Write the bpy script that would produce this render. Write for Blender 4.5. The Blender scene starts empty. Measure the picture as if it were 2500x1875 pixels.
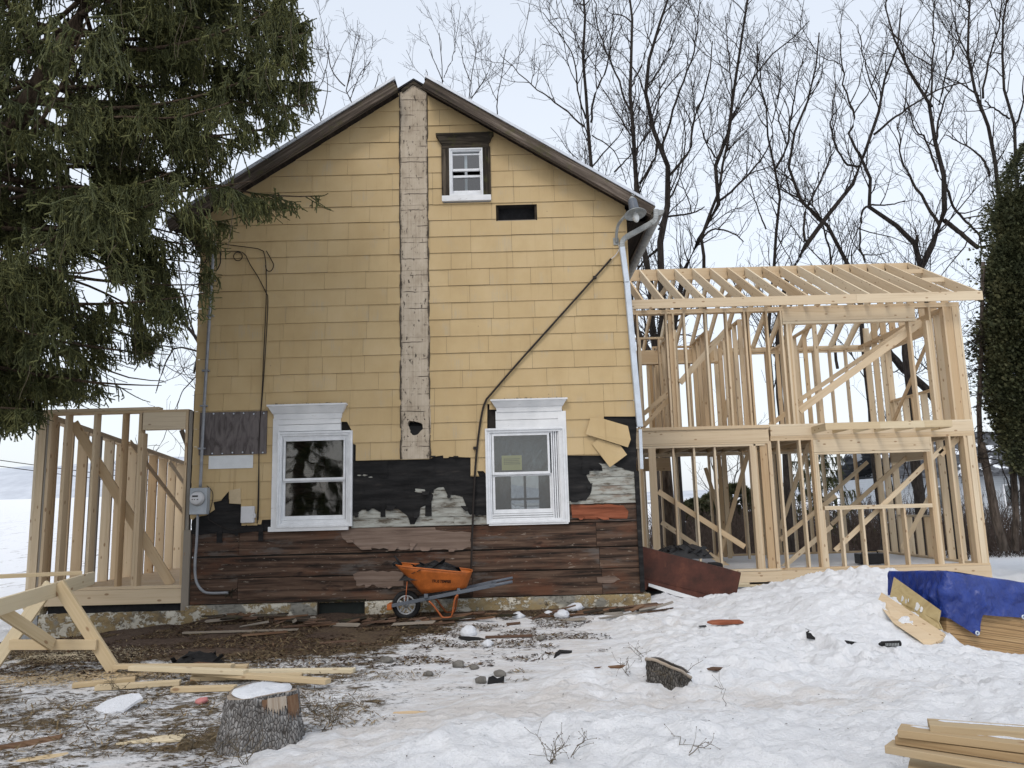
import bpy, math, random
import numpy as np
from mathutils import Vector, Matrix
random.seed(7)
RNG = np.random.default_rng(11)
scene = bpy.context.scene
C = scene.collection
EYE = 1.5
F = 1900.0                       # focal length in pixels of the 2500 px wide frame
PITCH, ROLL = math.radians(9.0), math.radians(1.5)
_r0 = np.array([1, 0, 0.0]); _u0 = np.array([0, -math.sin(PITCH), math.cos(PITCH)])
_f = np.array([0, math.cos(PITCH), math.sin(PITCH)])
_r = _r0 * math.cos(ROLL) - _u0 * math.sin(ROLL)
_u = _u0 * math.cos(ROLL) + _r0 * math.sin(ROLL)
# ------------------------------------------------------------ camera
cam = bpy.data.cameras.new('camera')
cam.sensor_width = 36; cam.lens = 36 * F / 2500; cam.clip_start = 0.05; cam.clip_end = 3000
cam_ob = bpy.data.objects.new('camera', cam); C.objects.link(cam_ob)
cam_ob.matrix_world = Matrix(((_r[0], _u[0], -_f[0], 0), (_r[1], _u[1], -_f[1], 0), (_r[2], _u[2], -_f[2], EYE), (0, 0, 0, 1)))
scene.camera = cam_ob
# ------------------------------------------------------------ sky, sun, exposure
SUN_EL, SUN_AZ = math.radians(48), math.radians(200)
world = bpy.data.worlds.new('World'); scene.world = world; world.use_nodes = True
wn, wl = world.node_tree.nodes, world.node_tree.links
wn.clear()
wo = wn.new('ShaderNodeOutputWorld'); wadd = wn.new('ShaderNodeAddShader')
b1 = wn.new('ShaderNodeBackground'); b2 = wn.new('ShaderNodeBackground')
sky = wn.new('ShaderNodeTexSky'); sky.sky_type = 'NISHITA'; sky.sun_disc = False
sky.sun_elevation = SUN_EL; sky.sun_rotation = SUN_AZ; sky.air_density = 1.0; sky.dust_density = 3.0
b1.inputs['Strength'].default_value = 0.05
# the closed cloud deck: paler towards the horizon, a little darker and bluer overhead, faint mottling
tc = wn.new('ShaderNodeTexCoord'); sep = wn.new('ShaderNodeSeparateXYZ'); cr = wn.new('ShaderNodeValToRGB')
nz = wn.new('ShaderNodeTexNoise'); nz.inputs['Scale'].default_value = 2.2; nz.inputs['Detail'].default_value = 4
mth = wn.new('ShaderNodeMath'); mth.operation = 'MULTIPLY_ADD'; mth.inputs[1].default_value = 0.16; mth.inputs[2].default_value = -0.08
mad = wn.new('ShaderNodeMath'); mad.operation = 'ADD'
wl.new(tc.outputs['Generated'], sep.inputs[0]); wl.new(tc.outputs['Generated'], nz.inputs['Vector'])
wl.new(nz.outputs['Fac'], mth.inputs[0]); wl.new(mth.outputs[0], mad.inputs[0]); wl.new(sep.outputs['Z'], mad.inputs[1])
wl.new(mad.outputs[0], cr.inputs['Fac'])
cr.color_ramp.elements[0].position = 0.0; cr.color_ramp.elements[0].color = (0.77, 0.80, 0.84, 1)
cr.color_ramp.elements[1].position = 1.0; cr.color_ramp.elements[1].color = (0.67, 0.712, 0.77, 1)
e = cr.color_ramp.elements.new(0.35); e.color = (0.79, 0.825, 0.865, 1)
e = cr.color_ramp.elements.new(0.62); e.color = (0.70, 0.742, 0.80, 1)
wl.new(sky.outputs[0], b1.inputs['Color']); wl.new(cr.outputs[0], b2.inputs['Color']); b2.inputs['Strength'].default_value = 0.90
wl.new(b1.outputs[0], wadd.inputs[0]); wl.new(b2.outputs[0], wadd.inputs[1]); wl.new(wadd.outputs[0], wo.inputs['Surface'])
sun = bpy.data.lights.new('sun', 'SUN'); sun.energy = 0.85; sun.angle = math.radians(14); sun.color = (1.0, 0.95, 0.88)
sun_ob = bpy.data.objects.new('sun', sun); C.objects.link(sun_ob)
sd = Vector((math.sin(SUN_AZ) * math.cos(SUN_EL), math.cos(SUN_AZ) * math.cos(SUN_EL), math.sin(SUN_EL)))   # towards the sun: behind the camera
sun_ob.rotation_euler = sd.to_track_quat('Z', 'Y').to_euler(); sun_ob.location = sd * 60
scene.view_settings.view_transform = 'Standard'; scene.view_settings.look = 'None'
scene.view_settings.exposure = 0.16; scene.view_settings.gamma = 1.0
scene.render.engine = 'CYCLES'
scene.cycles.max_bounces = 6; scene.cycles.diffuse_bounces = 3; scene.cycles.transparent_max_bounces = 12
# ------------------------------------------------------------ places
def ray(px, py):
    return _r * ((px - 1250) / F) + _u * ((937.5 - py) / F) + _f
def pix(px, py, Y):
    d = ray(px, py); p = d * (Y / d[1]); return Vector((p[0], Y, p[2] + EYE))
def gp(px, py, z=0.0):
    d = ray(px, py); p = d * ((z - EYE) / d[2]); return Vector((p[0], p[1], z))
def pixX(px, py, X):
    d = ray(px, py); p = d * (X / d[0]); return Vector((X, p[1], p[2] + EYE))
def proj(P):
    q = np.asarray(P, float) - np.array([0, 0, EYE]); w = q @ _f
    return 1250 + F * (q @ _r) / w, 937.5 - F * (q @ _u) / w
# ------------------------------------------------------------ numpy value noise
def _hash(ix, iy, s):
    h = (ix * 374761393 + iy * 668265263 + s * 974711) & 0xFFFFFFFF
    h = ((h ^ (h >> 13)) * 1274126177) & 0xFFFFFFFF
    return ((h ^ (h >> 16)) & 0xFFFF) / 65535.0
def vnoise(x, y, s=0):
    x = np.asarray(x, float); y = np.asarray(y, float)
    ix = np.floor(x).astype(np.int64); iy = np.floor(y).astype(np.int64); fx = x - ix; fy = y - iy
    fx = fx * fx * fx * (fx * (fx * 6 - 15) + 10); fy = fy * fy * fy * (fy * (fy * 6 - 15) + 10)
    a = _hash(ix, iy, s); b = _hash(ix + 1, iy, s); c = _hash(ix, iy + 1, s); d = _hash(ix + 1, iy + 1, s)
    return (a * (1 - fx) + b * fx) * (1 - fy) + (c * (1 - fx) + d * fx) * fy
def fbm(x, y, s=0, o=4, g=0.5):
    t = 0; a = 1; n = 0
    for k in range(o):
        t = t + a * vnoise(x * 2 ** k + k * 13.7, y * 2 ** k - k * 7.3, s + k); n += a; a *= g
    return t / n
def sstep(a, b, x):
    t = np.clip((x - a) / (b - a), 0, 1); return t * t * (3 - 2 * t)
# ------------------------------------------------------------ mesh builder
def root_loc(o):
    v = Vector((0, 0, 0))
    while o is not None:
        v = v + o.location; o = o.parent
    return v
def tag(o, label=None, cat=None, group=None, kind=None):
    if label: o['label'] = label
    if cat: o['category'] = cat
    if group: o['group'] = group
    if kind: o['kind'] = kind
    return o
def thing(name, label, cat, loc=(0, 0, 0), group=None):
    o = bpy.data.objects.new(name, None); C.objects.link(o); o.location = loc; o.empty_display_size = 0.2
    return tag(o, label, cat, group)
class MB:
    def __init__(s): s.v = []; s.f = []; s.lc = []; s.sm = []
    def add(s, vs, fs, lc=None, smooth=False):
        b = len(s.v); s.v += [tuple(v) for v in vs]; s.f += [tuple(i + b for i in f) for f in fs]
        s.lc += [tuple(c) for c in (lc if lc is not None else vs)]; s.sm += [smooth] * len(fs); return s
    def hexa(s, p, lc=None):
        return s.add(p, [(0, 3, 2, 1), (4, 5, 6, 7), (0, 1, 5, 4), (1, 2, 6, 5), (2, 3, 7, 6), (3, 0, 4, 7)], lc)
    def abox(s, x0, x1, y0, y1, z0, z1, ax='z'):
        p = [(x0, y0, z0), (x1, y0, z0), (x1, y1, z0), (x0, y1, z0), (x0, y0, z1), (x1, y0, z1), (x1, y1, z1), (x0, y1, z1)]
        o = random.uniform(0, 40); o2 = random.uniform(0, 9)
        k = {'x': (0, 1, 2), 'y': (1, 0, 2), 'z': (2, 0, 1)}[ax]
        return s.hexa(p, [(q[k[0]] + o, q[k[1]] + o2, q[k[2]]) for q in p])
    def beam(s, p0, p1, w, h, up=(0, 0, 1), mitre0=0, mitre1=0):
        p0 = Vector(p0); p1 = Vector(p1); d = (p1 - p0); L = d.length; d.normalize(); up = Vector(up)
        sd_ = d.cross(up).normalized(); u = sd_.cross(d).normalized(); P = []; LC = []; o = random.uniform(0, 40); o2 = random.uniform(0, 9)
        for e0, l, m in ((p0, 0, mitre0), (p1, L, mitre1)):
            for a, b in ((-1, -1), (1, -1), (1, 1), (-1, 1)):
                P.append(e0 + sd_ * (a * w / 2) + u * (b * h / 2) + d * (m * b)); LC.append((l + o, a * w / 2 + o2, b * h / 2))
        return s.hexa(P, LC)
    def tube(s, pts, rad, n=6, cap=True, smooth=True):
        pts = [Vector(p) for p in pts]; m = len(pts)
        if not hasattr(rad, '__len__'): rad = [rad] * m
        ref = Vector((0.31, 0.2, 0.93)); V = []; LC = []; l = 0; o = random.uniform(0, 30)
        for i, p in enumerate(pts):
            t = (pts[min(i + 1, m - 1)] - pts[max(i - 1, 0)]).normalized()
            a = t.cross(ref)
            if a.length < 0.05: a = t.cross(Vector((1, 0, 0)))
            a.normalize(); b = a.cross(t).normalized()
            if i: l += (p - pts[i - 1]).length
            for k in range(n):
                an = 2 * math.pi * k / n; V.append(p + (a * math.cos(an) + b * math.sin(an)) * rad[i]); LC.append((l + o, math.cos(an) * rad[i], math.sin(an) * rad[i]))
        Fs = []
        for i in range(m - 1):
            for k in range(n):
                Fs.append((i * n + k, i * n + (k + 1) % n, (i + 1) * n + (k + 1) % n, (i + 1) * n + k))
        if cap: Fs += [tuple(range(n))[::-1], tuple(range((m - 1) * n, m * n))]
        return s.add(V, Fs, LC, smooth)
    def lathe(s, c, prof, axis=(0, 0, 1), n=24, smooth=True, cap=False):
        c = Vector(c); ax = Vector(axis).normalized(); a = ax.orthogonal().normalized(); b = ax.cross(a); V = []; Fs = []
        for r, h in prof:
            for k in range(n):
                an = 2 * math.pi * k / n; V.append(c + ax * h + (a * math.cos(an) + b * math.sin(an)) * r)
        for i in range(len(prof) - 1):
            for k in range(n):
                Fs.append((i * n + k, i * n + (k + 1) % n, (i + 1) * n + (k + 1) % n, (i + 1) * n + k))
        if cap: Fs += [tuple(range(n))[::-1], tuple(range((len(prof) - 1) * n, len(prof) * n))]
        return s.add(V, Fs, None, smooth)
    def prism(s, poly, off, lc=None):
        """poly: list of 3-D points (front face), off: vector to the back face"""
        n = len(poly); off = Vector(off); A = [Vector(p) for p in poly]; B = [p + off for p in A]
        Fs = [tuple(range(n)), tuple(range(2 * n - 1, n - 1, -1))]
        for i in range(n): j = (i + 1) % n; Fs.append((i, i + n, j + n, j))
        return s.add(A + B, Fs, lc)
    def build(s, name, m, parent=None, bevel=0, recalc=True):
        me = bpy.data.meshes.new(name); ro = root_loc(parent) if parent else Vector((0, 0, 0))
        me.from_pydata([(v[0] - ro.x, v[1] - ro.y, v[2] - ro.z) for v in s.v], [], s.f)
        at = me.attributes.new('lc', 'FLOAT_VECTOR', 'POINT'); at.data.foreach_set('vector', np.asarray(s.lc, np.float32).ravel())
        me.polygons.foreach_set('use_smooth', s.sm); me.materials.append(m)
        if recalc:
            import bmesh
            bm = bmesh.new(); bm.from_mesh(me); bmesh.ops.recalc_face_normals(bm, faces=bm.faces); bm.to_mesh(me); bm.free()
        me.update()
        o = bpy.data.objects.new(name, me); C.objects.link(o); o.parent = parent
        if bevel:
            b = o.modifiers.new('bevel', 'BEVEL'); b.width = bevel; b.segments = 2; b.limit_method = 'ANGLE'
        return o
def npmesh(name, V, Q, m, parent=None, smooth=False, lc=None):
    """fast mesh from numpy: V (n,3), Q (k,3|4) faces"""
    V = np.asarray(V, np.float32); Q = np.asarray(Q, np.int32); k = Q.shape[1]
    if parent is not None: V = V - np.array(root_loc(parent), np.float32)
    me = bpy.data.meshes.new(name); me.vertices.add(len(V)); me.vertices.foreach_set('co', V.ravel())
    me.loops.add(Q.size); me.loops.foreach_set('vertex_index', Q.ravel())
    me.polygons.add(len(Q)); me.polygons.foreach_set('loop_start', np.arange(0, Q.size, k, dtype=np.int32))
    me.polygons.foreach_set('use_smooth', np.full(len(Q), smooth))
    me.update(calc_edges=True); me.materials.append(m)
    if lc is not None:
        at = me.attributes.new('lc', 'FLOAT_VECTOR', 'POINT'); at.data.foreach_set('vector', np.asarray(lc, np.float32).ravel())
    o = bpy.data.objects.new(name, me); C.objects.link(o); o.parent = parent
    return o
# ------------------------------------------------------------ materials
class NT:
    def __init__(s, name, rough=0.8, spec=0.3):
        s.m = bpy.data.materials.new(name); s.m.use_nodes = True; s.t = s.m.node_tree; s.n = s.t.nodes; s.l = s.t.links
        s.b = s.n['Principled BSDF']; s.b.inputs['Roughness'].default_value = rough; s.b.inputs['Specular IOR Level'].default_value = spec
        s.out = s.n['Material Output']
    def put(s, sock, v):
        if isinstance(v, bpy.types.NodeSocket): s.l.new(v, sock)
        elif isinstance(v, (tuple, list)) and len(v) == 3 and sock.type == 'RGBA': sock.default_value = (*v, 1)
        else: sock.default_value = v
    def pos(s, obj=False):
        return s.n.new('ShaderNodeTexCoord').outputs['Object'] if obj else s.n.new('ShaderNodeNewGeometry').outputs['Position']
    def attr(s, name, out='Vector'):
        a = s.n.new('ShaderNodeAttribute'); a.attribute_name = name; return a.outputs[out]
    def rnd(s): return s.n.new('ShaderNodeObjectInfo').outputs['Random']
    def map(s, v, scale=(1, 1, 1), rot=(0, 0, 0), loc=(0, 0, 0)):
        m = s.n.new('ShaderNodeMapping'); s.l.new(v, m.inputs[0]); m.inputs['Scale'].default_value = scale; m.inputs['Rotation'].default_value = rot; m.inputs['Location'].default_value = loc; return m.outputs[0]
    def noise(s, v, scale=1, detail=4, rough=0.55, dist=0, out='Fac'):
        n = s.n.new('ShaderNodeTexNoise'); s.l.new(v, n.inputs['Vector']); n.inputs['Scale'].default_value = scale; n.inputs['Detail'].default_value = detail
        n.inputs['Roughness'].default_value = rough; n.inputs['Distortion'].default_value = dist; return n.outputs[out]
    def vor(s, v, scale=1, feat='F1', out='Distance', rand=1):
        n = s.n.new('ShaderNodeTexVoronoi'); n.feature = feat; s.l.new(v, n.inputs['Vector']); n.inputs['Scale'].default_value = scale; n.inputs['Randomness'].default_value = rand; return n.outputs[out]
    def wave(s, v, scale=1, dist=2, detail=2, dscale=1, dir='X', typ='BANDS'):
        n = s.n.new('ShaderNodeTexWave'); n.wave_type = typ
        if typ == 'BANDS': n.bands_direction = dir
        s.l.new(v, n.inputs['Vector']); n.inputs['Scale'].default_value = scale; n.inputs['Distortion'].default_value = dist; n.inputs['Detail'].default_value = detail; n.inputs['Detail Scale'].default_value = dscale
        return n.outputs['Fac']
    def ramp(s, f, st, interp='LINEAR'):
        r = s.n.new('ShaderNodeValToRGB'); s.l.new(f, r.inputs[0]); r.color_ramp.interpolation = interp; E_ = r.color_ramp.elements
        while len(E_) > len(st): E_.remove(E_[-1])
        while len(E_) < len(st): E_.new(1)
        for e_, (p, c) in zip(E_, st):
            e_.position = p; e_.color = (*c, 1) if isinstance(c, (tuple, list)) else (c, c, c, 1)
        return r.outputs[0]
    def mix(s, f, a, b, mode='MIX'):
        n = s.n.new('ShaderNodeMix'); n.data_type = 'RGBA'; n.blend_type = mode; s.put(n.inputs['Factor'], f); s.put(n.inputs[6], a); s.put(n.inputs[7], b); return n.outputs[2]
    def math(s, op, a, b=0.0, c=0.0, clamp=False):
        n = s.n.new('ShaderNodeMath'); n.operation = op; n.use_clamp = clamp; s.put(n.inputs[0], a); s.put(n.inputs[1], b); s.put(n.inputs[2], c); return n.outputs[0]
    def step(s, f, a, b):
        n = s.n.new('ShaderNodeMapRange'); n.interpolation_type = 'SMOOTHSTEP'; s.put(n.inputs[0], f); n.inputs[1].default_value = a; n.inputs[2].default_value = b; return n.outputs[0]
    def sepz(s, v, k='Z'):
        n = s.n.new('ShaderNodeSeparateXYZ'); s.l.new(v, n.inputs[0]); return n.outputs[k]
    def bump(s, h, d=0.01, strength=1.0, prev=None):
        n = s.n.new('ShaderNodeBump'); s.l.new(h, n.inputs['Height']); n.inputs['Distance'].default_value = d; n.inputs['Strength'].default_value = strength
        if prev: s.l.new(prev, n.inputs['Normal'])
        s.l.new(n.outputs[0], s.b.inputs['Normal']); return n.outputs[0]
    def col(s, c): s.put(s.b.inputs['Base Color'], c); return s
    def rough(s, c): s.put(s.b.inputs['Roughness'], c); return s
def plain(name, c, rough=0.7, var=0.12, scale=6, metal=0, spec=0.3, bump=0):
    """paint/plastic/metal with slight blotches and dirt"""
    t = NT(name, rough, spec); p = t.pos(); n = t.noise(p, scale, 5, 0.6); n2 = t.noise(p, scale * 9, 3, 0.6)
    f = t.math('ADD', t.math('MULTIPLY', n, 0.7), t.math('MULTIPLY', n2, 0.3))
    lo = tuple(x * (1 - 2 * var) for x in c); hi = tuple(min(1, x * (1 + 1.2 * var)) for x in c)
    t.col(t.ramp(f, [(0.3, lo), (0.7, hi)])); t.b.inputs['Metallic'].default_value = metal
    if bump: t.bump(n2, bump)
    return t.m
def lumber(name, light=(0.71, 0.605, 0.445), dark=(0.54, 0.425, 0.285), knots=True, grey=0.0):
    t = NT(name, 0.75, 0.2); v = t.attr('lc'); r = t.rnd()
    g = t.noise(t.map(v, (0.9, 34, 34)), 1, 4, 0.65, 0.5); g2 = t.noise(t.map(v, (0.5, 5, 5)), 1, 3, 0.5, 0.3)
    f = t.math('ADD', t.math('MULTIPLY', g, 0.6), t.math('MULTIPLY', g2, 0.45))
    c = t.ramp(f, [(0.33, dark), (0.5, tuple(0.75 * a + 0.25 * b for a, b in zip(light, dark))), (0.68, light)])
    c = t.mix(r, c, t.mix(1.0, c, (0.82, 0.73, 0.63), 'MULTIPLY'))
    sg = t.step(t.noise(t.map(v, (0.35, 1.5, 1.5)), 1, 3, 0.6), 0.55, 0.75)
    c = t.mix(t.math('MULTIPLY', sg, 0.35), c, (0.52, 0.43, 0.32))
    if knots:
        k = t.vor(t.map(v, (4.2, 9, 9)), 1); kk = t.step(k, 0.17, 0.09)
        c = t.mix(t.math('MULTIPLY', kk, 0.75), c, (0.24, 0.13, 0.065))
    if grey: c = t.mix(grey, c, (0.30, 0.28, 0.25))
    t.col(c); t.bump(g, 0.0015, 0.6)
    return t.m
# ------------------------------------------------------------ material set
M = {}
M['lumber'] = lumber('fresh_lumber')
M['lumber_warm'] = lumber('fresh_lumber_warm', (0.63, 0.51, 0.355), (0.48, 0.35, 0.215))
M['lumber_pt'] = lumber('treated_lumber', (0.68, 0.59, 0.42), (0.54, 0.45, 0.29))
M['lumber_grey'] = lumber('weathered_lumber', (0.30, 0.27, 0.23), (0.14, 0.125, 0.11), grey=0.3)
M['board_wet'] = lumber('stacked_board', (0.47, 0.375, 0.24), (0.24, 0.165, 0.09))
def weathered(name, a, b, c, moss=0):
    t = NT(name, 0.9, 0.15); v = t.attr('lc'); g = t.noise(t.map(v, (0.9, 22, 22)), 1, 6, 0.7, 0.8); g2 = t.noise(t.map(v, (0.7, 3, 3)), 1, 5, 0.65)
    f = t.math('ADD', t.math('MULTIPLY', g, 0.65), t.math('MULTIPLY', g2, 0.4))
    k = t.ramp(f, [(0.36, a), (0.52, b), (0.70, c)])
    if moss: k = t.mix(t.math('MULTIPLY', t.step(t.noise(v, 5, 5, 0.7), 0.52, 0.66), moss), k, (0.075, 0.075, 0.025))
    t.col(k); t.bump(g, 0.008, 0.9); return t.m
M['barge'] = weathered('weathered_trim', (0.022, 0.018, 0.015), (0.085, 0.067, 0.053), (0.25, 0.205, 0.17), 0.4)
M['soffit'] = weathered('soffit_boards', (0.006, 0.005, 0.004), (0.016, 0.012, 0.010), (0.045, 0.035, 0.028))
M['oldtrim'] = weathered('rotten_trim', (0.010, 0.009, 0.007), (0.032, 0.026, 0.02), (0.15, 0.12, 0.09), 0.5)
def mk_sheath():
    t = NT('old_sheathing', 0.85, 0.2); v = t.attr('lc'); p = t.pos()
    g = t.noise(t.map(v, (0.8, 1, 16)), 1, 6, 0.65, 0.5); b = t.noise(t.map(v, (1.0, 1, 3.0)), 1, 5, 0.65)
    c = t.ramp(g, [(0.36, (0.016, 0.012, 0.010)), (0.5, (0.072, 0.044, 0.031)), (0.66, (0.155, 0.100, 0.070))])
    red = t.step(b, 0.50, 0.70); c = t.mix(t.math('MULTIPLY', red, 0.75), c, (0.135, 0.058, 0.033))
    gr = t.step(t.noise(t.map(v, (0.9, 1, 4), loc=(7, 3, 1)), 1, 5, 0.7), 0.54, 0.66); c = t.mix(t.math('MULTIPLY', gr, 0.7), c, (0.115, 0.105, 0.097))
    sp = t.step(t.noise(t.map(v, (6, 1, 30), loc=(3, 1, 9)), 1, 4, 0.7), 0.62, 0.66); c = t.mix(t.math('MULTIPLY', sp, 0.7), c, (0.32, 0.27, 0.22))
    dk = t.step(t.noise(t.map(v, (2.4, 1, 7), loc=(1, 8, 2)), 1, 3, 0.6), 0.60, 0.72); c = t.mix(t.math('MULTIPLY', dk, 0.8), c, (0.014, 0.010, 0.009))
    t.col(c); t.bump(g, 0.006, 0.8); return t.m
M['sheath'] = mk_sheath()
def mk_clap():
    t = NT('peeling_clapboard', 0.85, 0.2); v = t.attr('lc'); n = t.noise(t.map(v, (3, 1, 16)), 1, 6, 0.72)
    c = t.ramp(n, [(0.40, (0.10, 0.085, 0.065)), (0.46, (0.27, 0.265, 0.235)), (0.62, (0.40, 0.41, 0.375))])
    br = t.step(t.noise(t.map(v, (1.5, 1, 5), loc=(4, 0, 2)), 1, 4, 0.65), 0.55, 0.66); c = t.mix(t.math('MULTIPLY', br, 0.8), c, (0.215, 0.16, 0.12))
    t.col(c); t.bump(n, 0.004, 0.7); return t.m
M['clap'] = mk_clap()
def mk_tar():
    t = NT('tar_paper', 0.8, 0.25); p = t.pos(); n = t.noise(t.map(p, (1.2, 1, 7)), 2, 6, 0.7)
    c = t.ramp(n, [(0.4, (0.007, 0.007, 0.0075)), (0.62, (0.020, 0.019, 0.019)), (0.76, (0.05, 0.044, 0.038))])
    h = t.wave(t.map(p, (1, 1, 1)), 1.9, 1.2, 2, 0.8, 'Z')
    t.col(c); t.bump(t.math('ADD', h, n), 0.02, 0.5); return t.m
M['tar'] = mk_tar()
def mk_shingle():
    t = NT('yellow_shingle', 0.62, 0.3); v = t.attr('lc'); p = t.pos(); r = t.sepz(v, 'Y')
    n = t.noise(t.map(p, (1.3, 1, 0.9)), 1.6, 5, 0.6); comb = t.noise(t.map(p, (90, 1, 1.5)), 1, 2, 0.5)
    c = t.ramp(n, [(0.30, (0.45, 0.325, 0.165)), (0.52, (0.50, 0.37, 0.195)), (0.72, (0.53, 0.40, 0.225))])
    c = t.mix(t.math('MULTIPLY', r, 0.35), c, (0.425, 0.30, 0.145))
    wear = t.math('MULTIPLY', t.step(t.noise(t.map(v, (1.6, 0, 1.4)), 1.5, 4, 0.6), 0.52, 0.72), t.step(comb, 0.42, 0.62))
    c = t.mix(t.math('MULTIPLY', wear, 0.75), c, (0.40, 0.34, 0.245))
    st = t.step(t.noise(t.map(p, (14, 1, 0.7), loc=(5, 0, 3)), 1, 4, 0.65), 0.58, 0.76); c = t.mix(t.math('MULTIPLY', st, 0.45), c, (0.30, 0.20, 0.085))
    nail = t.step(t.vor(t.map(p, (3.3, 0.01, 3.9)), 1), 0.028, 0.018); c = t.mix(t.math('MULTIPLY', nail, 0.8), c, (0.13, 0.085, 0.04))
    t.col(c); t.bump(comb, 0.0015, 0.5); return t.m
M['shingle'] = mk_shingle()
def mk_scar():
    t = NT('chimney_scar_mortar', 0.9, 0.15); v = t.attr('lc'); p = t.pos()
    n = t.noise(t.map(p, (3, 1, 2)), 2, 6, 0.65); comb = t.noise(t.map(p, (55, 1, 1.0)), 1, 3, 0.6)
    c = t.ramp(t.math('ADD', t.math('MULTIPLY', n, 0.6), t.math('MULTIPLY', comb, 0.4)), [(0.30, (0.28, 0.225, 0.165)), (0.46, (0.43, 0.36, 0.275)), (0.66, (0.53, 0.455, 0.36))])
    edge = t.math('ABSOLUTE', t.sepz(v, 'X'))                      # 0 at the centre line, 1 at the edge of the strip
    e1 = t.step(t.math('ADD', edge, t.math('MULTIPLY', t.noise(t.map(p, (9, 1, 4)), 1, 6, 0.8), 0.75)), 1.22, 1.40)
    bl = t.step(t.noise(t.map(p, (22, 1, 9)), 1, 5, 0.75), 0.60, 0.64)
    row = t.step(t.math('ABSOLUTE', t.math('SUBTRACT', t.math('FRACT', t.math('ADD', t.math('MULTIPLY', t.sepz(p), 3.93), t.math('MULTIPLY', t.noise(t.map(p, (4, 1, 1)), 1, 3, 0.6), 0.16))), 0.5)), 0.035, 0.01)
    row = t.math('MULTIPLY', row, t.step(t.noise(t.map(p, (3, 1, 3)), 1, 3, 0.6), 0.42, 0.56))
    k = t.math('MAXIMUM', t.math('MAXIMUM', e1, bl), row, clamp=True); c = t.mix(t.math('MULTIPLY', k, 0.88), c, (0.035, 0.028, 0.022))
    t.col(c); t.bump(t.math('SUBTRACT', comb, k), 0.006, 0.8); return t.m
M['scar'] = mk_scar()
def mk_found():
    t = NT('peeling_foundation', 0.9, 0.15); p = t.pos()
    n = t.noise(t.map(p, (1, 1, 1.6)), 2.2, 6, 0.7); n2 = t.noise(t.map(p, (1, 1, 1.4)), 5.5, 7, 0.78)
    c = t.ramp(n, [(0.35, (0.115, 0.095, 0.07)), (0.48, (0.27, 0.20, 0.105)), (0.58, (0.30, 0.235, 0.13)), (0.72, (0.235, 0.22, 0.19))])
    w = t.step(n2, 0.505, 0.525); c = t.mix(t.math('MULTIPLY', w, 0.9), c, (0.58, 0.55, 0.47))
    g = t.step(t.noise(t.map(p, (1, 1, 1.2), loc=(6, 2, 1)), 1.3, 3, 0.5), 0.56, 0.60); c = t.mix(g, c, (0.235, 0.225, 0.195))
    d = t.step(t.noise(p, 9, 5, 0.7), 0.62, 0.68); c = t.mix(t.math('MULTIPLY', d, 0.8), c, (0.055, 0.045, 0.035))
    t.col(c); t.bump(t.math('ADD', n2, t.math('MULTIPLY', w, 0.3)), 0.03, 0.9); return t.m
M['found'] = mk_found()
def mk_peelwhite():
    t = NT('peeling_white_paint', 0.6, 0.3); v = t.attr('lc'); p = t.pos(); n = t.noise(t.map(p, (3, 3, 26)), 1.3, 7, 0.75); n2 = t.noise(p, 3, 3, 0.5)
    c = t.ramp(n2, [(0.35, (0.60, 0.61, 0.62)), (0.65, (0.74, 0.745, 0.75))])
    k = t.step(n, 0.645, 0.67); c = t.mix(t.math('MULTIPLY', k, 0.85), c, (0.20, 0.165, 0.125)); t.col(c); t.bump(n, 0.004, 0.6); return t.m
M['peelwhite'] = mk_peelwhite()
M['vinyl'] = plain('white_vinyl', (0.71, 0.725, 0.745), 0.4, 0.09, 7, 0, 0.4)
M['metalroof'] = plain('roof_edge_metal', (0.52, 0.55, 0.60), 0.4, 0.12, 5, 0.3)
M['roofblack'] = plain('black_roofing', (0.02, 0.02, 0.022), 0.9, 0.3, 12, bump=0.01)
M['dark'] = plain('dark_interior', (0.035, 0.030, 0.026), 0.95, 0.2)
M['plaster'] = plain('old_plaster', (0.16, 0.15, 0.14), 0.9, 0.2)
M['black'] = plain('black_plastic', (0.012, 0.012, 0.013), 0.45, 0.3, 15, bump=0.004)
def mk_glass(name, tint=(0.9, 0.95, 0.97)):
    t = NT(name, 0.02, 0.5); t.b.inputs['Base Color'].default_value = (*tint, 1); t.n.remove(t.b)
    g = t.n.new('ShaderNodeBsdfGlossy'); g.inputs['Roughness'].default_value = 0.03; tr = t.n.new('ShaderNodeBsdfTransparent'); tr.inputs[0].default_value = (0.62, 0.68, 0.70, 1)
    fr = t.n.new('ShaderNodeFresnel'); fr.inputs[0].default_value = 1.72; nz_ = t.noise(t.pos(), 2.2, 2, 0.5); bp = t.n.new('ShaderNodeBump'); bp.inputs['Distance'].default_value = 0.02; bp.inputs['Strength'].default_value = 0.12
    t.l.new(nz_, bp.inputs['Height']); t.l.new(bp.outputs[0], g.inputs['Normal'])
    mx = t.n.new('ShaderNodeMixShader'); t.l.new(t.math('ADD', fr.outputs[0], 0.05), mx.inputs[0]); t.l.new(tr.outputs[0], mx.inputs[1]); t.l.new(g.outputs[0], mx.inputs[2]); t.l.new(mx.outputs[0], t.out.inputs['Surface'])
    return t.m
M['glass'] = mk_glass('window_glass')
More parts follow.
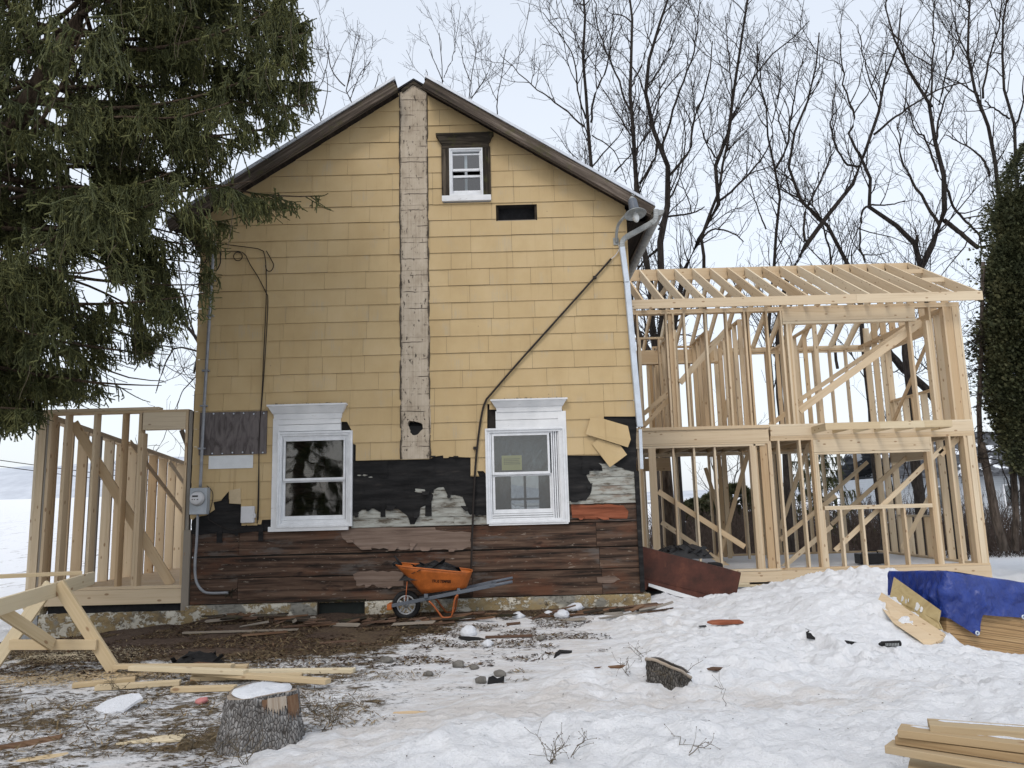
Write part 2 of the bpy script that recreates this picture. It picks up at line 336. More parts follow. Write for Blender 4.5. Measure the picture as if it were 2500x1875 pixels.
def mk_poly():
    t = NT('plastic_film', 0.18, 0.5); p = t.pos(); w = t.noise(t.map(p, (16, 16, 5), rot=(0, math.radians(-38), 0)), 1, 5, 0.65, 0.8)
    w2 = t.noise(t.map(p, (40, 40, 6), rot=(0, math.radians(-32), 0)), 1, 3, 0.6)
    t.bump(t.math('ADD', w, t.math('MULTIPLY', w2, 0.5)), 0.05, 1.0); t.col((0.27, 0.30, 0.325)); t.b.inputs['Metallic'].default_value = 0.7
    tr = t.n.new('ShaderNodeBsdfTransparent'); mx = t.n.new('ShaderNodeMixShader'); mx.inputs[0].default_value = 0.72
    t.l.new(tr.outputs[0], mx.inputs[1]); t.l.new(t.b.outputs[0], mx.inputs[2]); t.l.new(mx.outputs[0], t.out.inputs['Surface']); return t.m
M['film'] = mk_poly()
def mk_ply():
    t = NT('weathered_plywood', 0.85, 0.2); p = t.pos(); w = t.noise(t.map(p, (9, 1, 2.2)), 1, 4, 0.6, 2.2); n = t.noise(t.map(p, (30, 1, 4)), 1, 4, 0.6)
    c = t.ramp(w, [(0.36, (0.070, 0.060, 0.058)), (0.5, (0.13, 0.115, 0.112)), (0.64, (0.165, 0.145, 0.14))]); c = t.mix(t.math('MULTIPLY', n, 0.4), c, (0.085, 0.07, 0.068)); t.col(c); t.bump(w, 0.003); return t.m
M['oldply'] = mk_ply()
M['paper'] = plain('pale_paper', (0.66, 0.68, 0.69), 0.7, 0.05)
M['note'] = plain('yellow_notice', (0.42, 0.38, 0.16), 0.8, 0.06)
M['beige'] = weathered('torn_building_paper', (0.10, 0.07, 0.055), (0.20, 0.145, 0.115), (0.29, 0.225, 0.185))
M['redpaper'] = weathered('red_rosin_paper', (0.12, 0.04, 0.022), (0.26, 0.085, 0.045), (0.36, 0.15, 0.09))
M['beigepatch'] = plain('tan_underlay', (0.50, 0.40, 0.26), 0.8, 0.1)
M['greymetal'] = plain('painted_grey_steel', (0.36, 0.39, 0.42), 0.45, 0.1, 6, 0.1)
M['conduit'] = plain('grey_conduit', (0.27, 0.28, 0.30), 0.5, 0.15, 9, 0.2)
M['galv'] = plain('galvanised_downspout', (0.55, 0.60, 0.66), 0.35, 0.10, 7, 0.35)
M['gutter'] = plain('weathered_gutter', (0.33, 0.345, 0.34), 0.55, 0.22, 11, 0.1)
M['plasticgrey'] = plain('pale_grey_plastic', (0.58, 0.58, 0.59), 0.5, 0.06)
M['cable'] = plain('dark_cable', (0.022, 0.016, 0.013), 0.6, 0.2)
M['rubber'] = plain('tyre_rubber', (0.016, 0.016, 0.017), 0.75, 0.2, 20)
M['orange'] = plain('orange_tray', (0.47, 0.13, 0.027), 0.5, 0.19, 11, 0, 0.35)
M['orangeleg'] = plain('orange_painted_steel', (0.36, 0.10, 0.03), 0.5, 0.2, 12)
M['steelgrey'] = plain('grey_handle_paint', (0.115, 0.13, 0.155), 0.45, 0.12, 8)
M['rim'] = plain('silver_wheel_rim', (0.44, 0.45, 0.46), 0.4, 0.12, 9, 0.3)
M['snowy'] = plain('packed_snow', (0.80, 0.82, 0.86), 0.7, 0.03, 10, bump=0.02)
M['stone'] = plain('grey_stone', (0.24, 0.225, 0.20), 0.9, 0.25, 14, bump=0.02)
M['scrap'] = weathered('splintered_wood', (0.045, 0.028, 0.02), (0.115, 0.07, 0.048), (0.23, 0.155, 0.11))
def mk_rust():
    t = NT('rusty_steel', 0.7, 0.3); p = t.pos(); n = t.noise(p, 3, 6, 0.7); n2 = t.noise(t.map(p, (20, 20, 4)), 1, 5, 0.7)
    c = t.ramp(n, [(0.35, (0.042, 0.018, 0.013)), (0.55, (0.085, 0.030, 0.020)), (0.72, (0.15, 0.055, 0.032))]); c = t.mix(t.math('MULTIPLY', t.step(n2, 0.60, 0.72), 0.5), c, (0.22, 0.09, 0.045))
    t.col(c); t.bump(n, 0.004); return t.m
M['rust'] = mk_rust()
def mk_block():
    t = NT('parged_block', 0.9, 0.15); p = t.pos(); n = t.noise(p, 4, 5, 0.6); t.col(t.ramp(n, [(0.3, (0.26, 0.275, 0.285)), (0.7, (0.36, 0.375, 0.385))])); t.bump(n, 0.005); return t.m
M['block'] = mk_block()
# ------------------------------------------------------------ the old house
YF = 11.2
def fx(px, py, Y=YF): return pix(px, py, Y).x
def fz(px, py, Y=YF): return pix(px, py, Y).z
def rect(px0, py0, px1, py1, Y=YF):
    xm, ym = (px0 + px1) / 2, (py0 + py1) / 2
    return (fx(px0, ym, Y), fx(px1, ym, Y), fz(xm, py1, Y), fz(xm, py0, Y))      # x0,x1,z0,z1
XL, XR = -4.585, 1.765
ZB = 0.27                                                    # underside of the sheathing
a0, a1 = pix(978, 228, YF), pix(750, 369, YF); b0, b1 = pix(1050, 229.5, YF), pix(1526, 498, YF)
sl = ((a0.z - a1.z) / (a0.x - a1.x) - (b1.z - b0.z) / (b1.x - b0.x)) / 2          # common pitch
XC = ((b0.z - a0.z) / sl + b0.x + a0.x) / 2
ZA = (a0.z - sl * (a0.x - XC) + b0.z + sl * (b0.x - XC)) / 2
def roofz(x): return ZA - sl * abs(x - XC)
house = thing('farmhouse', 'old two storey gabled house with yellow shingles stripped off along its bottom', 'house', (XC, YF, 0))
def subrect(rs, h):
    out = []
    for x0, x1, z0, z1 in rs:
        hx0, hx1, hz0, hz1 = h
        if hx1 <= x0 or hx0 >= x1 or hz1 <= z0 or hz0 >= z1: out.append((x0, x1, z0, z1)); continue
        if hz1 < z1: out.append((x0, x1, hz1, z1))
        if hz0 > z0: out.append((x0, x1, z0, hz0))
        m0, m1 = max(z0, hz0), min(z1, hz1)
        if hx0 > x0: out.append((x0, hx0, m0, m1))
        if hx1 < x1: out.append((hx1, x1, m0, m1))
    return [r for r in out if r[1] - r[0] > 0.004 and r[3] - r[2] > 0.004]
def clip(poly, a, b, c):                                      # keep a*x + b*z <= c
    out = []
    for i in range(len(poly)):
        p, q = poly[i], poly[(i + 1) % len(poly)]; dp = a * p[0] + b * p[1] - c; dq = a * q[0] + b * q[1] - c
        if dp <= 0: out.append(p)
        if dp * dq < 0: t = dp / (dp - dq); out.append((p[0] + (q[0] - p[0]) * t, p[1] + (q[1] - p[1]) * t))
    return out
def clipgable(poly, drop=0.0):
    poly = clip(poly, sl, 1, ZA - drop + sl * XC)
    return clip(poly, -sl, 1, ZA - drop - sl * XC) if len(poly) > 2 else poly
def cliprect(poly, r):
    for a, b, c in ((-1, 0, -r[0]), (1, 0, r[1]), (0, -1, -r[2]), (0, 1, r[3])):
        if len(poly) < 3: return []
        poly = clip(poly, a, b, c)
    return poly
def rq(r): return [(r[0], r[2]), (r[1], r[2]), (r[1], r[3]), (r[0], r[3])]
def area(p): return abs(sum(p[i][0] * p[(i + 1) % len(p)][1] - p[(i + 1) % len(p)][0] * p[i][1] for i in range(len(p)))) / 2
WL = rect(676, 1053, 860, 1287, 11.13); WR = rect(1186, 1044, 1382, 1277, 11.13)     # outer vinyl frames
WU = rect(1097, 362, 1179, 478, 11.13)
VENT = rect(1211, 502, 1311, 541); SCAR = rect(978, 300, 1048, 1121)
SCAR = (SCAR[0], SCAR[1], fz(1012, 1121), ZA - 0.02)
hc = pix(1017, 1045, YF); HOLE = (hc.x - 0.13, hc.x + 0.13, hc.z - 0.13, hc.z + 0.13)
inn = lambda r, d: (r[0] + d, r[1] - d, r[2] + d, r[3] - d)
OPEN = [inn(WL, 0.03), inn(WR, 0.03), inn(WU, 0.02)]
# --- wall core: studs' skin behind everything, with real openings
mb = MB()
for r in [(XL + 0.01, XR - 0.01, 1.35, ZA)]:
    rs = [r]
    for h in OPEN + [VENT, HOLE]: rs = subrect(rs, h)
    for q in rs:
        p = clipgable(rq(q), 0.03)
        if len(p) > 2: mb.prism([(x, YF + 0.03, z) for x, z in p], (0, 0.10, 0), [(x, 0, z) for x, z in p] * 2)
for q in (lambda rs: rs)(subrect(subrect([(XL + 0.01, XR - 0.01, ZB, 1.35)], OPEN[0]), OPEN[1])):
    mb.abox(q[0], q[1], YF + 0.035, YF + 0.13, q[2], q[3], 'x')
mb.build('wall_core', M['dark'], house)
# --- side and back walls, floors, an inner ceiling
YB = 18.4
mb = MB(); mb.abox(XL + 0.01, XL + 0.13, YF + 0.13, YB, ZB, roofz(XL) - 0.03, 'y'); mb.build('side_wall', M['sheath'], house)
mb = MB(); mb.abox(XR - 0.13, XR - 0.01, YF + 0.13, YB, ZB, roofz(XR) - 0.03, 'y'); mb.build('side_wall', M['sheath'], house)
BW = rect(1248, 1160, 1316, 1250, YB)
mb = MB()
for q in subrect([(XL, XR, ZB, ZA)], BW):
    p = clipgable(rq(q), 0.03)
    if len(p) > 2: mb.prism([(x, YB, z) for x, z in p], (0, 0.12, 0))
mb.abox(XL + 0.13, XR - 0.13, YF + 0.13, YB, 3.05, 3.2, 'x'); mb.abox(XL + 0.13, XR - 0.13, YF + 0.13, YB, 0.12, ZB, 'x')
mb.build('inner_shell', M['plaster'], house)
mb = MB(); xm = (BW[0] + BW[1]) / 2; mb.abox(xm - 0.03, xm + 0.03, YB - 0.03, YB + 0.03, BW[2], BW[3]); zm = BW[2] + 0.3; mb.abox(BW[0], BW[1], YB - 0.03, YB + 0.028, zm - 0.025, zm + 0.025, 'x'); mb.build('back_window_bars', M['vinyl'], house)
# --- wide sheathing boards, exposed along the bottom
zl = [ZB, ZB + 0.30, fz(1100, 1398), fz(1050, 1346), fz(1050, 1285), fz(1050, 1240), 1.36]
rows = [(ZB, zl[2] - 0.004), (zl[2] + 0.004, zl[3] - 0.009), (zl[3] + 0.009, zl[4] - 0.005), (zl[4] + 0.004, zl[4] + 0.30), (zl[4] + 0.306, 1.46)]
joints = [[fx(580, 1440), fx(1153, 1420), fx(1470, 1420)], [fx(1150, 1370), fx(1464, 1370)], [fx(584, 1320), fx(1153, 1310), fx(1456, 1310)], [fx(900, 1240), fx(1300, 1240)], [fx(700, 1200)]]
mb = MB()
for (z0, z1), js in zip(rows, joints):
    xs = [XL] + js + [XR]
    for i in range(len(xs) - 1):
        off = random.uniform(-0.004, 0.004)
        rs = [(xs[i] + 0.003, xs[i + 1] - 0.003, z0, z1)]
        for h in OPEN[:2]: rs = subrect(rs, h)
        for q in rs:
            o = random.uniform(0, 30); nx = max(2, int((q[1] - q[0]) / 0.12)); P = []          # slightly ragged long edges
            for k in range(nx + 1): P.append((q[0] + (q[1] - q[0]) * k / nx, q[2] + (random.uniform(0, 0.008) if 0 < k < nx else 0)))
            for k in range(nx, -1, -1): P.append((q[0] + (q[1] - q[0]) * k / nx, q[3] - (random.uniform(0, 0.008) if 0 < k < nx else 0)))
            mb.prism([(x, YF + off, z) for x, z in P], (0, 0.03, 0), [(x + o, 0, z + o) for x, z in P] * 2)
mb.build('sheathing_boards', M['sheath'], house)
# --- clapboards left on the wall below the tar paper
CB = [MB(), MB(), MB()]; z = fz(1050, 1284) + 0.002
for k in range(7):
    for x0, x1 in ((XL + 0.05, WL[0]), (WL[1] - 0.02, fx(1108, 1250) if k == 0 else fx(1000, 1250)), (fx(1108, 1250) + 0.004 if k == 0 else fx(1000, 1250) + 0.004, WR[0] + 0.02), (WR[1] - 0.02, XR - 0.055)):
        if x0 > XR - 2 and x1 > 1 and k < 2 and x0 > 0.5: continue            # the red papered board sits here
        mb = CB[0 if x1 < WL[0] + .1 else (2 if x0 > WR[1] - .1 else 1)]; o = random.uniform(0, 30); d = random.uniform(0, 0.003)
        y0, y1 = YF - 0.020 - d, YF - 0.010
        P = [(x0, y0, z), (x1, y0, z), (x1, y1, z + 0.124), (x0, y1, z + 0.124), (x0, YF - 0.003, z), (x1, YF - 0.003, z), (x1, YF - 0.003, z + 0.124), (x0, YF - 0.003, z + 0.124)]
        mb.add(P, [(0, 1, 2, 3), (0, 4, 5, 1), (2, 6, 7, 3), (0, 3, 7, 4), (1, 5, 6, 2)], [(p[0] + o, 0, p[2] + o) for p in P])
    z += 0.1255
for mb in CB: mb.build('clapboards', M['clap'], house)
# --- tar paper, torn along its lower edge
def wob(pts, n=3, a=0.008):
    out = []
    for i in range(len(pts)):
        p, q = Vector(pts[i]), Vector(pts[(i + 1) % len(pts)])
        L = (q - p).length; k = max(1, min(n, int(L / 0.05)))
        for j in range(k): out.append(p.lerp(q, j / k) + (Vector((random.uniform(-a, a), 0, random.uniform(-a, a))) if j else Vector((0, 0, 0))))
    return out
def sheetpx(pts, Y, th=0.004, w=True, n=4, a=0.009):
    P = [pix(x, y, Y) for x, y in pts]
    return MB().prism(wob(P, n, a) if w else P, (0, th, 0))
T = [[(857, 1040), (1188, 1040), (1188, 1257), (1147, 1257), (1136, 1230), (1129, 1213), (1092, 1207), (1083, 1189), (1070, 1190), (1059, 1196), (1055, 1222), (1026, 1240), (1024, 1259), (1012, 1280), (1001, 1280), (994, 1259), (972, 1242), (946, 1240), (928, 1250), (913, 1242), (884, 1244), (857, 1262)],
     [(1380, 1000), (1553, 1000), (1553, 1152), (1525, 1146), (1490, 1132), (1461, 1130), (1469, 1137), (1471, 1150), (1439, 1150), (1432, 1160), (1436, 1171), (1445, 1185), (1441, 1207), (1430, 1222), (1387, 1224), (1380, 1224)],
     [(472, 1160), (664, 1160), (664, 1292), (640, 1296), (600, 1300), (560, 1303), (520, 1300), (490, 1306), (467, 1303), (467, 1260)]]
for p in T: sheetpx(p, YF - 0.024).build('tar_paper', M['tar'], house)
mb = MB()
for x0, y0, x1, y1 in ((932, 1124, 945, 1167), (989, 1160, 1000, 1213), (1039, 1215, 1053, 1260), (930, 1218, 940, 1262), (877, 1185, 887, 1207), (1046, 1126, 1060, 1161), (1096, 1162, 1107, 1207), (1422, 1113, 1438, 1158), (530, 1282, 542, 1325), (632, 1262, 642, 1320), (1010, 1163, 1020, 1190)):
    P = [pix(x0, y0, YF - 0.026), pix(x1, y0, YF - 0.026), pix(x1 + 1, y1, YF - 0.026), pix(x0 - 1, y1, YF - 0.026)]; MB().prism(P, (0, -0.009, 0)).build('nailing_strip', M['tar'], house)
mb = MB()
for x, y, r in ((1062, 1205, 10), (877, 1160, 5), (890, 1160, 6), (905, 1165, 5), (1026, 1198, 15)):
    P = [pix(x + math.cos(t) * r * random.uniform(.6, 1.3), y + math.sin(t) * r * .35 * random.uniform(.6, 1.3), YF - 0.0285) for t in np.arange(0, 6.28, .8)]; MB().prism(P, (0, 0.003, 0)).build('paint_flake', M['clap'], house)
sheetpx([(832, 1300), (850, 1290), (1062, 1287), (1064, 1294), (1150, 1300), (1150, 1336), (1110, 1345), (1085, 1340), (1045, 1345), (1000, 1340), (960, 1342), (915, 1338), (880, 1341), (868, 1330), (850, 1322), (835, 1312)], YF - 0.008, a=0.014).build('torn_paper', M['beige'], house)
sheetpx([(1395, 1231), (1440, 1233), (1480, 1230), (1522, 1234), (1534, 1248), (1531, 1266), (1480, 1264), (1450, 1268), (1397, 1264)], YF - 0.012, a=0.010).build('torn_paper', M['redpaper'], house)
sheetpx([(862, 1402), (880, 1395), (935, 1394), (985, 1398), (985, 1430), (940, 1436), (905, 1428), (870, 1430)], YF - 0.008, a=0.014).build('torn_paper', M['beige'], house)
sheetpx([(1457, 1409), (1500, 1405), (1515, 1415), (1490, 1424), (1459, 1422)], YF - 0.008, a=0.01).build('torn_paper', M['beige'], house)
# --- curled flaps along the torn edges
def flap(px_, py_, w, h, m, off, out=0.05):
    c = pix(px_, py_, off); rnd = random.Random(int(px_ * 7 + py_)); V = []; n = 6; w2 = w * rnd.uniform(.15, .7); sk = rnd.uniform(-.35, .35) * w
    for i in range(n):
        f = i / (n - 1); ww = w * (1 - f) + w2 * f; y = -out * f ** 1.8 - 0.004; z = -h * f + (0.35 * h * max(0, f - .7) if out > .04 else 0)
        for s_ in (-.5, .5): V.append((c.x + s_ * ww + sk * f + rnd.uniform(-.006, .006), c.y + y + rnd.uniform(-.004, .004), c.z + z))
    mb = MB(); mb.add(V, [(2 * i, 2 * i + 1, 2 * i + 3, 2 * i + 2) for i in range(n - 1)], [(v[0], 0, v[2]) for v in V]); o = mb.build('torn_flap', m, house, recalc=False); q = o.modifiers.new('solid', 'SOLIDIFY'); q.thickness = 0.004
for px_, py_, w, h, k in ((903, 1236, .10, .07, 't'), (958, 1232, .14, .08, 't'), (1018, 1250, .09, .10, 't'), (1040, 1200, .12, .06, 't'), (1098, 1200, .08, .09, 't'), (1133, 1235, .10, .08, 't'), (1165, 1252, .12, .05, 't'), (868, 1252, .09, .06, 't'), (1408, 1215, .16, .07, 't'), (1440, 1180, .08, .08, 't'), (1452, 1142, .14, .05, 't'), (1480, 1122, .12, .06, 't'), (520, 1293, .16, .06, 't'), (575, 1296, .12, .07, 't'), (478, 1296, .08, .07, 't'),
                          (890, 1334, .2, .05, 'b'), (960, 1334, .14, .06, 'b'), (1040, 1337, .18, .05, 'b'), (1105, 1338, .12, .05, 'b'), (850, 1316, .12, .05, 'b'), (900, 1425, .14, .05, 'b'), (950, 1430, .1, .04, 'b'), (1470, 1262, .16, .04, 'r'), (1420, 1262, .1, .04, 'r'), (1110, 1110, .1, .05, 't'), (1060, 1108, .08, .06, 't'), (1010, 1325, .1, .1, 'b')):
    flap(px_, py_, w, h, {'t': M['tar'], 'b': M['beige'], 'r': M['redpaper']}[k], YF - {'t': 0.03, 'b': 0.012, 'r': 0.016}[k], random.uniform(.015, .06))
# --- yellow shingles, course by course
YS = YF - 0.034
z_ref = fz(1012, 1121); exp_ = (fz(1012, 268) - z_ref) / 20.0
if abs(exp_ - 0.2667) > 0.03: print('EXPOSURE', exp_)
exp_ = (fz(960, 427, YF) - z_ref) / round((fz(960, 427, YF) - z_ref) / 0.2555); print('exposure', exp_)
SH = 0.612
edgeL = fz(560, 1290); low = []
def px2(pts, Y=YS): return [(pix(x, y, Y).x, pix(x, y, Y).z) for x, y in pts]
regs = [px2([(440, -200), (668, -200), (668, 1268), (640, 1269), (638, 1280), (600, 1281), (589, 1265), (589, 1231), (560, 1229), (559, 1199), (540, 1222), (521, 1226), (525, 1244), (505, 1258), (478, 1263), (470, 1270), (440, 1240)]),
        px2([(668, -200), (1195, -200), (1189, 1160), (1180, 1150), (1165, 1150), (1170, 1163), (1149, 1163), (1149, 1117), (1096, 1115), (1095, 1119), (1083, 1119), (1082, 1112), (1066, 1114), (1046, 1121), (1040, 1121), (869, 1125), (869, 1086), (852, 1080), (858, 1050), (848, 1030), (668, 1030)]),
        px2([(1195, -200), (1600, -200), (1552, 1017), (1474, 1017), (1470, 1112), (1376, 1112), (1374, 1000), (1195, 1000)])]
mb = MB(); zc = z_ref - 4 * exp_; k = -4
capZ = {}
offs = {}
while zc < ZA:
    z0, z1 = zc, zc + exp_; off = (0.31 * ((k) % 2) + random.choice([0, 0.07, -0.09, 0.04]) + random.uniform(-.03, .03)) % SH; x = XL - SH + off
    while x < XR:
        w = SH if random.random() > 0.06 else SH * 0.5
        q = (max(x, XL - 0.02) + 0.0015, min(x + w, XR + 0.0) - 0.0015, z0 + random.uniform(-0.003, 0.003), z1); x += w
        if q[1] - q[0] < 0.02: continue
        rs = [q]
        for h in [inn(WL, 0.02), inn(WR, 0.02), inn(WU, -0.10), VENT, SCAR]: rs = subrect(rs, h)
        rv = random.random(); tl = random.uniform(-0.002, 0.003); ro = random.uniform(0, 50)
        for s in rs:
            for rg in ([rq(s)] if z0 > fz(1000, 1000) else regs):
                p = clipgable(cliprect(rg, s), 0.01)
                if len(p) < 3 or area(p) < 2e-4: continue
                Y = lambda zz: YS - 0.004 - tl - 0.013 * (z1 - zz) / exp_
                A = [(a, Y(b), b) for a, b in p]
                mb.prism(A, (0, 0.007, 0), [(a + ro, rv, b + ro) for a, b in p] * 2)
    zc += exp_; k += 1
def loose(pts, d0, d1):
    n = len(pts); P = []
    for i, (x, y) in enumerate(pts): P.append(pix(x, y, YS - 0.02 - (d0 if i < n / 2 else d1)))
    rv = random.random(); mb.prism(P, (0, 0.007, 0), [(v.x, rv, v.z) for v in P] * 2)
loose([(1441, 1020), (1465, 1020), (1533, 1040), (1540, 1073), (1533, 1092), (1430, 1060)], 0.02, 0.05)
loose([(1445, 1084), (1461, 1071), (1515, 1088), (1531, 1110), (1489, 1141)], 0.01, 0.035)
mb.build('shingle_siding', M['shingle'], house)
MB().prism([pix(560, 1199 - 2, YS - 0.022), pix(587, 1192, YS - 0.022), pix(588, 1230, YS - 0.022), pix(561, 1229, YS - 0.022)], (0, 0.002, 0)).build('bare_patch', M['beigepatch'], house)
# --- chimney scar: mortar strip with a stovepipe hole
mb = MB(); xc = (SCAR[0] + SCAR[1]) / 2; hw = (SCAR[1] - SCAR[0]) / 2
zs = SCAR[2]; n = 0
while zs < SCAR[3]:
    ze = min(zs + exp_, SCAR[3])
    for q in subrect([(SCAR[0], SCAR[1], zs, ze)], (HOLE[0], HOLE[1], HOLE[2], HOLE[3])):
        p = clipgable(rq(q), 0.005)
        if len(p) > 2: d = random.uniform(0, .003); mb.prism([(x, YS - 0.004 - d - 0.004 * (ze - z) / exp_, z) for x, z in p], (0, 0.02, 0), [((x - xc) / hw, 0, z) for x, z in p] * 2)
    zs = ze
ring = []
N = 28
for i in range(N):
    an = 2 * math.pi * i / N; s = 0.13 / max(abs(math.cos(an)), abs(math.sin(an))); ri = 0.098 + 0.012 * math.sin(an * 3 + 1) + random.uniform(-.006, .006)
    if 2.2 < an < 2.9: ri += 0.03
    ring.append(((hc.x + math.cos(an) * s, YS - 0.006, hc.z + math.sin(an) * s), (hc.x - 0.01 + math.cos(an) * ri, YS - 0.006, hc.z + math.sin(an) * ri), (hc.x - 0.01 + math.cos(an) * ri, YF + 0.12, hc.z + math.sin(an) * ri)))
V = [p for t in ring for p in t]; Fs = []
for i in range(N):
    j = (i + 1) % N; Fs += [(3 * i, 3 * j, 3 * j + 1, 3 * i + 1), (3 * i + 1, 3 * j + 1, 3 * j + 2, 3 * i + 2)]
mb.add(V, Fs, [((p[0] - xc) / hw, 0, p[2]) for p in V])
scar = mb.build('chimney_scar', M['scar'], house, recalc=True)
mb = MB(); mb.abox(hc.x - 0.2, hc.x + 0.2, YF + 0.135, YF + 0.5, hc.z - 0.2, hc.z + 0.2); mb.build('stovepipe_hole', M['roofblack'], house)
mb = MB()                                                     # thin mortar ridges / old flashing along both edges
for sx in (SCAR[0], SCAR[1]):
    z = SCAR[2]
    while z < SCAR[3] - 0.15:
        z2 = min(z + random.uniform(0.15, 0.4), SCAR[3] - 0.12); mb.tube([(sx + random.uniform(-.006, .006), YS - 0.02, z), (sx + random.uniform(-.008, .008), YS - 0.022, (z + z2) / 2), (sx, YS - 0.02, z2)], [0.006, 0.008, 0.006], 5); z = z2 + (random.uniform(0.02, 0.2) if random.random() < .5 else 0)
mb.build('mortar_ridge', M['scar'], house)
# --- corner boards
mb = MB(); mb.abox(XR - 0.05, XR + 0.012, YS - 0.004, YF + 0.02, ZB + 0.02, fz(1560, 1150)); mb.build('corner_board', M['tar'], house)
mb = MB(); mb.abox(XR - 0.001, XR + 0.016, YS - 0.012, YS + 0.02, fz(1545, 905), roofz(XR) - 0.12); mb.build('corner_bead', M['shingle'], house)
# --- foundation
mb = MB(); xs = np.linspace(XL - 0.03, XR + 0.08, 90); zz = np.linspace(-0.55, ZB - 0.01, 10); hx = rect(777, 1468, 893, 1520)
V = []; Fs = []
HX0, HX1, HZ1 = hx[0], hx[1], hx[3]
def strip_found(x0, x1):
    xs = np.linspace(x0, x1, max(3, int((x1 - x0) / 0.06))); b = len(V)
    for i, x in enumerate(xs):
        for j, z in enumerate(zz):
            V.append((x, YF - 0.05 - 0.03 * float(fbm(x * 3, z * 4, 5, 3)) - 0.02 * (1 - j / 9), z))
        V.append((x, YF + 0.10, ZB - 0.01))
    m = len(zz) + 1
    for i in range(len(xs) - 1):
        for j in range(m - 1): a = b + i * m + j; Fs.append((a, a + m, a + m + 1, a + 1))
strip_found(XL - 0.03, HX0); strip_found(HX1, XR + 0.085)
mb.add(V, Fs, None, True)
mb.abox(XR - 0.2, XR + 0.083, YF - 0.04, YF + 0.4, -0.55, ZB - 0.02); mb.abox(XL, XR, YF + 0.12, YF + 0.35, -0.6, ZB - 0.02, 'x')
mb.abox(HX0 - 0.01, HX1 + 0.01, YF + 0.0, YF + 0.12, HZ1 + 0.02, ZB - 0.02, 'x')
found = mb.build('foundation', M['found'], house)
mb = MB(); mb.abox(HX0, HX1, YF + 0.03, YF + 0.06, -0.5, HZ1, 'x')
M['hatch'] = plain('dark_green_panel', (0.012, 0.017, 0.015), 0.6, 0.2)
ht = mb.build('crawlspace_hatch', M['hatch'], house)
mb = MB(); mb.abox(HX0, HX1, YF - 0.06, YF + 0.03, HZ1, HZ1 + 0.025, 'x'); mb.abox(HX0 - 0.02, HX0 + 0.01, YF - 0.062, YF + 0.03, -0.4, HZ1, 'z'); mb.abox(HX1 - 0.01, HX1 + 0.02, YF - 0.062, YF + 0.03, -0.4, HZ1, 'z'); mb.build('hatch_frame', M['oldtrim'], house)
# --- roof, barge boards, soffits
OV = 0.34
def slab(mb, xa, xb, y0, y1, t0, t1):
    P = []
    for y in (y0, y1):
        for x, t in ((xa, t0), (xb, t0), (xb, t1), (xa, t1)): P.append((x, y, roofz(x) + t))
    mb.hexa(P, [(p[1], p[0], p[2]) for p in P])
EL, ER = XL - 0.38, XR + 0.36
mb = MB()
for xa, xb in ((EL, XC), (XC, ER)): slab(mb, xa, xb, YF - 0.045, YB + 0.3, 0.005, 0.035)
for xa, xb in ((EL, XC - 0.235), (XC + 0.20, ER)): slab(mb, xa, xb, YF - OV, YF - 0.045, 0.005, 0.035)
mb.build('roof_deck', M['soffit'], house)
mb = MB()
for xa, xb in ((EL, XC), (XC, ER)): slab(mb, xa - (0.03 if xa == EL else 0), xb + (0.03 if xb == ER else 0), YF - 0.075, YB + 0.32, 0.038, 0.07)
mb.build('roof_shingles', M['roofblack'], house)
mb = MB()
for xa, xb in ((EL - 0.03, XC - 0.245), (XC + 0.21, ER + 0.03)): slab(mb, xa, xb, YF - OV - 0.05, YF - 0.078, 0.04, 0.085)
mb.build('roof_edge', M['metalroof'], house)
for xa, xb in ((EL, XC - 0.235), (XC + 0.20, ER)):
    mb = MB(); p0 = (xa, YF - OV - 0.014, roofz(xa) - 0.045); p1 = (xb, YF - OV - 0.014, roofz(xb) - 0.045); mb.beam(p0, p1, 0.026, 0.15); mb.build('barge_board', M['barge'], house)
    mb = MB(); mb.beam((xa, YF - OV + 0.02, roofz(xa) - 0.085), (xb, YF - OV + 0.02, roofz(xb) - 0.085), 0.03, 0.11); mb.build('barge_moulding', M['barge'], house)
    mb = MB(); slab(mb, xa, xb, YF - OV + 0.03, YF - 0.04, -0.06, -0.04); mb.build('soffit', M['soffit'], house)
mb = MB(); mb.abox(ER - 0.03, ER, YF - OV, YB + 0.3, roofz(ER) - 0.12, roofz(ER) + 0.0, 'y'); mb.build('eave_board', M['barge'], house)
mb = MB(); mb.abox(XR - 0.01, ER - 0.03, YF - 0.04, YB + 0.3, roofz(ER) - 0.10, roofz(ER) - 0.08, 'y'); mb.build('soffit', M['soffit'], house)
mb = MB()                                                     # small ragged boards where the chimney was cut away at the peak
P = [pix(x, y, YS - 0.03) for x, y in ((980, 218), (1008, 196), (1042, 218), (1044, 226), (1008, 205), (982, 226))]; mb.prism(P, (0, 0.02, 0)); mb.build('peak_trim', M['oldtrim'], house)
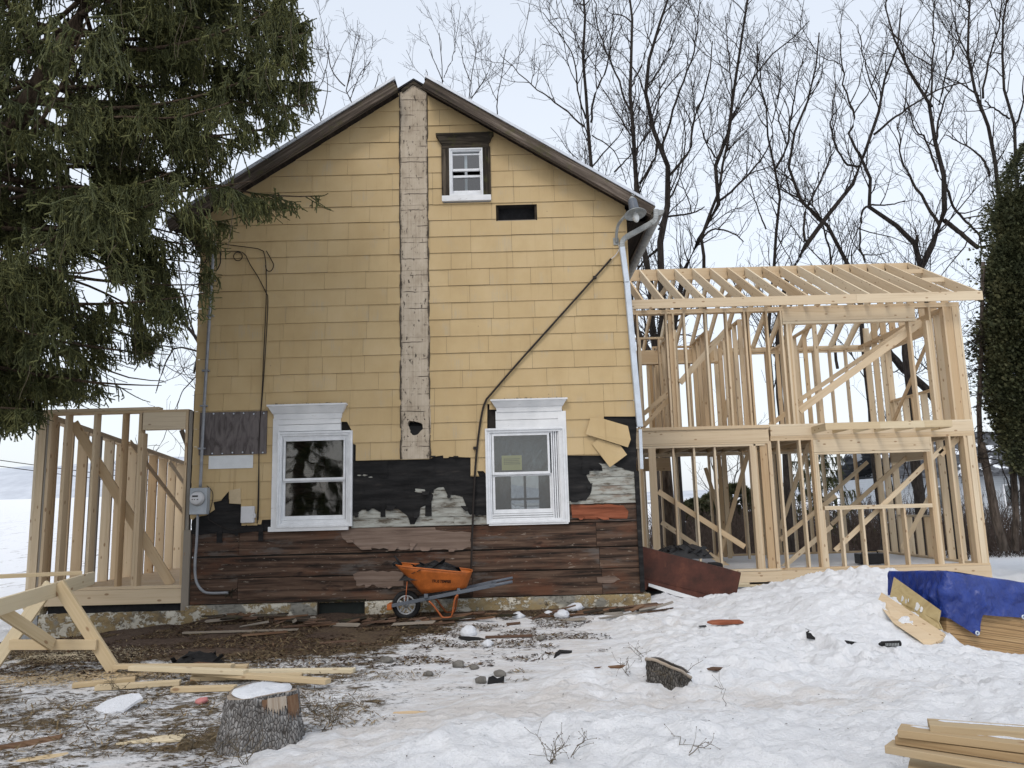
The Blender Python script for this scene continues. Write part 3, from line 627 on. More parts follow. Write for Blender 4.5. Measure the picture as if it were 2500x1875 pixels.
# --- windows
def ring_box(mb, r, t, y0, y1, tb=None):
    tb = t if tb is None else tb
    mb.abox(r[0], r[0] + t, y0, y1, r[2], r[3]); mb.abox(r[1] - t, r[1], y0, y1, r[2], r[3])
    mb.abox(r[0] + t, r[1] - t, y0, y1, r[3] - t, r[3], 'x'); mb.abox(r[0] + t, r[1] - t, y0, y1, r[2], r[2] + tb, 'x')
def pane(mb, r, y): mb.add([(r[0], y, r[2]), (r[1], y, r[2]), (r[1], y, r[3]), (r[0], y, r[3])], [(0, 1, 2, 3)])
def window(r, split, U, Lo, lab, frame_t=0.055):
    w = MB(); w.abox(r[0] + 0.03, r[1] - 0.03, YF + 0.0, YF + 0.12, r[2] + 0.03, r[2] + 0.05, 'x')
    ring_box(w, r, frame_t * 0.55, YF - 0.085, YF - 0.03); ring_box(w, inn(r, frame_t * 0.55 - 0.002), frame_t * 0.6, YF - 0.066, YF + 0.10)
    u = (min(U[0], Lo[0]) - 0.034, max(U[1], Lo[1]) + 0.034, Lo[2] - 0.054, U[3] + 0.03); i_ = inn(r, frame_t * 0.9)
    for x0, x1, z0, z1 in ((i_[0], u[0], i_[2], i_[3]), (u[1], i_[1], i_[2], i_[3]), (u[0], u[1], i_[2], u[2]), (u[0], u[1], u[3], i_[3])):
        if x1 - x0 > 0.004 and z1 - z0 > 0.004:
            d_ = 0 if z1 - z0 > x1 - x0 else 1; nst = max(1, int(min(x1 - x0, z1 - z0) / 0.028))
            for k in range(nst):                                # stepped jamb profile
                a_ = k / nst; b_ = (k + 1) / nst - 0.06
                if d_ == 0: w.abox(x0 + (x1 - x0) * a_, x0 + (x1 - x0) * b_, YF - 0.040 + 0.008 * (k % 2), YF + 0.06, z0, z1)
                else: w.abox(x0, x1, YF - 0.040 + 0.008 * (k % 2), YF + 0.06, z0 + (z1 - z0) * a_, z0 + (z1 - z0) * b_, 'x')
    f = w.build('window', M['vinyl'], house, bevel=0.003); f['label'] = lab
    s = MB(); ring_box(s, (U[0] - 0.03, U[1] + 0.03, U[2] - 0.035, U[3] + 0.03), 0.031, YF - 0.045, YF - 0.012, 0.036); s.build('upper_sash', M['vinyl'], f, bevel=0.002)
    s = MB(); ring_box(s, (Lo[0] - 0.035, Lo[1] + 0.035, Lo[2] - 0.055, Lo[3] + 0.03), 0.036, YF - 0.010, YF + 0.025, 0.056); s.build('lower_sash', M['vinyl'], f, bevel=0.002)
    g = MB(); pane(g, U, YF - 0.028); pane(g, Lo, YF + 0.008); g.build('pane', M['glass'], f)
    return f
wl_ = window(WL, 0, rect(697, 1076, 839, 1167, 11.17), rect(696, 1176, 837, 1259), 'dark glazed ground floor window on the left')
wr_ = window(WR, 0, rect(1206, 1063, 1337, 1152, 11.17), rect(1209, 1161, 1343, 1243), 'ground floor window with plastic film behind its glass')
wu_ = window(WU, 0, rect(1105, 368, 1170, 413, 11.17), rect(1106, 433, 1173, 466), 'small attic window with its lower sash raised', 0.04)
def film_sheet(r, y, name, m, par):
    nx, nz_ = 90, 110; X, Z = np.meshgrid(np.linspace(r[0], r[1], nx), np.linspace(r[2], r[3], nz_), indexing='ij')
    Y = y + 0.075 * (fbm((X * 0.85 - Z * 0.5) * 17, (Z * 0.85 + X * 0.5) * 3.2, 3, 4, 0.6) - 0.5); V = np.stack([X, Y, Z], -1).reshape(-1, 3); I = np.arange(nx * nz_).reshape(nx, nz_)
    Q = np.stack([I[:-1, :-1], I[1:, :-1], I[1:, 1:], I[:-1, 1:]], -1).reshape(-1, 4); return npmesh(name, V, Q, m, par, True)
film_sheet(inn(WR, 0.05), YF + 0.16, 'plastic_film', M['film'], wr_)
mb = MB(); q = rect(1225, 1112, 1274, 1148, YF + 0.03); mb.abox(q[0], q[1], YF + 0.02, YF + 0.022, q[2], q[3]); nt = mb.build('paper_notice', M['note'], wr_)
M['ink'] = plain('faded_ink', (0.10, 0.085, 0.04), 0.8)
mb = MB()                                                     # faded lines of print on the notice
for k in range(4):
    x = q[0] + 0.03
    while x < q[1] - 0.04: w = random.uniform(0.012, 0.03); mb.abox(x, x + w, YF + 0.018, YF + 0.019, q[3] - 0.055 - k * 0.024, q[3] - 0.045 - k * 0.024); x += w + 0.008
    if k > 2: break
mb.build('notice_print', M['ink'], wr_)
mb = MB(); q = rect(1105, 378, 1170, 381); mb.abox(q[0], q[1], YF - 0.034, YF - 0.022, q[2], q[3], 'x'); xm = fx(1138, 445); mb.abox(xm - 0.02, xm + 0.02, YF + 0.03, YF + 0.05, fz(1138, 468), fz(1138, 370)); mb.build('muntin', M['vinyl'], wu_)
# old casings
def cap(mb, r, top, d):                                        # moulded head: three steps
    x0, x1, z0, z1 = r; h = z1 - z0
    prof = [(0.0, 0.02), (0.35, 0.03), (0.42, 0.045), (0.62, 0.07), (0.86, 0.10), (0.88, 0.115), (1.0, 0.115)]
    V = []; Fs = []
    for t, o in prof: e_ = (o - 0.02) * 0.9; V += [(x0 + 0.09 - e_, YF - 0.05 - o * d, z0 + h * t), (x1 - 0.09 + e_, YF - 0.05 - o * d, z0 + h * t), (x1 - 0.09 + e_, YF, z0 + h * t), (x0 + 0.09 - e_, YF, z0 + h * t)]
    for i in range(len(prof) - 1):
        for k in range(4): a = 4 * i + k; b = 4 * i + (k + 1) % 4; Fs.append((a, b, b + 4, a + 4))
    Fs += [(3, 2, 1, 0), tuple(range(4 * len(prof) - 4, 4 * len(prof)))]; mb.add(V, Fs)
for nm, r_cap, panel, casings, sill in (('L', (653, 987, 848, 1022), (676, 1020, 832, 1052), [(664, 1022, 678, 1288)], (655, 1284, 850, 1296)),
                                        ('R', (1197, 974, 1386, 1004), (1210, 1002, 1373, 1046), [(1366, 1003, 1386, 1275)], (1194, 1273, 1388, 1281))):
    mb = MB(); cap(mb, rect(*r_cap, 11.1), 0, 1); hd = mb.build('window_head', M['peelwhite'], house)
    mb = MB(); q = rect(*panel, 11.14); mb.abox(q[0], q[1], YF - 0.055, YF, q[2], (q[2] + q[3]) / 2 - 0.003, 'x'); mb.abox(q[0], q[1], YF - 0.058, YF, (q[2] + q[3]) / 2 + 0.003, q[3], 'x'); mb.build('head_panel', M['peelwhite'], house)
    for c in casings: mb = MB(); q = rect(*c, 11.14); mb.abox(q[0], q[1], YF - 0.064, YF, q[2], q[3]); mb.build('window_casing', M['peelwhite'], house)
    mb = MB(); q = rect(*sill, 11.14); mb.abox(q[0], q[1], YF - 0.075, YF, q[2], q[3], 'x'); mb.build('window_sill', M['peelwhite'], house)
    mb = MB(); q = rect(*r_cap, 11.1)                          # crumbs of moss and paint on the head
    for k in range(70):
        x = random.uniform(q[0] + 0.03, q[1] - 0.03); y = random.uniform(YF - 0.14, YF - 0.045); h = random.uniform(.006, .022) * (0.5 + random.random()); a = random.uniform(.006, .016)
        mb.add([(x - a, y - a, q[3]), (x + a, y - a, q[3]), (x + a, y + a, q[3]), (x - a, y + a, q[3]), (x + random.uniform(-a, a), y, q[3] + h)], [(0, 1, 4), (1, 2, 4), (2, 3, 4), (3, 0, 4)])
    mb.build('moss_crust', M['oldtrim'], house)
mb = MB(); cap(mb, rect(1064, 328, 1206, 360, 11.1), 0, 1); mb.build('window_head', M['oldtrim'], house)
for c in ((1078, 358, 1097, 480), (1178, 358, 1198, 480)):
    mb = MB(); q = rect(*c, 11.14); mb.abox(q[0], q[1], YF - 0.07, YF, q[2], q[3]); mb.build('window_casing', M['oldtrim'], house)
mb = MB(); q = rect(1079, 477, 1199, 490, 11.12); mb.abox(q[0], q[1], YF - 0.095, YF, q[2], q[3], 'x'); mb.build('window_sill', M['peelwhite'], house)
# vent opening with rough framing
mb = MB(); v = VENT
for x0, x1, z0, z1 in ((v[0], v[0] + 0.035, v[2], v[3]), (v[1] - 0.035, v[1], v[2], v[3])): MB().abox(x0, x1, YF - 0.01, YF + 0.12, z0, z1).build('vent_frame', M['oldtrim'], house)
mb = MB(); mb.abox(v[0] + 0.02, v[1] - 0.02, YF - 0.03, YF + 0.1, v[2], v[2] + 0.014, 'x'); mb.build('vent_sill', M['lumber_grey'], house)
mb = MB(); mb.abox(v[0] - 0.02, v[1] + 0.02, YF + 0.14, YF + 0.45, v[2] - 0.02, v[3] + 0.02); mb.build('vent_box', M['roofblack'], house)
# plywood patch and paper strip
mb = MB(); q = rect(489, 1006, 653, 1110, YS); mb.abox(q[0], q[1], YS - 0.035, YS - 0.018, q[2], q[3], 'x'); pp = mb.build('plywood_patch', M['oldply'], house)
mb = MB()
for i in range(7):
    x = q[0] + 0.05 + i * (q[1] - q[0] - 0.1) / 6
    for z in (q[2] + 0.025, q[3] - 0.03): mb.lathe((x, YS - 0.036, z + random.uniform(-.01, .01)), [(0.012, 0), (0.010, 0.003), (0.0, 0.004)], (0, -1, 0), 8)
mb.build('nail_heads', M['galv'], pp)
mb = MB(); q = rect(511, 1112, 619, 1144, YS); mb.abox(q[0], q[1], YS - 0.024, YS - 0.021, q[2], q[3], 'x'); mb.build('pale_strip', M['paper'], house)
# ------------------------------------------------------------ the new two storey frame on the right
YA, YK, YR = 15.2, 19.66, 17.45
SD, ST = 0.14, 0.038                      # stud depth and thickness
AX0, AX1 = 1.90, 9.0
Z1, Z1T, Z2B, Z2, Z2T = 0.22, 2.65, 2.745, 2.97, 5.25
addn = thing('timber_frame', 'new two storey pale timber house frame with open rafters, standing right of the yellow house', 'house frame', (5.4, YA, -0.1))
def box(name, x0, x1, y0, y1, z0, z1, ax, root=None, m=None):
    mb = MB(); mb.abox(x0, x1, y0, y1, z0, z1, ax); return mb.build(name, m or M['lumber'], root or addn, recalc=False)
def bm(name, p0, p1, w, h, root=None, m=None, up=(0, 0, 1)):
    mb = MB(); mb.beam(p0, p1, w, h, up); return mb.build(name, m or M['lumber'], root or addn, recalc=False)
# foundation, sill, floor
box('foundation_wall', AX0, AX1 - 0.02, YA + 0.03, YA + 0.25, -1.0, -0.105, 'x', m=M['block'])
box('foundation_wall', AX1 - 0.24, AX1 - 0.021, YA + 0.25, YK, -1.0, -0.105, 'y', m=M['block']); box('foundation_wall', AX0, AX1 - 0.24, YK - 0.22, YK, -1.0, -0.105, 'x', m=M['block'])
vx0, vx1 = pix(2108, 1440, YA).x, pix(2152, 1440, YA).x; vz0, vz1 = pix(2130, 1470, YA).z, pix(2130, 1425, YA).z
mb = MB(); mb.abox(vx0 - 0.02, vx1 + 0.02, YA + 0.018, YA + 0.028, vz0, vz1, 'x'); fv = mb.build('foundation_vent', M['black'], addn)
mb = MB()
for k in range(9): x = vx0 + (vx1 - vx0) * (k + 0.5) / 9; mb.abox(x - 0.009, x + 0.009, YA + 0.004, YA + 0.017, vz0 + 0.02, vz1 - 0.02)
mb.build('vent_slats', M['gutter'], fv)
box('sill_plate', AX0, AX1, YA - 0.012, YA + SD, -0.10, -0.062, 'x', m=M['lumber_pt']); box('sill_plate', AX0, 4.4, YA - 0.03, YA + 0.1, -0.06, -0.022, 'x', m=M['lumber_pt'])
xs_ = pix(1908, 1400, YA).x
box('rim_joist', AX0, xs_ - 0.003, YA - 0.035, YA + 0.0, -0.02, 0.175, 'x'); box('rim_joist', xs_, AX1 + 0.02, YA, YA + ST, -0.058, 0.178, 'x', m=M['lumber_warm'])
box('rim_joist', AX1 - ST, AX1, YA + 0.04, YK, -0.058, 0.178, 'y'); box('rim_joist', AX0, AX1, YK - ST, YK, -0.058, 0.178, 'x')
M['deck'] = M['snowy']
box('floor_deck', AX0, AX1, YA + 0.045, YK - 0.001, 0.165, 0.181, 'x', m=M['snowy'])
# lower front wall
box('bottom_plate', AX0, xs_, YA - 0.02, YA + SD, 0.182, 0.22, 'x'); box('bottom_plate', xs_ + 0.002, AX1 + 0.01, YA, YA + SD, 0.182, 0.22, 'x')
def stud(x, y, z0, z1, name='stud', wx=ST, wy=SD, root=None, m=None, jig=0.004):
    a = random.uniform(-jig, jig); mm = m or (M['lumber_warm'] if random.random() < 0.3 else M['lumber'])
    mb = MB(); mb.abox(x, x + wx, y, y + wy, z0, z1); 
    for i in range(4, 8): mb.v[i] = (mb.v[i][0] + a, mb.v[i][1], mb.v[i][2])
    return mb.build(name, mm, root or addn, recalc=False)
OX1 = 5.02                                                     # the wide opening on the left, its header set up in the floor
box('header', AX0, OX1 - 0.04, YA - 0.004, YA + SD, 2.645, 2.872, 'x'); box('header_plate', AX0, OX1 - 0.12, YA, YA + SD, 2.565, 2.60, 'x'); box('header_plate', AX0, OX1 - 0.04, YA - 0.002, YA + SD, 2.605, 2.642, 'x')
box('band_board', AX0, pix(1878, 1045, YA).x, YA - 0.02, YA + SD, 2.905, 2.968, 'x'); box('band_board', AX0, OX1, YA + 0.01, YA + SD, 2.875, 2.90, 'x')
for x in (3.10, 3.505, 3.91): stud(x, YA + 0.05, Z1, 2.565, wy=0.09)
stud(2.62, YA, Z1, 2.565, wx=0.14, wy=ST)
for k in range(3): stud(2.42 + k * 0.045, YA + 0.06 + k * 0.1, Z1, 2.565, wx=ST)
xj = pix(1838, 1220, YA).x
for k, w in enumerate((0, 1, 2)): stud(4.60 + k * 0.0385, YA + 0.0, Z1, 2.565 if k < 2 else 2.90, 'jack_stud')
stud(4.80, YA + 0.02, Z1, 2.90, wx=0.14, wy=ST, m=M['lumber_warm']); stud(4.955, YA + 0.0, Z1, 2.90); stud(4.995, YA + 0.03, Z1, Z1T)
stud(4.716, YA + 0.05, Z1, 2.90, m=M['lumber_warm'])
WX0, WX1 = 5.96, 8.03                                          # the wide window
for x in (5.155, 5.565): stud(x, YA, Z1, Z1T)
for k in range(3): stud(WX0 - 0.155 + k * 0.0385, YA, Z1, Z1T if k == 0 else 2.36, 'jack_stud')
stud(WX0 - 0.0385, YA + 0.01, Z1, 1.29, 'jack_stud')
for k in range(3): stud(WX1 + 0.002 + k * 0.0385, YA, Z1, Z1T if k == 2 else 2.36, 'jack_stud')
box('header', WX0 - 0.115, WX1 + 0.078, YA - 0.003, YA + SD, 2.408, 2.648, 'x'); box('header_plate', WX0 - 0.115, WX1 + 0.078, YA, YA + SD, 2.362, 2.402, 'x')
box('window_sill', WX0, WX1, YA - 0.002, YA + SD, 1.292, 1.33, 'x'); box('window_sill', WX0, WX1, YA, YA + SD, 1.331, 1.366, 'x')
for x in (6.25, 6.66, 7.065, 7.47): stud(x, YA, Z1, 1.29, 'cripple_stud')
for x in (8.49,): stud(x, YA, Z1, Z1T)
for x, d in ((8.78, 0), (8.82, 0.02), (AX1 - ST, 0)): stud(x, YA + d, Z1, Z1T, 'corner_post')
stud(8.86, YA + 0.001, Z1, Z1T, 'corner_post', wx=0.10, wy=ST)
box('top_plate', OX1 - 0.001, AX1, YA, YA + SD, Z1T, Z1T + 0.045, 'x'); box('top_plate', OX1 - 0.001, AX1, YA, YA + SD, Z1T + 0.047, Z2B, 'x')
# second floor
box('rim_joist', OX1 + 0.01, AX1, YA - 0.002, YA + ST, Z2B + 0.002, 2.93, 'x'); box('rim_joist', AX0, AX1, YK - ST, YK, Z2B, 2.93, 'x')
x = AX0 + 0.1
while x < AX1 - 0.1: box('floor_joist', x, x + ST, YA + 0.15, YK - ST - 0.001, Z2B - 0.02, 2.93, 'y', m=M['lumber_warm']); x += 0.4064
box('floor_joist', AX1 - ST, AX1, YA + ST, YK - ST, Z2B, 2.93, 'y')
box('subfloor', AX0, AX1 + 0.001, YA + 0.145, YK, 2.932, 2.95, 'x', m=M['lumber_warm'])
box('bottom_plate', OX1 - 1.0, AX1, YA + 0.001, YA + SD, 2.932, Z2, 'x')
# upper front wall
UX0, UX1 = 5.66, 7.95
for x in (2.52, 3.10, 3.235, 3.46, 3.885, 4.30, 4.67, 4.735, 5.11, 5.40): stud(x, YA, Z2, Z2T)
stud(3.16, YA + 0.03, Z2, Z2T, wx=0.085, wy=ST, m=M['lumber_warm'])
for k in range(3): stud(5.45 + k * 0.0385 + 0.05, YA, Z2, 4.975, 'jack_stud')
box('header', 5.445, 8.10, YA - 0.003, YA + SD, 5.03, Z2T, 'x'); box('header_plate', 5.445, 8.10, YA, YA + SD, 4.978, 5.026, 'x')
for k in range(3): stud(8.30 + k * 0.0385, YA, Z2, 4.975 if k < 2 else Z2T, 'jack_stud')
stud(7.98, YA + 0.05, Z2, 4.975, 'jack_stud', wx=0.04)
stud(8.66, YA + 0.001, Z2, Z2T, 'corner_post', m=M['lumber_warm']); stud(8.70, YA, Z2, Z2T, 'corner_post', wx=0.14, wy=ST); stud(AX1 - ST, YA, Z2, Z2T, 'corner_post'); stud(8.845, YA + 0.003, Z2, Z2T, 'corner_post', wx=0.11, wy=ST)
box('top_plate', AX0, AX1, YA, YA + SD, Z2T, Z2T + 0.042, 'x'); box('top_plate', AX0, AX1, YA, YA + SD, Z2T + 0.044, 5.335, 'x')
# back walls
for z0, z1 in ((Z1, Z1T), (Z2, Z2T)):
    x = AX0 + 0.12
    while x < AX1 - 0.1:
        stud(x, YK - SD, z0, z1, wy=SD); x += 0.4064
    box('top_plate', AX0, AX1, YK - SD, YK, z1, z1 + 0.042, 'x'); box('top_plate', AX0, AX1, YK - SD, YK, z1 + 0.044, z1 + 0.085, 'x'); box('bottom_plate', AX0, AX1, YK - SD, YK, z0 - 0.038, z0, 'x')
box('header', 2.6, 3.9, YK - SD - 0.03, YK - SD - 0.001, 2.30, 2.62, 'x', m=M['lumber_warm'])
# right side wall with window openings
for z0, z1, wy0, wy1, wz0, wz1 in ((Z1, Z1T, 16.8, 18.3, 1.1, 2.3), (Z2, Z2T, 16.3, 18.1, 3.75, 4.95)):
    y = YA + SD + 0.18
    while y < YK - 0.2:
        if wy0 < y < wy1: stud(AX1 - SD, y, z0, wz0 - 0.04, 'cripple_stud', wx=SD, wy=ST)
        else: stud(AX1 - SD, y, z0, z1, wx=SD, wy=ST)
        y += 0.4064
    for yy in (wy0 - 0.08, wy1 + 0.04): stud(AX1 - SD, yy, z0, z1, 'jack_stud', wx=SD, wy=ST)
    box('header', AX1 - SD, AX1 - 0.001, wy0 - 0.04, wy1 + 0.04, wz1, z1 - 0.001, 'y'); box('window_sill', AX1 - SD, AX1 - 0.001, wy0 - 0.04, wy1 + 0.04, wz0 - 0.038, wz0, 'y')
    box('top_plate', AX1 - SD, AX1, YA + SD, YK - SD, z1, z1 + 0.085, 'y', m=M['lumber_warm']); box('bottom_plate', AX1 - SD, AX1, YA + SD, YK - SD, z0 - 0.038, z0, 'y')
# partitions inside
def part_y(x, y0, y1, z0, z1, step_=0.4064):
    y = y0
    while y < y1: stud(x, y, z0, z1, wx=0.09, wy=ST); y += step_
    box('partition_plate', x, x + 0.09, y0, y1, z1, z1 + 0.04, 'y', m=M['lumber_warm'])
def part_x(y, x0, x1, z0, z1, step_=0.4064):
    x = x0
    while x < x1: stud(x, y, z0, z1, wx=ST, wy=0.09); x += step_
    box('partition_plate', x0, x1, y, y + 0.09, z1, z1 + 0.04, 'x', m=M['lumber_warm'])
part_y(3.34, 15.75, 19.3, Z2, 5.0); part_y(4.72, 15.8, 18.2, Z2, 5.2); part_x(17.4, 2.4, 4.7, Z2, 4.62)
box('header', 2.2, 4.6, 17.36, 17.40, 4.66, 4.93, 'x'); box('header_plate', 2.2, 4.6, 17.34, 17.42, 4.62, 4.658, 'x')
part_y(4.84, 18.2, 19.3, Z1, 2.6); part_x(17.8, 5.2, 6.4, Z1, 2.6); part_y(6.5, 16.4, 19.2, Z2, 5.2, 0.61); part_x(18.4, 3.4, 4.7, Z2, 5.2); part_x(16.4, 2.35, 3.3, Z2, 5.0); part_y(4.05, 15.9, 17.3, Z2, 5.0)
# temporary braces
def brace(a, b, ya, yb, w=0.09, t=0.03):
    bm('brace', pix(*a, ya), pix(*b, yb), t, w)
brace((2039, 1344), (2300, 1095), YA + 0.17, YA + 0.17); brace((1951, 1003), (2250, 786), YA + 0.17, YA + 0.17, 0.14)
brace((1950, 978), (2240, 782), YA + 0.9, YA + 0.9); brace((1607, 1200), (1818, 1335), YA + 0.17, YA + 0.17, 0.10)
brace((1615, 1275), (1790, 1392), YA + 1.6, YA + 1.6, 0.10); brace((1722, 1142), (1798, 1388), YK - 0.18, YK - 0.18); brace((1825, 1110), (1752, 1375), 17.0, 17.0)
brace((2030, 1280), (2225, 1107), YK - 2.0, YK - 2.0); brace((2010, 1222), (2118, 1128), YK - 0.18, YK - 0.18); brace((1905, 1318), (2040, 1210), YA + 1.2, YA + 1.2)
brace((1908, 1388), (2030, 1285), YA + 1.0, YA + 1.0); brace((1905, 1290), (1975, 1080), 17.5, 17.5); brace((2203, 1340), (2282, 1190), 16.2, 15.6)
brace((2295, 1110), (2342, 1066), YA + 0.17, YA + 0.17, 0.12); brace((2182, 1027), (2270, 822), 17.6, 15.6); brace((1660, 935), (1772, 808), YA + 0.5, YA + 0.5, 0.12)
brace((1572, 1040), (1640, 968), YA + 0.3, YA + 0.3); brace((1572, 1010), (1640, 950), YA + 0.8, YA + 0.8); brace((1768, 1030), (1782, 950), YA + 2, YA + 2); brace((1880, 1038), (1955, 982), YA + 0.6, YA + 0.6)
# cantilevered pent frame at the second floor
CX0, CX1, CY = 5.83, 8.20, 14.5
pt = M['lumber_pt']
xa, xb = pix(2149, 1040, CY).x, pix(2258, 1040, CY).x
for p, q in ((CX0, xa - 0.002), (xa, xb - 0.002), (xb, CX1)): box('cantilever_rim', p, q, CY, CY + ST, 2.775, 2.905, 'x', m=pt)
x = CX0
while x < CX1: box('cantilever_joist', x, x + ST, CY + ST + 0.001, YA - 0.003, 2.765, 2.900, 'y', m=pt); x += 0.4064
box('cantilever_joist', CX1 - ST, CX1, CY + ST + 0.001, YA - 0.003, 2.765, 2.900, 'y', m=pt)
# roof: ridge, rafters, fascia
RS = (6.87 - 5.47) / (YR - 14.9)
def rz(y): return 6.87 - RS * abs(y - YR)
box('ridge_board', AX0, 9.29, YR - 0.019, YR + 0.019, 6.60, 6.865, 'x')
x = 2.22
xr = []
while x < 9.5:
    xr.append(x); x += 0.4064
while xr[-1] > 9.05: xr.pop()
for x in xr + [9.25]:
    for sgn in (-1, 1):
        ye = YR + sgn * (YR - 14.92); mb = MB(); n = Vector((0, sgn * (RS), 1)).normalized() * 0.10
        p0 = Vector((x, YR + sgn * 0.02, 6.87)) - n; p1 = Vector((x, ye, rz(14.92))) - n
        mb.beam(p0, p1, ST, 0.20); mb.build('rafter', M['lumber'], addn, recalc=False)
xf = pix(2089, 725, 14.9).x
for yb, s_ in ((14.90 - ST, 0), (YR + (YR - 14.9), 1)):
    box('fascia_board', AX0, xf, yb, yb + ST, 5.285, 5.465, 'x'); box('fascia_board', xf + 0.003, 9.29, yb, yb + ST, 5.285, 5.465, 'x')
for t in (0.25, 0.56):
    for x0, x1 in ((8.71, xr[-1] - 0.001), (xr[-1] + 0.04, 9.25)):
        y = YR - (YR - 14.9) * t; bm('lookout', (x0, y, rz(y) - 0.05), (x1, y, rz(y) - 0.05), ST, 0.10)
for k in range(9):                                             # studs filling the right gable
    y = YA + 0.35 + k * 0.45
    if abs(y - YR) > 0.05: stud(AX1 - SD, y, 5.336, rz(y) - 0.22, 'gable_stud', wx=SD, wy=ST)
for k in range(7): box('collar_tie', xr[k * 2 + 1] + 0.04, xr[k * 2 + 1] + 0.075, YR - 0.9, YR + 0.9, 6.18, 6.32, 'y') if k in (1, 3) else None
# ------------------------------------------------------------ one storey frame at the left of the house
lean = thing('porch_frame', 'small one storey stud wall frame with a doorway, attached left of the yellow house', 'wall frame', (-5.8, 11.2, 0.3))
LX0, LX1, LY = -6.90, -4.70, 11.2
L_ = lambda *a, **k: box(*a, root=lean, **k)
L_('top_plate', LX0 + 0.02, LX1, LY, LY + SD, 2.995, 3.03, 'x'); L_('top_plate', LX0 + 0.02, pix(388, 993, LY).x, LY - 0.004, LY + SD, 3.033, 3.075, 'x')
L_('bottom_plate', LX0, LX1, LY, LY + SD, 0.505, 0.545, 'x'); L_('rim_joist', LX0, LX1 + 0.01, LY - 0.01, LY + ST, 0.30, 0.50, 'x')
L_('floor_deck', LX0 + 0.05, LX1, LY + ST, LY + 4.6, 0.46, 0.478, 'x', m=M['lumber_warm'])
def ls(x, y, z0, z1, name='stud', **k): return stud(x, y, z0, z1, name, root=lean, **k)
for x, w, d in ((LX0, ST, SD), (LX0 + ST, 0.10, ST)): ls(x, LY + 0.001, 0.545, 2.995, 'corner_post', wx=w, wy=d)
ls(LX0 + 0.15, LY + 0.002, 0.545, 2.995, 'corner_post', m=M['lumber_grey'], wx=0.03, wy=0.1)
for x in (-6.72, -6.485, -6.075, -5.655, -5.42): ls(x, LY, 0.545, 2.995)
ls(-5.40 + 0.02, LY + 0.002, 0.545, 2.70, 'jack_stud'); ls(LX1 - ST, LY, 0.545, 2.995)
L_('header', -5.36, LX1 - ST - 0.001, LY - 0.003, LY + SD, 2.785, 2.993, 'x'); L_('header_plate', -5.36, LX1 - ST - 0.001, LY, LY + SD, 2.745, 2.782, 'x')
ls(-4.695, LY - 0.03, 0.13, 1.30, 'old_post', wx=0.10, wy=0.10, m=M['lumber_grey']); ls(-4.685, LY - 0.01, 1.30, 3.0, 'old_post', wx=0.05, wy=0.08, m=M['lumber_grey'])
y = LY + SD + 0.12; k = 0
zt = lambda yy: 2.99 - 0.088 * (yy - LY)
while y < LY + 4.9:
    ls(LX0 + 0.01, y, 0.2, zt(y) - 0.04, wx=SD + 0.02, wy=ST, m=M['lumber_grey'] if k == 3 else None); y += 0.4064; k += 1
for dz in (0.0, 0.042): bm('top_plate', (LX0 + 0.07, LY + SD + 0.001, zt(LY + SD) - 0.02 + dz), (LX0 + 0.07, LY + 4.95, zt(LY + 4.95) - 0.02 + dz), SD, 0.038, lean)
bm('brace', pix(180, 1033, LY + 0.16), pix(418, 1427, LY + 0.16), 0.02, 0.14, lean); bm('brace', pixX(318, 1079, LX0 + 0.19), pixX(450, 1255, LX0 + 0.19), 0.09, 0.02, lean, up=(1, 0, 0)); bm('brace', pixX(413, 1127, LX0 + 0.20), pixX(456, 1190, LX0 + 0.20), 0.09, 0.02, lean, up=(1, 0, 0))
bm('brace', pix(443, 1050, LY + 0.9), pix(462, 1100, LY + 0.9), 0.04, 0.06, lean, m=M['lumber_grey'])
for k, z in enumerate((0.265, 0.225, 0.185)): L_('blocking', LX0 - 0.01 + 0.01 * k, LX0 + 0.24 - 0.008 * k, LY - 0.01 + 0.006 * k, LY + 0.18, z, z + 0.036, 'x', m=pt)
L_('blocking', LX0 - 0.02, LX0 + 0.20, LY + 0.0, LY + 0.2, -0.6, 0.183, 'z', m=M['block'])
L_('gap_shade_strip', LX0 + 0.3, LX1, LY + 0.06, LY + 0.14, 0.17, 0.30, 'x', m=M['roofblack'])  # black strip standing in for the shade in the gap below the deck
mb = MB(); xs = np.linspace(LX0 + 0.25, LX1 + 0.09, 40); zz = np.linspace(-0.6, 0.20, 8); V = []; Fs = []
for i, x in enumerate(xs):
    for j, z in enumerate(zz): V.append((x, LY - 0.0 - 0.10 * float(fbm(x * 2.2, z * 3, 9, 4)) - 0.05 * (1 - j / 7), z))
    V.append((x, LY + 0.06, 0.20 - 0.03 * random.random()))
m = len(zz) + 1
for i in range(len(xs) - 1):
    for j in range(m - 1): a = i * m + j; Fs.append((a, a + m, a + m + 1, a + 1))
mb.add(V, Fs, None, True); mb.build('old_stone_footing', M['found'], lean)
PRINTS = []                                                        # trodden boot prints: two tracks across the yard
_pr = random.Random(4)
for (xa, ya), (xb, yb), n_ in (((0.2, 6.1), (4.6, 7.6), 15), ((1.2, 10.2), (3.4, 6.2), 11), ((3.9, 5.2), (2.0, 9.6), 10), ((4.6, 7.0), (2.6, 11.2), 9)):
    for k_ in range(n_):
        f_ = (k_ + _pr.uniform(-.2, .2)) / (n_ - 1); a_ = math.atan2(yb - ya, xb - xa); sd__ = .12 * (1 if k_ % 2 else -1); PRINTS.append((xa + (xb - xa) * f_ - math.sin(a_) * sd__ + _pr.uniform(-.06, .06), ya + (yb - ya) * f_ + math.cos(a_) * sd__ + _pr.uniform(-.06, .06), _pr.uniform(.065, .085), a_ + _pr.uniform(-.35, .35)))
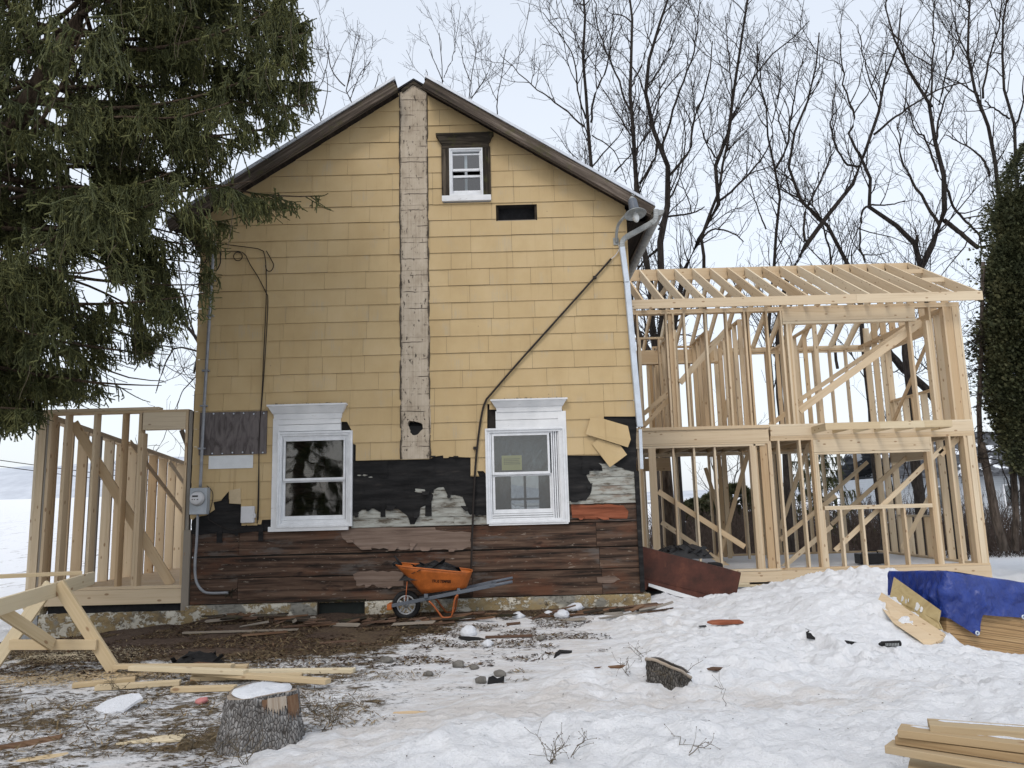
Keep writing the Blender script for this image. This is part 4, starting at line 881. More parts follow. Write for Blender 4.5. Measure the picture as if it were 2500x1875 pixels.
# ------------------------------------------------------------ ground: one snow sheet, bare where the snow is trodden off
def H(x, y):
    x = np.asarray(x, float); y = np.asarray(y, float)
    h = 0.02 + 0.0 * x
    h = h - 0.16 * sstep(-4.8, -6.6, x) * sstep(9.5, 11.5, y)                       # drops by the left corner
    h = h - 0.12 * sstep(2.6, 5.0, x) * (1 - sstep(7.0, 5.5, y))                    # falls away to the right
    h = h + 0.075 * sstep(9.6, 11.0, y) * sstep(-4.7, -4.2, x) * sstep(2.6, 1.8, x) * sstep(13, 11.6, y)
    h = h - 0.24 * sstep(4.3, 5.8, x) * sstep(10.5, 8.8, y)
    h = h - 0.30 * sstep(13.3, 14.8, y) * sstep(1.9, 2.6, x)
    r = ((x - 5.45) / 1.25) ** 2 + ((y - 12.7) / np.where(y < 12.7, 2.0, 1.1)) ** 2
    h = h + 0.41 * np.exp(-r)                                                      # the shovelled heap
    h = h + 0.42 * np.exp(-((x - 4.1) / np.where(x < 4.1, 1.2, 0.34)) ** 2) * np.exp(-((y - 8.95) / np.where(y < 8.95, 0.85, 2.4)) ** 2)
    h = h - 0.12 * np.exp(-((x - 3.0) / 0.9) ** 2 - ((y - 13.6) / 1.2) ** 2)
    h = h - 0.30 * sstep(19, 30, y) * sstep(2, 6, x) + 0.25 * sstep(30, 60, y)
    h = h - 0.2 * sstep(11.5, 20, y) * sstep(-4, -9, x)
    h = h + 0.0265 * np.maximum(y - 22, 0) * sstep(2, -20, x) + 0.004 * np.maximum(y - 60, 0)
    h = h + 0.6 * (fbm(x / 40 + 3, y / 40, 21, 3) - 0.5) * sstep(20, 60, y)
    near = 1 - sstep(16, 30, y)
    cl = clear(x, y)
    sn = 1 - cl
    lum = fbm(x * 0.9, y * 1.3, 31, 4) - 0.5; l2 = fbm(x * 3.2, y * 4.2, 41, 4) - 0.5
    rid = np.abs(fbm(x * 2.3 + 5, y * 3.0, 55, 3) - 0.5)
    l3 = fbm(x * 8, y * 10, 47, 4, 0.62) - 0.5; l4 = np.abs(fbm(x * 5 + 2, y * 6.5, 49, 4, 0.6) - 0.5)
    h = h + near * sn * (0.18 * lum + 0.085 * l2 + 0.075 * l3 - 0.08 * l4 + 0.075)
    h = h + near * cl * (0.035 * lum + 0.03 * l2 + 0.016 * l3)
    hp = np.exp(-r * 0.7) * near; h = h + hp * 0.12 * (np.abs(fbm(x * 4.5, y * 5, 71, 4) - 0.5) * 2 - 0.25)   # clods on the heap
    for fx_, fy_, fr, fa in PRINTS:
        dx, dy = x - fx_, y - fy_; ca, sa = math.cos(fa), math.sin(fa); d = np.sqrt(((dx * ca + dy * sa) / 1.9) ** 2 + (dx * sa - dy * ca) ** 2) / fr; h = h - 0.075 * np.exp(-d ** 4) + 0.022 * np.exp(-(d - 1.35) ** 2 * 7)
    for ys_, hh, x0, x1, w in ((5.0, 0.10, -0.75, 0.35, 0.3), (4.75, 0.14, 0.45, 1.55, 0.45), (6.7, 0.10, 0.3, 2.2, 0.5), (7.6, .1, 1.2, 3.4, .7)):
        h = h + hh * sstep(x0 - .3, x0 + .3, x) * sstep(x1 + .4, x1 - .3, x) * np.exp(-((y - ys_) / w) ** 2) * (0.7 + 0.9 * (fbm(x * 5, y * 5, 91, 4) - 0.3))
    return h
def clear(x, y):
    """1 where the snow is worn off (left of the yard, along the house), 0 in clean snow"""
    n = (fbm(x * 1.1, y * 1.3, 12, 4) - 0.5) * 1.1
    e = -0.15 + 0.42 * (y - 6.0)
    e = np.where(y < 5.6, -1.25 - 0.5 * (5.6 - y), e); e = np.minimum(e, 1.6)
    a = sstep(0.7, -0.7, x - e + n)
    b = sstep(10.3, 10.75, y + n * 0.4) * sstep(2.1, 1.6, x) * sstep(12, 11.6, y)
    return np.maximum(a, b) * (1 - sstep(11.4, 11.9, y)) * sstep(-7.6, -6.9, x + n * 0.3)
def axis_grid(segs):
    out = []
    for a, b, n in segs: out += list(np.linspace(a, b, n, endpoint=False))
    return np.array(out + [segs[-1][1]])
gx = axis_grid([(-700, -60, 30), (-60, -14, 46), (-14, -7.5, 50), (-7.5, 7.5, 430), (7.5, 14, 50), (14, 60, 46), (60, 700, 30)])
gy = axis_grid([(-40, 2.5, 22), (2.5, 3.6, 14), (3.6, 9.0, 190), (9.0, 14.6, 140), (14.6, 22, 50), (22, 60, 60), (60, 900, 60)])
X, Y = np.meshgrid(gx, gy, indexing='ij'); Z = H(X, Y)
V = np.stack([X, Y, Z], -1).reshape(-1, 3); I = np.arange(len(V)).reshape(X.shape)
Q = np.stack([I[:-1, :-1], I[1:, :-1], I[1:, 1:], I[:-1, 1:]], -1).reshape(-1, 4)
def mk_ground():
    t = NT('snow_and_soil', 0.65, 0.25); p = t.pos(); bare = t.attr('bare', 'Fac'); mud = t.attr('mud', 'Fac'); tan = t.attr('tan', 'Fac')
    p2 = t.map(p, (1, 1.5, 1))
    n = t.noise(p2, 7, 7, 0.68, 0.4); n2 = t.noise(t.map(p, (1, 2.2, 1)), 22, 5, 0.7); n3 = t.noise(p, 1.7, 4, 0.6)
    # soil
    soil = t.ramp(t.noise(t.map(p, (1, 2.6, 1)), 26, 6, 0.75), [(0.32, (0.030, 0.020, 0.014)), (0.5, (0.085, 0.056, 0.040)), (0.66, (0.155, 0.108, 0.076)), (0.75, (0.27, 0.205, 0.15))])
    straw = t.ramp(n2, [(0.32, (0.045, 0.032, 0.018)), (0.5, (0.145, 0.105, 0.058)), (0.68, (0.26, 0.20, 0.12))])
    bs = t.mix(t.math('MAXIMUM', mud, 0.0), straw, soil)
    sn = t.ramp(n, [(0.3, (0.79, 0.80, 0.82)), (0.6, (0.86, 0.865, 0.88))])
    dirty = t.step(t.math('ADD', t.math('MULTIPLY', t.noise(t.map(p, (0.8, 2.4, 1)), 3.0, 6, 0.7), 0.8), t.math('MULTIPLY', tan, 0.36)), 0.52, 0.80); sn = t.mix(t.math('MULTIPLY', dirty, 0.55), sn, (0.60, 0.53, 0.46))
    spk = t.step(t.noise(t.map(p, (1, 1.8, 1)), 34, 4, 0.75), 0.665, 0.72); sn = t.mix(t.math('MULTIPLY', spk, t.math('ADD', t.math('MULTIPLY', tan, 0.6), t.math('MULTIPLY', bare, 0.8)), 0), sn, (0.16, 0.12, 0.085))
    # snow keeps lying in patches on the bare part
    cover = t.math('ADD', t.math('MULTIPLY', n, 0.50), t.math('MULTIPLY', n2, 0.52)); cover = t.math('SUBTRACT', cover, t.math('MULTIPLY', bare, 0.62)); cover = t.math('SUBTRACT', cover, t.math('MULTIPLY', mud, 0.45))
    cover = t.math('ADD', cover, t.math('MULTIPLY', t.math('SUBTRACT', n3, 0.5), 0.35))
    k = t.step(cover, -0.045, 0.03)
    # corn stubble rows far off in the field
    st = t.math('MULTIPLY', t.step(t.noise(t.map(p, (2.2, 0.55, 1)), 1.0, 4, 0.75), 0.585, 0.63), t.step(t.sepz(p, 'Y'), 13, 18)); st = t.math('MULTIPLY', st, t.step(t.sepz(p, 'X'), -5, -9)); st = t.math('MULTIPLY', st, t.step(t.sepz(p, 'Y'), 150, 40))
    sn = t.mix(t.math('MULTIPLY', st, 0.75), sn, (0.28, 0.255, 0.235))
    t.col(t.mix(k, bs, sn))
    h = t.math('ADD', t.math('MULTIPLY', n, 0.7), t.math('MULTIPLY', n2, 0.3)); h = t.math('ADD', h, t.math('MULTIPLY', k, 0.35)); b0 = t.bump(h, 0.045, 0.9); b1_ = t.bump(t.noise(p, 28, 6, 0.72), 0.022, 0.9, b0); t.bump(t.noise(p, 90, 4, 0.7), 0.006, 0.8, b1_)
    t.rough(t.mix(k, (0.95,) * 3, (0.6,) * 3)); return t.m
M['ground'] = mk_ground()
ground = npmesh('snow_ground', V, Q, M['ground'], None, True); tag(ground, kind='structure')
fx_, fy_ = X.ravel(), Y.ravel()
bare = clear(fx_, fy_) * (0.65 + 0.16 * sstep(-0.6, -1.8, fx_) + 0.25 * (fbm(fx_ * 1.6, fy_ * 2.2, 83, 4) - 0.5))
cx, cy = -3.6, 10.0
mud = sstep(1.25, 0.55, np.sqrt(((fx_ + 3.9) / 2.9) ** 2 + ((fy_ - 10.0) / 1.7) ** 2) + (fbm(fx_ * 2, fy_ * 2, 61, 4) - 0.5) * 0.9) * sstep(8.0, 8.9, fy_) + 0.75 * sstep(10.45, 10.8, fy_) * sstep(1.9, 1.4, fx_) * sstep(-6.8, -6.2, fx_)
mud = np.clip(mud, 0, 1) * (1 - sstep(11.3, 11.8, fy_))
tanv = np.exp(-((fy_ - 5.6 - 0.16 * fx_) / 0.55) ** 2) * sstep(-1.6, 0, fx_) * sstep(5, 2, fx_) * 0.7 + 0.55 * clear(fx_ - 0.9, fy_) + 0.12 * sstep(0.4, 0.7, fbm(fx_ * .6, fy_ * .9, 77, 3)) * sstep(14, 10, fy_)
for nm, a in (('bare', np.maximum(bare, mud)), ('mud', mud), ('tan', np.clip(tanv, 0, 1))):
    at = ground.data.attributes.new(nm, 'FLOAT', 'POINT'); at.data.foreach_set('value', np.asarray(a, np.float32))
def on(x, y): return float(H(x, y))
def at(px, py):
    """the point of the ground seen at a pixel"""
    d = ray(px, py); t = np.arange(2.0, 40, 0.004); hit = d[2] * t + EYE < H(d[0] * t, d[1] * t); t = t[np.argmax(hit)]; p = d * t
    return Vector((p[0], p[1], on(p[0], p[1])))
# ------------------------------------------------------------ vegetation
def tubes(P, R, n=3):
    """P (N,m,3) polylines, R (N,m) radii -> verts, quads, lc"""
    N, m, _ = P.shape
    T = np.gradient(P, axis=1); T /= np.linalg.norm(T, axis=2, keepdims=True) + 1e-9
    ref = np.where(np.abs(T[..., 2:3]) > 0.9, np.array([1.0, 0.1, 0]), np.array([0.05, 0.1, 1.0]))
    a = np.cross(T, ref); a /= np.linalg.norm(a, axis=2, keepdims=True) + 1e-9; b = np.cross(a, T)
    an = np.arange(n) * 2 * np.pi / n
    V = P[:, :, None, :] + R[:, :, None, None] * (a[:, :, None, :] * np.cos(an)[None, None, :, None] + b[:, :, None, :] * np.sin(an)[None, None, :, None])
    I = np.arange(N * m * n).reshape(N, m, n); J = np.roll(I, -1, axis=2)
    Q = np.stack([I[:, :-1], J[:, :-1], J[:, 1:], I[:, 1:]], -1).reshape(-1, 4)
    return V.reshape(-1, 3), Q
def join(parts):
    Vs, Qs, b = [], [], 0
    for V_, Q_ in parts: Vs.append(V_); Qs.append(Q_ + b); b += len(V_)
    return np.concatenate(Vs), np.concatenate(Qs)
def unit(v): return v / (np.linalg.norm(v, axis=-1, keepdims=True) + 1e-9)
def mk_bark(name, lo, hi, sc=1.0, moss=0):
    t = NT(name, 0.95, 0.1); p = t.pos(); n = t.noise(t.map(p, (14 * sc, 14 * sc, 3 * sc)), 1, 6, 0.7); v_ = t.vor(t.map(p, (20 * sc, 20 * sc, 5 * sc)), 1)
    c = t.ramp(n, [(0.34, lo), (0.64, hi)])
    if moss: c = t.mix(t.math('MULTIPLY', t.step(t.noise(p, 2.2, 4, .6), 0.5, 0.65), moss), c, (0.075, 0.07, 0.04))
    t.col(c); t.bump(t.math('ADD', n, v_), 0.03 / sc, 0.9); return t.m
M['bark'] = mk_bark('dark_tree_bark', (0.014, 0.012, 0.011), (0.050, 0.042, 0.037))
M['barkbig'] = mk_bark('grey_brown_bark', (0.035, 0.028, 0.024), (0.135, 0.11, 0.092))
M['twig'] = mk_bark('bare_twigs', (0.018, 0.015, 0.013), (0.050, 0.041, 0.036))
def children(P, R, per, lmin, lmax, rs, spread, up, m, taper=0.35, s0=0.1, s1=1.0, zig=0.10):
    """spawn branches along polylines P (N,k,3): returns new (M,m,3),(M,m)"""
    N, k, _ = P.shape
    if isinstance(per, float):                                      # branches per metre of parent
        ln = np.linalg.norm(np.diff(P, axis=1), axis=2).sum(1) * (s1 - s0) * per; cnt = np.floor(ln + RNG.uniform(0, 1, N)).astype(int)
    else: cnt = np.full(N, per)
    idx = np.repeat(np.arange(N), cnt); Mn = len(idx); s = RNG.uniform(s0, s1, Mn) * (k - 1); i0 = np.minimum(s.astype(int), k - 2); f = (s - i0)[:, None]
    p0 = P[idx, i0] * (1 - f) + P[idx, i0 + 1] * f; d = unit(P[idx, i0 + 1] - P[idx, i0]); r0 = R[idx, i0] * (1 - f[:, 0]) + R[idx, i0 + 1] * f[:, 0]
    q = RNG.normal(size=(Mn, 3)); q -= (q * d).sum(1, keepdims=True) * d; q = unit(q)
    dd = unit(d * (1 - spread) + q * spread + np.array([0, 0, up])); L = RNG.uniform(lmin, lmax, Mn) * (1.0 - 0.45 * s / (k - 1))
    t = np.linspace(0, 1, m); out = np.zeros((Mn, m, 3)); out[:, 0] = p0; cur = dd.copy()
    for j in range(1, m):
        cur = unit(cur + RNG.normal(size=(Mn, 3)) * zig * 3 + np.array([0, 0, up * 0.35])); out[:, j] = out[:, j - 1] + cur * (L / (m - 1))[:, None]
    rb = np.minimum(r0 * 0.75, rs[0] * RNG.uniform(0.7, 1.2, Mn)); rr = rb[:, None] * (1 - t * (1 - taper))[None, :]; rr = np.maximum(rr, rs[1])
    return out, rr
def smooth_line(pts, n):
    pts = np.array(pts, float); s = np.concatenate([[0], np.cumsum(np.linalg.norm(np.diff(pts, axis=0), axis=1))]); s /= s[-1]; u = np.linspace(0, 1, n); o = []
    for q in u:
        i = min(np.searchsorted(s, q, 'right') - 1, len(pts) - 2); f = (q - s[i]) / (s[i + 1] - s[i] + 1e-9)
        p0 = pts[max(i - 1, 0)]; p1 = pts[i]; p2 = pts[i + 1]; p3 = pts[min(i + 2, len(pts) - 1)]
        o.append(0.5 * (2 * p1 + (p2 - p0) * f + (2 * p0 - 5 * p1 + 4 * p2 - p3) * f * f + (3 * p1 - p0 - 3 * p2 + p3) * f ** 3))
    return np.array(o)
def bare_tree(label, Yt, stems, dens=1.0, group='bare trees behind the houses', ground=True, tw=(0.0068, 0.0044)):
    """stems: (pixel polyline, width0, width1[, depth drift]); the first stem starts the trunk"""
    base = None; PS, RS_ = [], []
    for i, st in enumerate(stems):
        pts, w0, w1 = st[:3]; dr = st[3] if len(st) > 3 else RNG.uniform(-1.5, 1.5)
        if i == 0: dr = dr * 0.4
        n = len(pts); P3 = [tuple(pix(x, y, Yt + dr * (j / max(1, n - 1)) ** 1.2)) for j, (x, y) in enumerate(pts)]
        r = list(np.linspace(w0, w1, n) * 0.86 * Yt / 1900 / 2)
        if i == 0 and ground:
            b = P3[0]; zb = on(b[0], Yt) - 0.25; P3 = [(b[0] + RNG.uniform(-.2, .2), Yt, zb), (b[0] + RNG.uniform(-.1, .1), Yt, zb + 0.5)] + P3; r = [r[0] * 1.5, r[0] * 1.15] + r; base = (P3[0][0], Yt, zb + 0.25)
        k = 16; L = smooth_line(P3, k); rr = np.interp(np.linspace(0, 1, k), np.linspace(0, 1, len(r)), r)
        L[1:-1] += RNG.normal(size=(k - 2, 3)) * np.array([0.07, 0.12, 0.05]) * min(0.7, np.linalg.norm(L[-1] - L[0]) / 15); PS.append(L); RS_.append(rr)
    PS = np.array(PS); RS_ = np.array(RS_)
    if base is None: base = tuple(PS[0][0])
    t = thing('bare_tree', label, 'tree', base, group)
    V, Q_ = tubes(PS, RS_, 8); npmesh('trunk', V, Q_, M['bark'], t, True)
    lo = 0.30 if ground else 0.05
    A, Ar = children(PS, RS_, 1.95 * dens, 1.3, 4.2, (0.025, 0.009), 0.52, 0.26, 9, 0.32, lo, 1.0, 0.042)
    B, Br = children(A, Ar, 2.4, 0.6, 1.9, (0.0115, 0.0070), 0.52, 0.20, 6, 0.5, 0.12, 1.0, 0.06)
    C_, Cr = children(B, Br, 4.2, 0.25, 0.9, (0.0066, 0.0046), 0.55, 0.14, 4, 0.65, 0.12, 1.0, 0.10)
    D_, Dr = children(PS, RS_, 0.7 * dens, 0.3, 1.2, (0.009, 0.006), 0.8, 0.2, 4, 0.6, lo, 1.0, 0.12)
    V, Q_ = join([tubes(A, Ar, 4), tubes(B, Br, 3), tubes(C_, Cr, 3), tubes(D_, Dr, 3)]); npmesh('branches', V, Q_, M['twig'], t, True)
    return t
TS = [
 ('bare tree rising just right of the roof slope, with a long limb reaching left', 25, [([(1440, 600), (1440, 400), (1435, 310), (1428, 200), (1425, 90), (1422, -40)], 18, 6), ([(1427, 310), (1368, 258), (1302, 211), (1220, 130)], 6, 2), ([(1443, 298), (1451, 235), (1482, 157), (1498, 40)], 7, 3), ([(1430, 290), (1413, 235), (1396, 130), (1325, 30)], 6, 2), ([(1428, 150), (1405, 90), (1370, 0)], 4, 2), ([(1445, 330), (1500, 370), (1530, 450)], 4, 2)]),
 ('bare tree behind the eave corner, its trunk half hidden by the gutter', 23, [([(1600, 900), (1585, 700), (1556, 462), (1551, 392), (1543, 274), (1541, 219), (1545, 78), (1533, -40)], 24, 6), ([(1562, 447), (1596, 392), (1604, 340), (1580, 300)], 8, 4), ([(1543, 280), (1517, 219), (1498, 165), (1466, 90), (1450, -20)], 7, 3), ([(1545, 200), (1580, 120), (1600, 20)], 5, 2), ([(1500, 420), (1553, 365), (1590, 320)], 5, 3)]),
 ('tall bare tree over the left end of the open rafters, forked at mid height', 24, [([(1622, 1300), (1618, 900), (1611, 646), (1619, 548), (1627, 431), (1615, 372), (1592, 294), (1580, 235), (1578, 176), (1600, 98), (1640, -30)], 30, 6), ([(1631, 431), (1682, 372), (1694, 294), (1725, 212), (1740, 100)], 9, 3), ([(1615, 372), (1631, 313), (1662, 215), (1694, 129), (1709, 0)], 8, 3), ([(1625, 530), (1690, 520), (1720, 505)], 7, 3), ([(1580, 220), (1620, 150), (1650, 60)], 5, 2), ([(1615, 600), (1570, 640), (1545, 680)], 9, 4), ([(1608, 560), (1640, 480), (1668, 400), (1672, 300)], 7, 3)]),
 ('twin stemmed bare tree leaning right above the rafters', 26, [([(1640, 900), (1660, 700), (1674, 646), (1709, 580), (1748, 498), (1752, 392), (1776, 333), (1788, 235), (1811, 118), (1830, -30)], 20, 6), ([(1728, 900), (1718, 650), (1706, 590), (1735, 510), (1766, 440), (1775, 350), (1800, 250), (1842, 188), (1897, 125), (1976, 51)], 13, 3), ([(1756, 490), (1803, 450), (1862, 384), (1885, 330)], 8, 3), ([(1788, 235), (1780, 140), (1770, 40)], 5, 2), ([(1752, 392), (1720, 340), (1700, 260)], 5, 2), ([(1700, 600), (1740, 560), (1790, 570), (1815, 590)], 7, 3)]),
 ('slim bare tree with a narrow fork, seen over the middle of the rafters', 27, [([(1880, 900), (1890, 646), (1894, 411), (1876, 352), (1882, 290), (1847, 196), (1850, 100)], 14, 3), ([(1894, 411), (1921, 360), (1929, 294), (1941, 227), (1968, 118)], 8, 2), ([(1870, 560), (1840, 480), (1828, 430)], 5, 2), ([(1885, 300), (1905, 210), (1900, 130)], 4, 2)]),
 ('thick dark bare tree crossing diagonally behind the rafters and branching upright', 25, [([(1900, 800), (1941, 646), (2004, 540), (2070, 458), (2098, 403), (2102, 376), (2133, 329), (2141, 243), (2149, 204), (2192, 110), (2200, 20)], 22, 4), ([(2133, 329), (2192, 282), (2290, 219), (2370, 200)], 8, 3), ([(2101, 380), (2074, 333), (2086, 290), (2060, 200), (2050, 80)], 8, 3), ([(2098, 408), (2070, 400), (2048, 375), (2030, 310), (2040, 200)], 7, 3), ([(1965, 590), (1965, 520), (2000, 450), (2040, 360)], 8, 3), ([(2141, 243), (2110, 150), (2095, 60)], 5, 2)]),
 ('bare tree leaning left from behind the middle of the rafters', 26, [([(2100, 800), (2070, 638), (2019, 548), (1965, 490), (1929, 411), (1921, 352), (1957, 274), (1990, 180), (2000, 80)], 17, 4), ([(2045, 900), (2030, 640), (2010, 560), (1985, 480), (2000, 420)], 9, 3), ([(1965, 490), (1900, 460), (1870, 440)], 6, 2), ([(1921, 352), (1900, 290), (1880, 200)], 5, 2)]),
 ('largest leaning bare tree behind the right end of the rafters, with a broken stub', 27, [([(2300, 1010), (2262, 800), (2250, 635), (2223, 584), (2172, 540), (2129, 497), (2121, 443), (2105, 403), (2100, 380)], 30, 8), ([(2236, 600), (2240, 575)], 14, 8), ([(2127, 500), (2105, 520), (2100, 600), (2112, 640)], 7, 5), ([(2150, 830), (2190, 885), (2260, 950), (2310, 1010)], 20, 22), ([(2121, 500), (2170, 500), (2210, 490)], 6, 3)]),
 ('bare tree with a pale straight trunk forking at the right end of the ridge', 26, [([(2210, 800), (2254, 646), (2293, 548), (2305, 470), (2286, 341), (2266, 235), (2211, 149), (2160, 12)], 26, 4), ([(2293, 255), (2317, 157), (2364, 39)], 6, 3), ([(2305, 537), (2345, 570), (2388, 605)], 14, 12), ([(2293, 548), (2250, 480), (2220, 430), (2200, 380), (2190, 300)], 10, 3), ([(2290, 420), (2260, 340), (2250, 330), (2235, 320), (2215, 250)], 7, 3), ([(2310, 450), (2330, 510), (2380, 560), (2400, 590)], 8, 6), ([(2286, 341), (2300, 260), (2340, 180)], 7, 3), ([(2275, 260), (2278, 100), (2280, 0)], 7, 3)]),
 ('bare tree standing just left of the tall dark evergreen', 29, [([(2450, 800), (2440, 500), (2427, 360), (2391, 235), (2360, 129), (2364, 39), (2370, -30)], 18, 5), ([(2391, 235), (2340, 200), (2305, 190)], 6, 2), ([(2400, 240), (2412, 150), (2440, 60), (2445, 0)], 7, 3), ([(2415, 430), (2400, 390), (2365, 360), (2310, 330)], 8, 3), ([(2370, 150), (2340, 90), (2320, 0)], 5, 2)]),
 ('bare tree rising above the tall dark evergreen in the corner', 29, [([(2500, 700), (2480, 400), (2474, 313), (2446, 196), (2442, 51), (2462, -20)], 14, 5), ([(2465, 290), (2420, 260), (2405, 245)], 6, 3), ([(2474, 313), (2500, 250), (2520, 100)], 6, 3), ([(2442, 60), (2420, 10), (2410, -30)], 4, 2)]),
]
for lab, Yt, stems in TS: bare_tree(lab, Yt, stems)
BK = [
 ('bare treetop showing over the left roof slope, nearest the big spruce', 30, [([(800, 420), (785, 296), (768, 240), (745, 190), (733, 150), (745, 95)], 7, 2), ([(785, 290), (800, 220), (795, 170)], 3, 2), ([(765, 240), (790, 190), (805, 110)], 3, 2)]),
 ('bare treetop showing over the middle of the left roof slope', 30, [([(880, 420), (858, 250), (842, 210), (850, 170), (872, 120), (878, 85)], 8, 2), ([(842, 210), (815, 180), (800, 130), (788, 75)], 4, 2), ([(855, 240), (880, 180), (905, 150)], 3, 2), ([(870, 300), (910, 230), (925, 180)], 4, 2)]),
 ('bare treetop right behind the roof peak', 30, [([(1075, 420), (1080, 230), (1084, 190), (1078, 130), (1072, 80)], 7, 2), ([(1082, 200), (1060, 150), (1048, 120)], 3, 2), ([(1084, 190), (1108, 130), (1112, 95)], 3, 2), ([(1075, 240), (1050, 200), (1040, 170)], 3, 2)]),
 ('bare treetop showing over the upper right roof slope', 30, [([(1150, 450), (1145, 260), (1150, 200), (1160, 150), (1168, 100)], 7, 2), ([(1150, 200), (1130, 150), (1130, 110)], 3, 2), ([(1215, 330), (1214, 250), (1222, 200), (1235, 120)], 4, 2), ([(1150, 240), (1185, 190), (1200, 150)], 3, 2)]),
]
for lab, Yt, stems in BK: bare_tree(lab, Yt, stems, 0.42)
bare_tree('bare tree half hidden behind the left wall of the house, reaching over the porch frame', 21, [([(540, 1150), (520, 950), (482, 835), (428, 765), (331, 659), (290, 560)], 14, 4), ([(482, 835), (455, 760), (440, 680), (430, 600)], 6, 3), ([(490, 860), (430, 850), (400, 900), (380, 960)], 6, 3), ([(500, 900), (450, 950), (430, 1000)], 4, 2), ([(428, 765), (380, 740), (340, 740)], 4, 2)], 0.8)
M['barkcol'] = M['barkbig']
mb = MB(); p = pix(1624, 1250, 20.6); mb.tube([(p.x, p.y, -0.8), (p.x + .02, p.y, 0.3), (p.x + .05, p.y, 1.4), (p.x + .02, p.y, 2.6), (p.x, p.y, 4), (p.x - .1, p.y, 5.4)], [0.30, 0.235, 0.205, 0.195, 0.18, 0.16], 14)
tt = thing('bare_tree', 'thick grey brown trunk seen through the lower left opening of the timber frame', 'tree', (p.x, p.y, -0.5)); mb.build('trunk', M['barkbig'], tt)
PSx = np.array([smooth_line([(p.x - .1, p.y, 5.3), (p.x - .5, p.y + .4, 6.5), (p.x - .4, p.y + 1, 8.2)], 10), smooth_line([(p.x - .1, p.y, 5.2), (p.x + .5, p.y + .2, 6.3), (p.x + 1.1, p.y + .5, 7.6)], 10)]); RSx = np.tile(np.linspace(0.12, 0.03, 10), (2, 1))
A, Ar = children(PSx, RSx, 14, 0.8, 2.2, (0.024, 0.008), 0.62, 0.3, 6); B, Br = children(A, Ar, 6, 0.4, 1.2, (0.011, 0.007), 0.6, 0.2, 4); V, Q_ = join([tubes(PSx, RSx, 8), tubes(A, Ar, 4), tubes(B, Br, 3)]); npmesh('branches', V, Q_, M['twig'], tt, True)

# ---- the big spruce at the left
def mk_needle(name, lo, mid, hi, sc=2.0):
    t = NT(name, 0.65, 0.25); p = t.pos(); n = t.noise(p, sc, 4, 0.6); r = t.attr('tone', 'Fac'); f = t.math('ADD', t.math('MULTIPLY', n, 0.55), t.math('MULTIPLY', r, 0.45))
    t.col(t.ramp(f, [(0.25, lo), (0.5, mid), (0.75, hi)])); t.b.inputs['Transmission Weight'].default_value = 0.0; return t.m
M['needle'] = mk_needle('spruce_needles', (0.038, 0.046, 0.020), (0.100, 0.108, 0.040), (0.23, 0.22, 0.078))
M['cedar'] = mk_needle('cedar_sprays', (0.018, 0.024, 0.012), (0.048, 0.056, 0.025), (0.115, 0.110, 0.050), 1.4)
M['sprucebark'] = mk_bark('spruce_bark', (0.040, 0.028, 0.020), (0.135, 0.10, 0.07))
M['drytwig'] = plain('dry_hanging_twig', (0.13, 0.105, 0.07), 0.9, 0.2)
def tris_mesh(name, V, m, parent, tone, k=3):
    V = V.reshape(-1, 3); Q_ = np.arange(len(V)).reshape(-1, k); o = npmesh(name, V, Q_, m, parent, False)
    at_ = o.data.attributes.new('tone', 'FLOAT', 'POINT'); at_.data.foreach_set('value', np.asarray(tone, np.float32)); return o
def needles_on(P, R_n, per, tone, width=0.0045):
    """needle triangles round twig polylines P (N,m,3)"""
    N, m, _ = P.shape; idx = np.repeat(np.arange(N), per); s = RNG.uniform(0, 1, len(idx)) * (m - 1) * 0.999; i0 = s.astype(int); f = (s - i0)[:, None]
    p = P[idx, i0] * (1 - f) + P[idx, i0 + 1] * f; d = unit(P[idx, i0 + 1] - P[idx, i0]); q = RNG.normal(size=p.shape); q -= (q * d).sum(1, keepdims=True) * d; q = unit(q)
    L = R_n * RNG.uniform(0.7, 1.25, len(idx))[:, None]; tip = p + (d * 0.50 + q * 0.88) * L; side = np.cross(d, q) * (width * RNG.uniform(.7, 1.3, len(idx)))[:, None]
    T_ = np.stack([p - side, p + side, tip], 1); return T_, np.repeat(np.clip(tone[idx] + RNG.uniform(-.12, .12, len(idx)), 0, 1), 3)
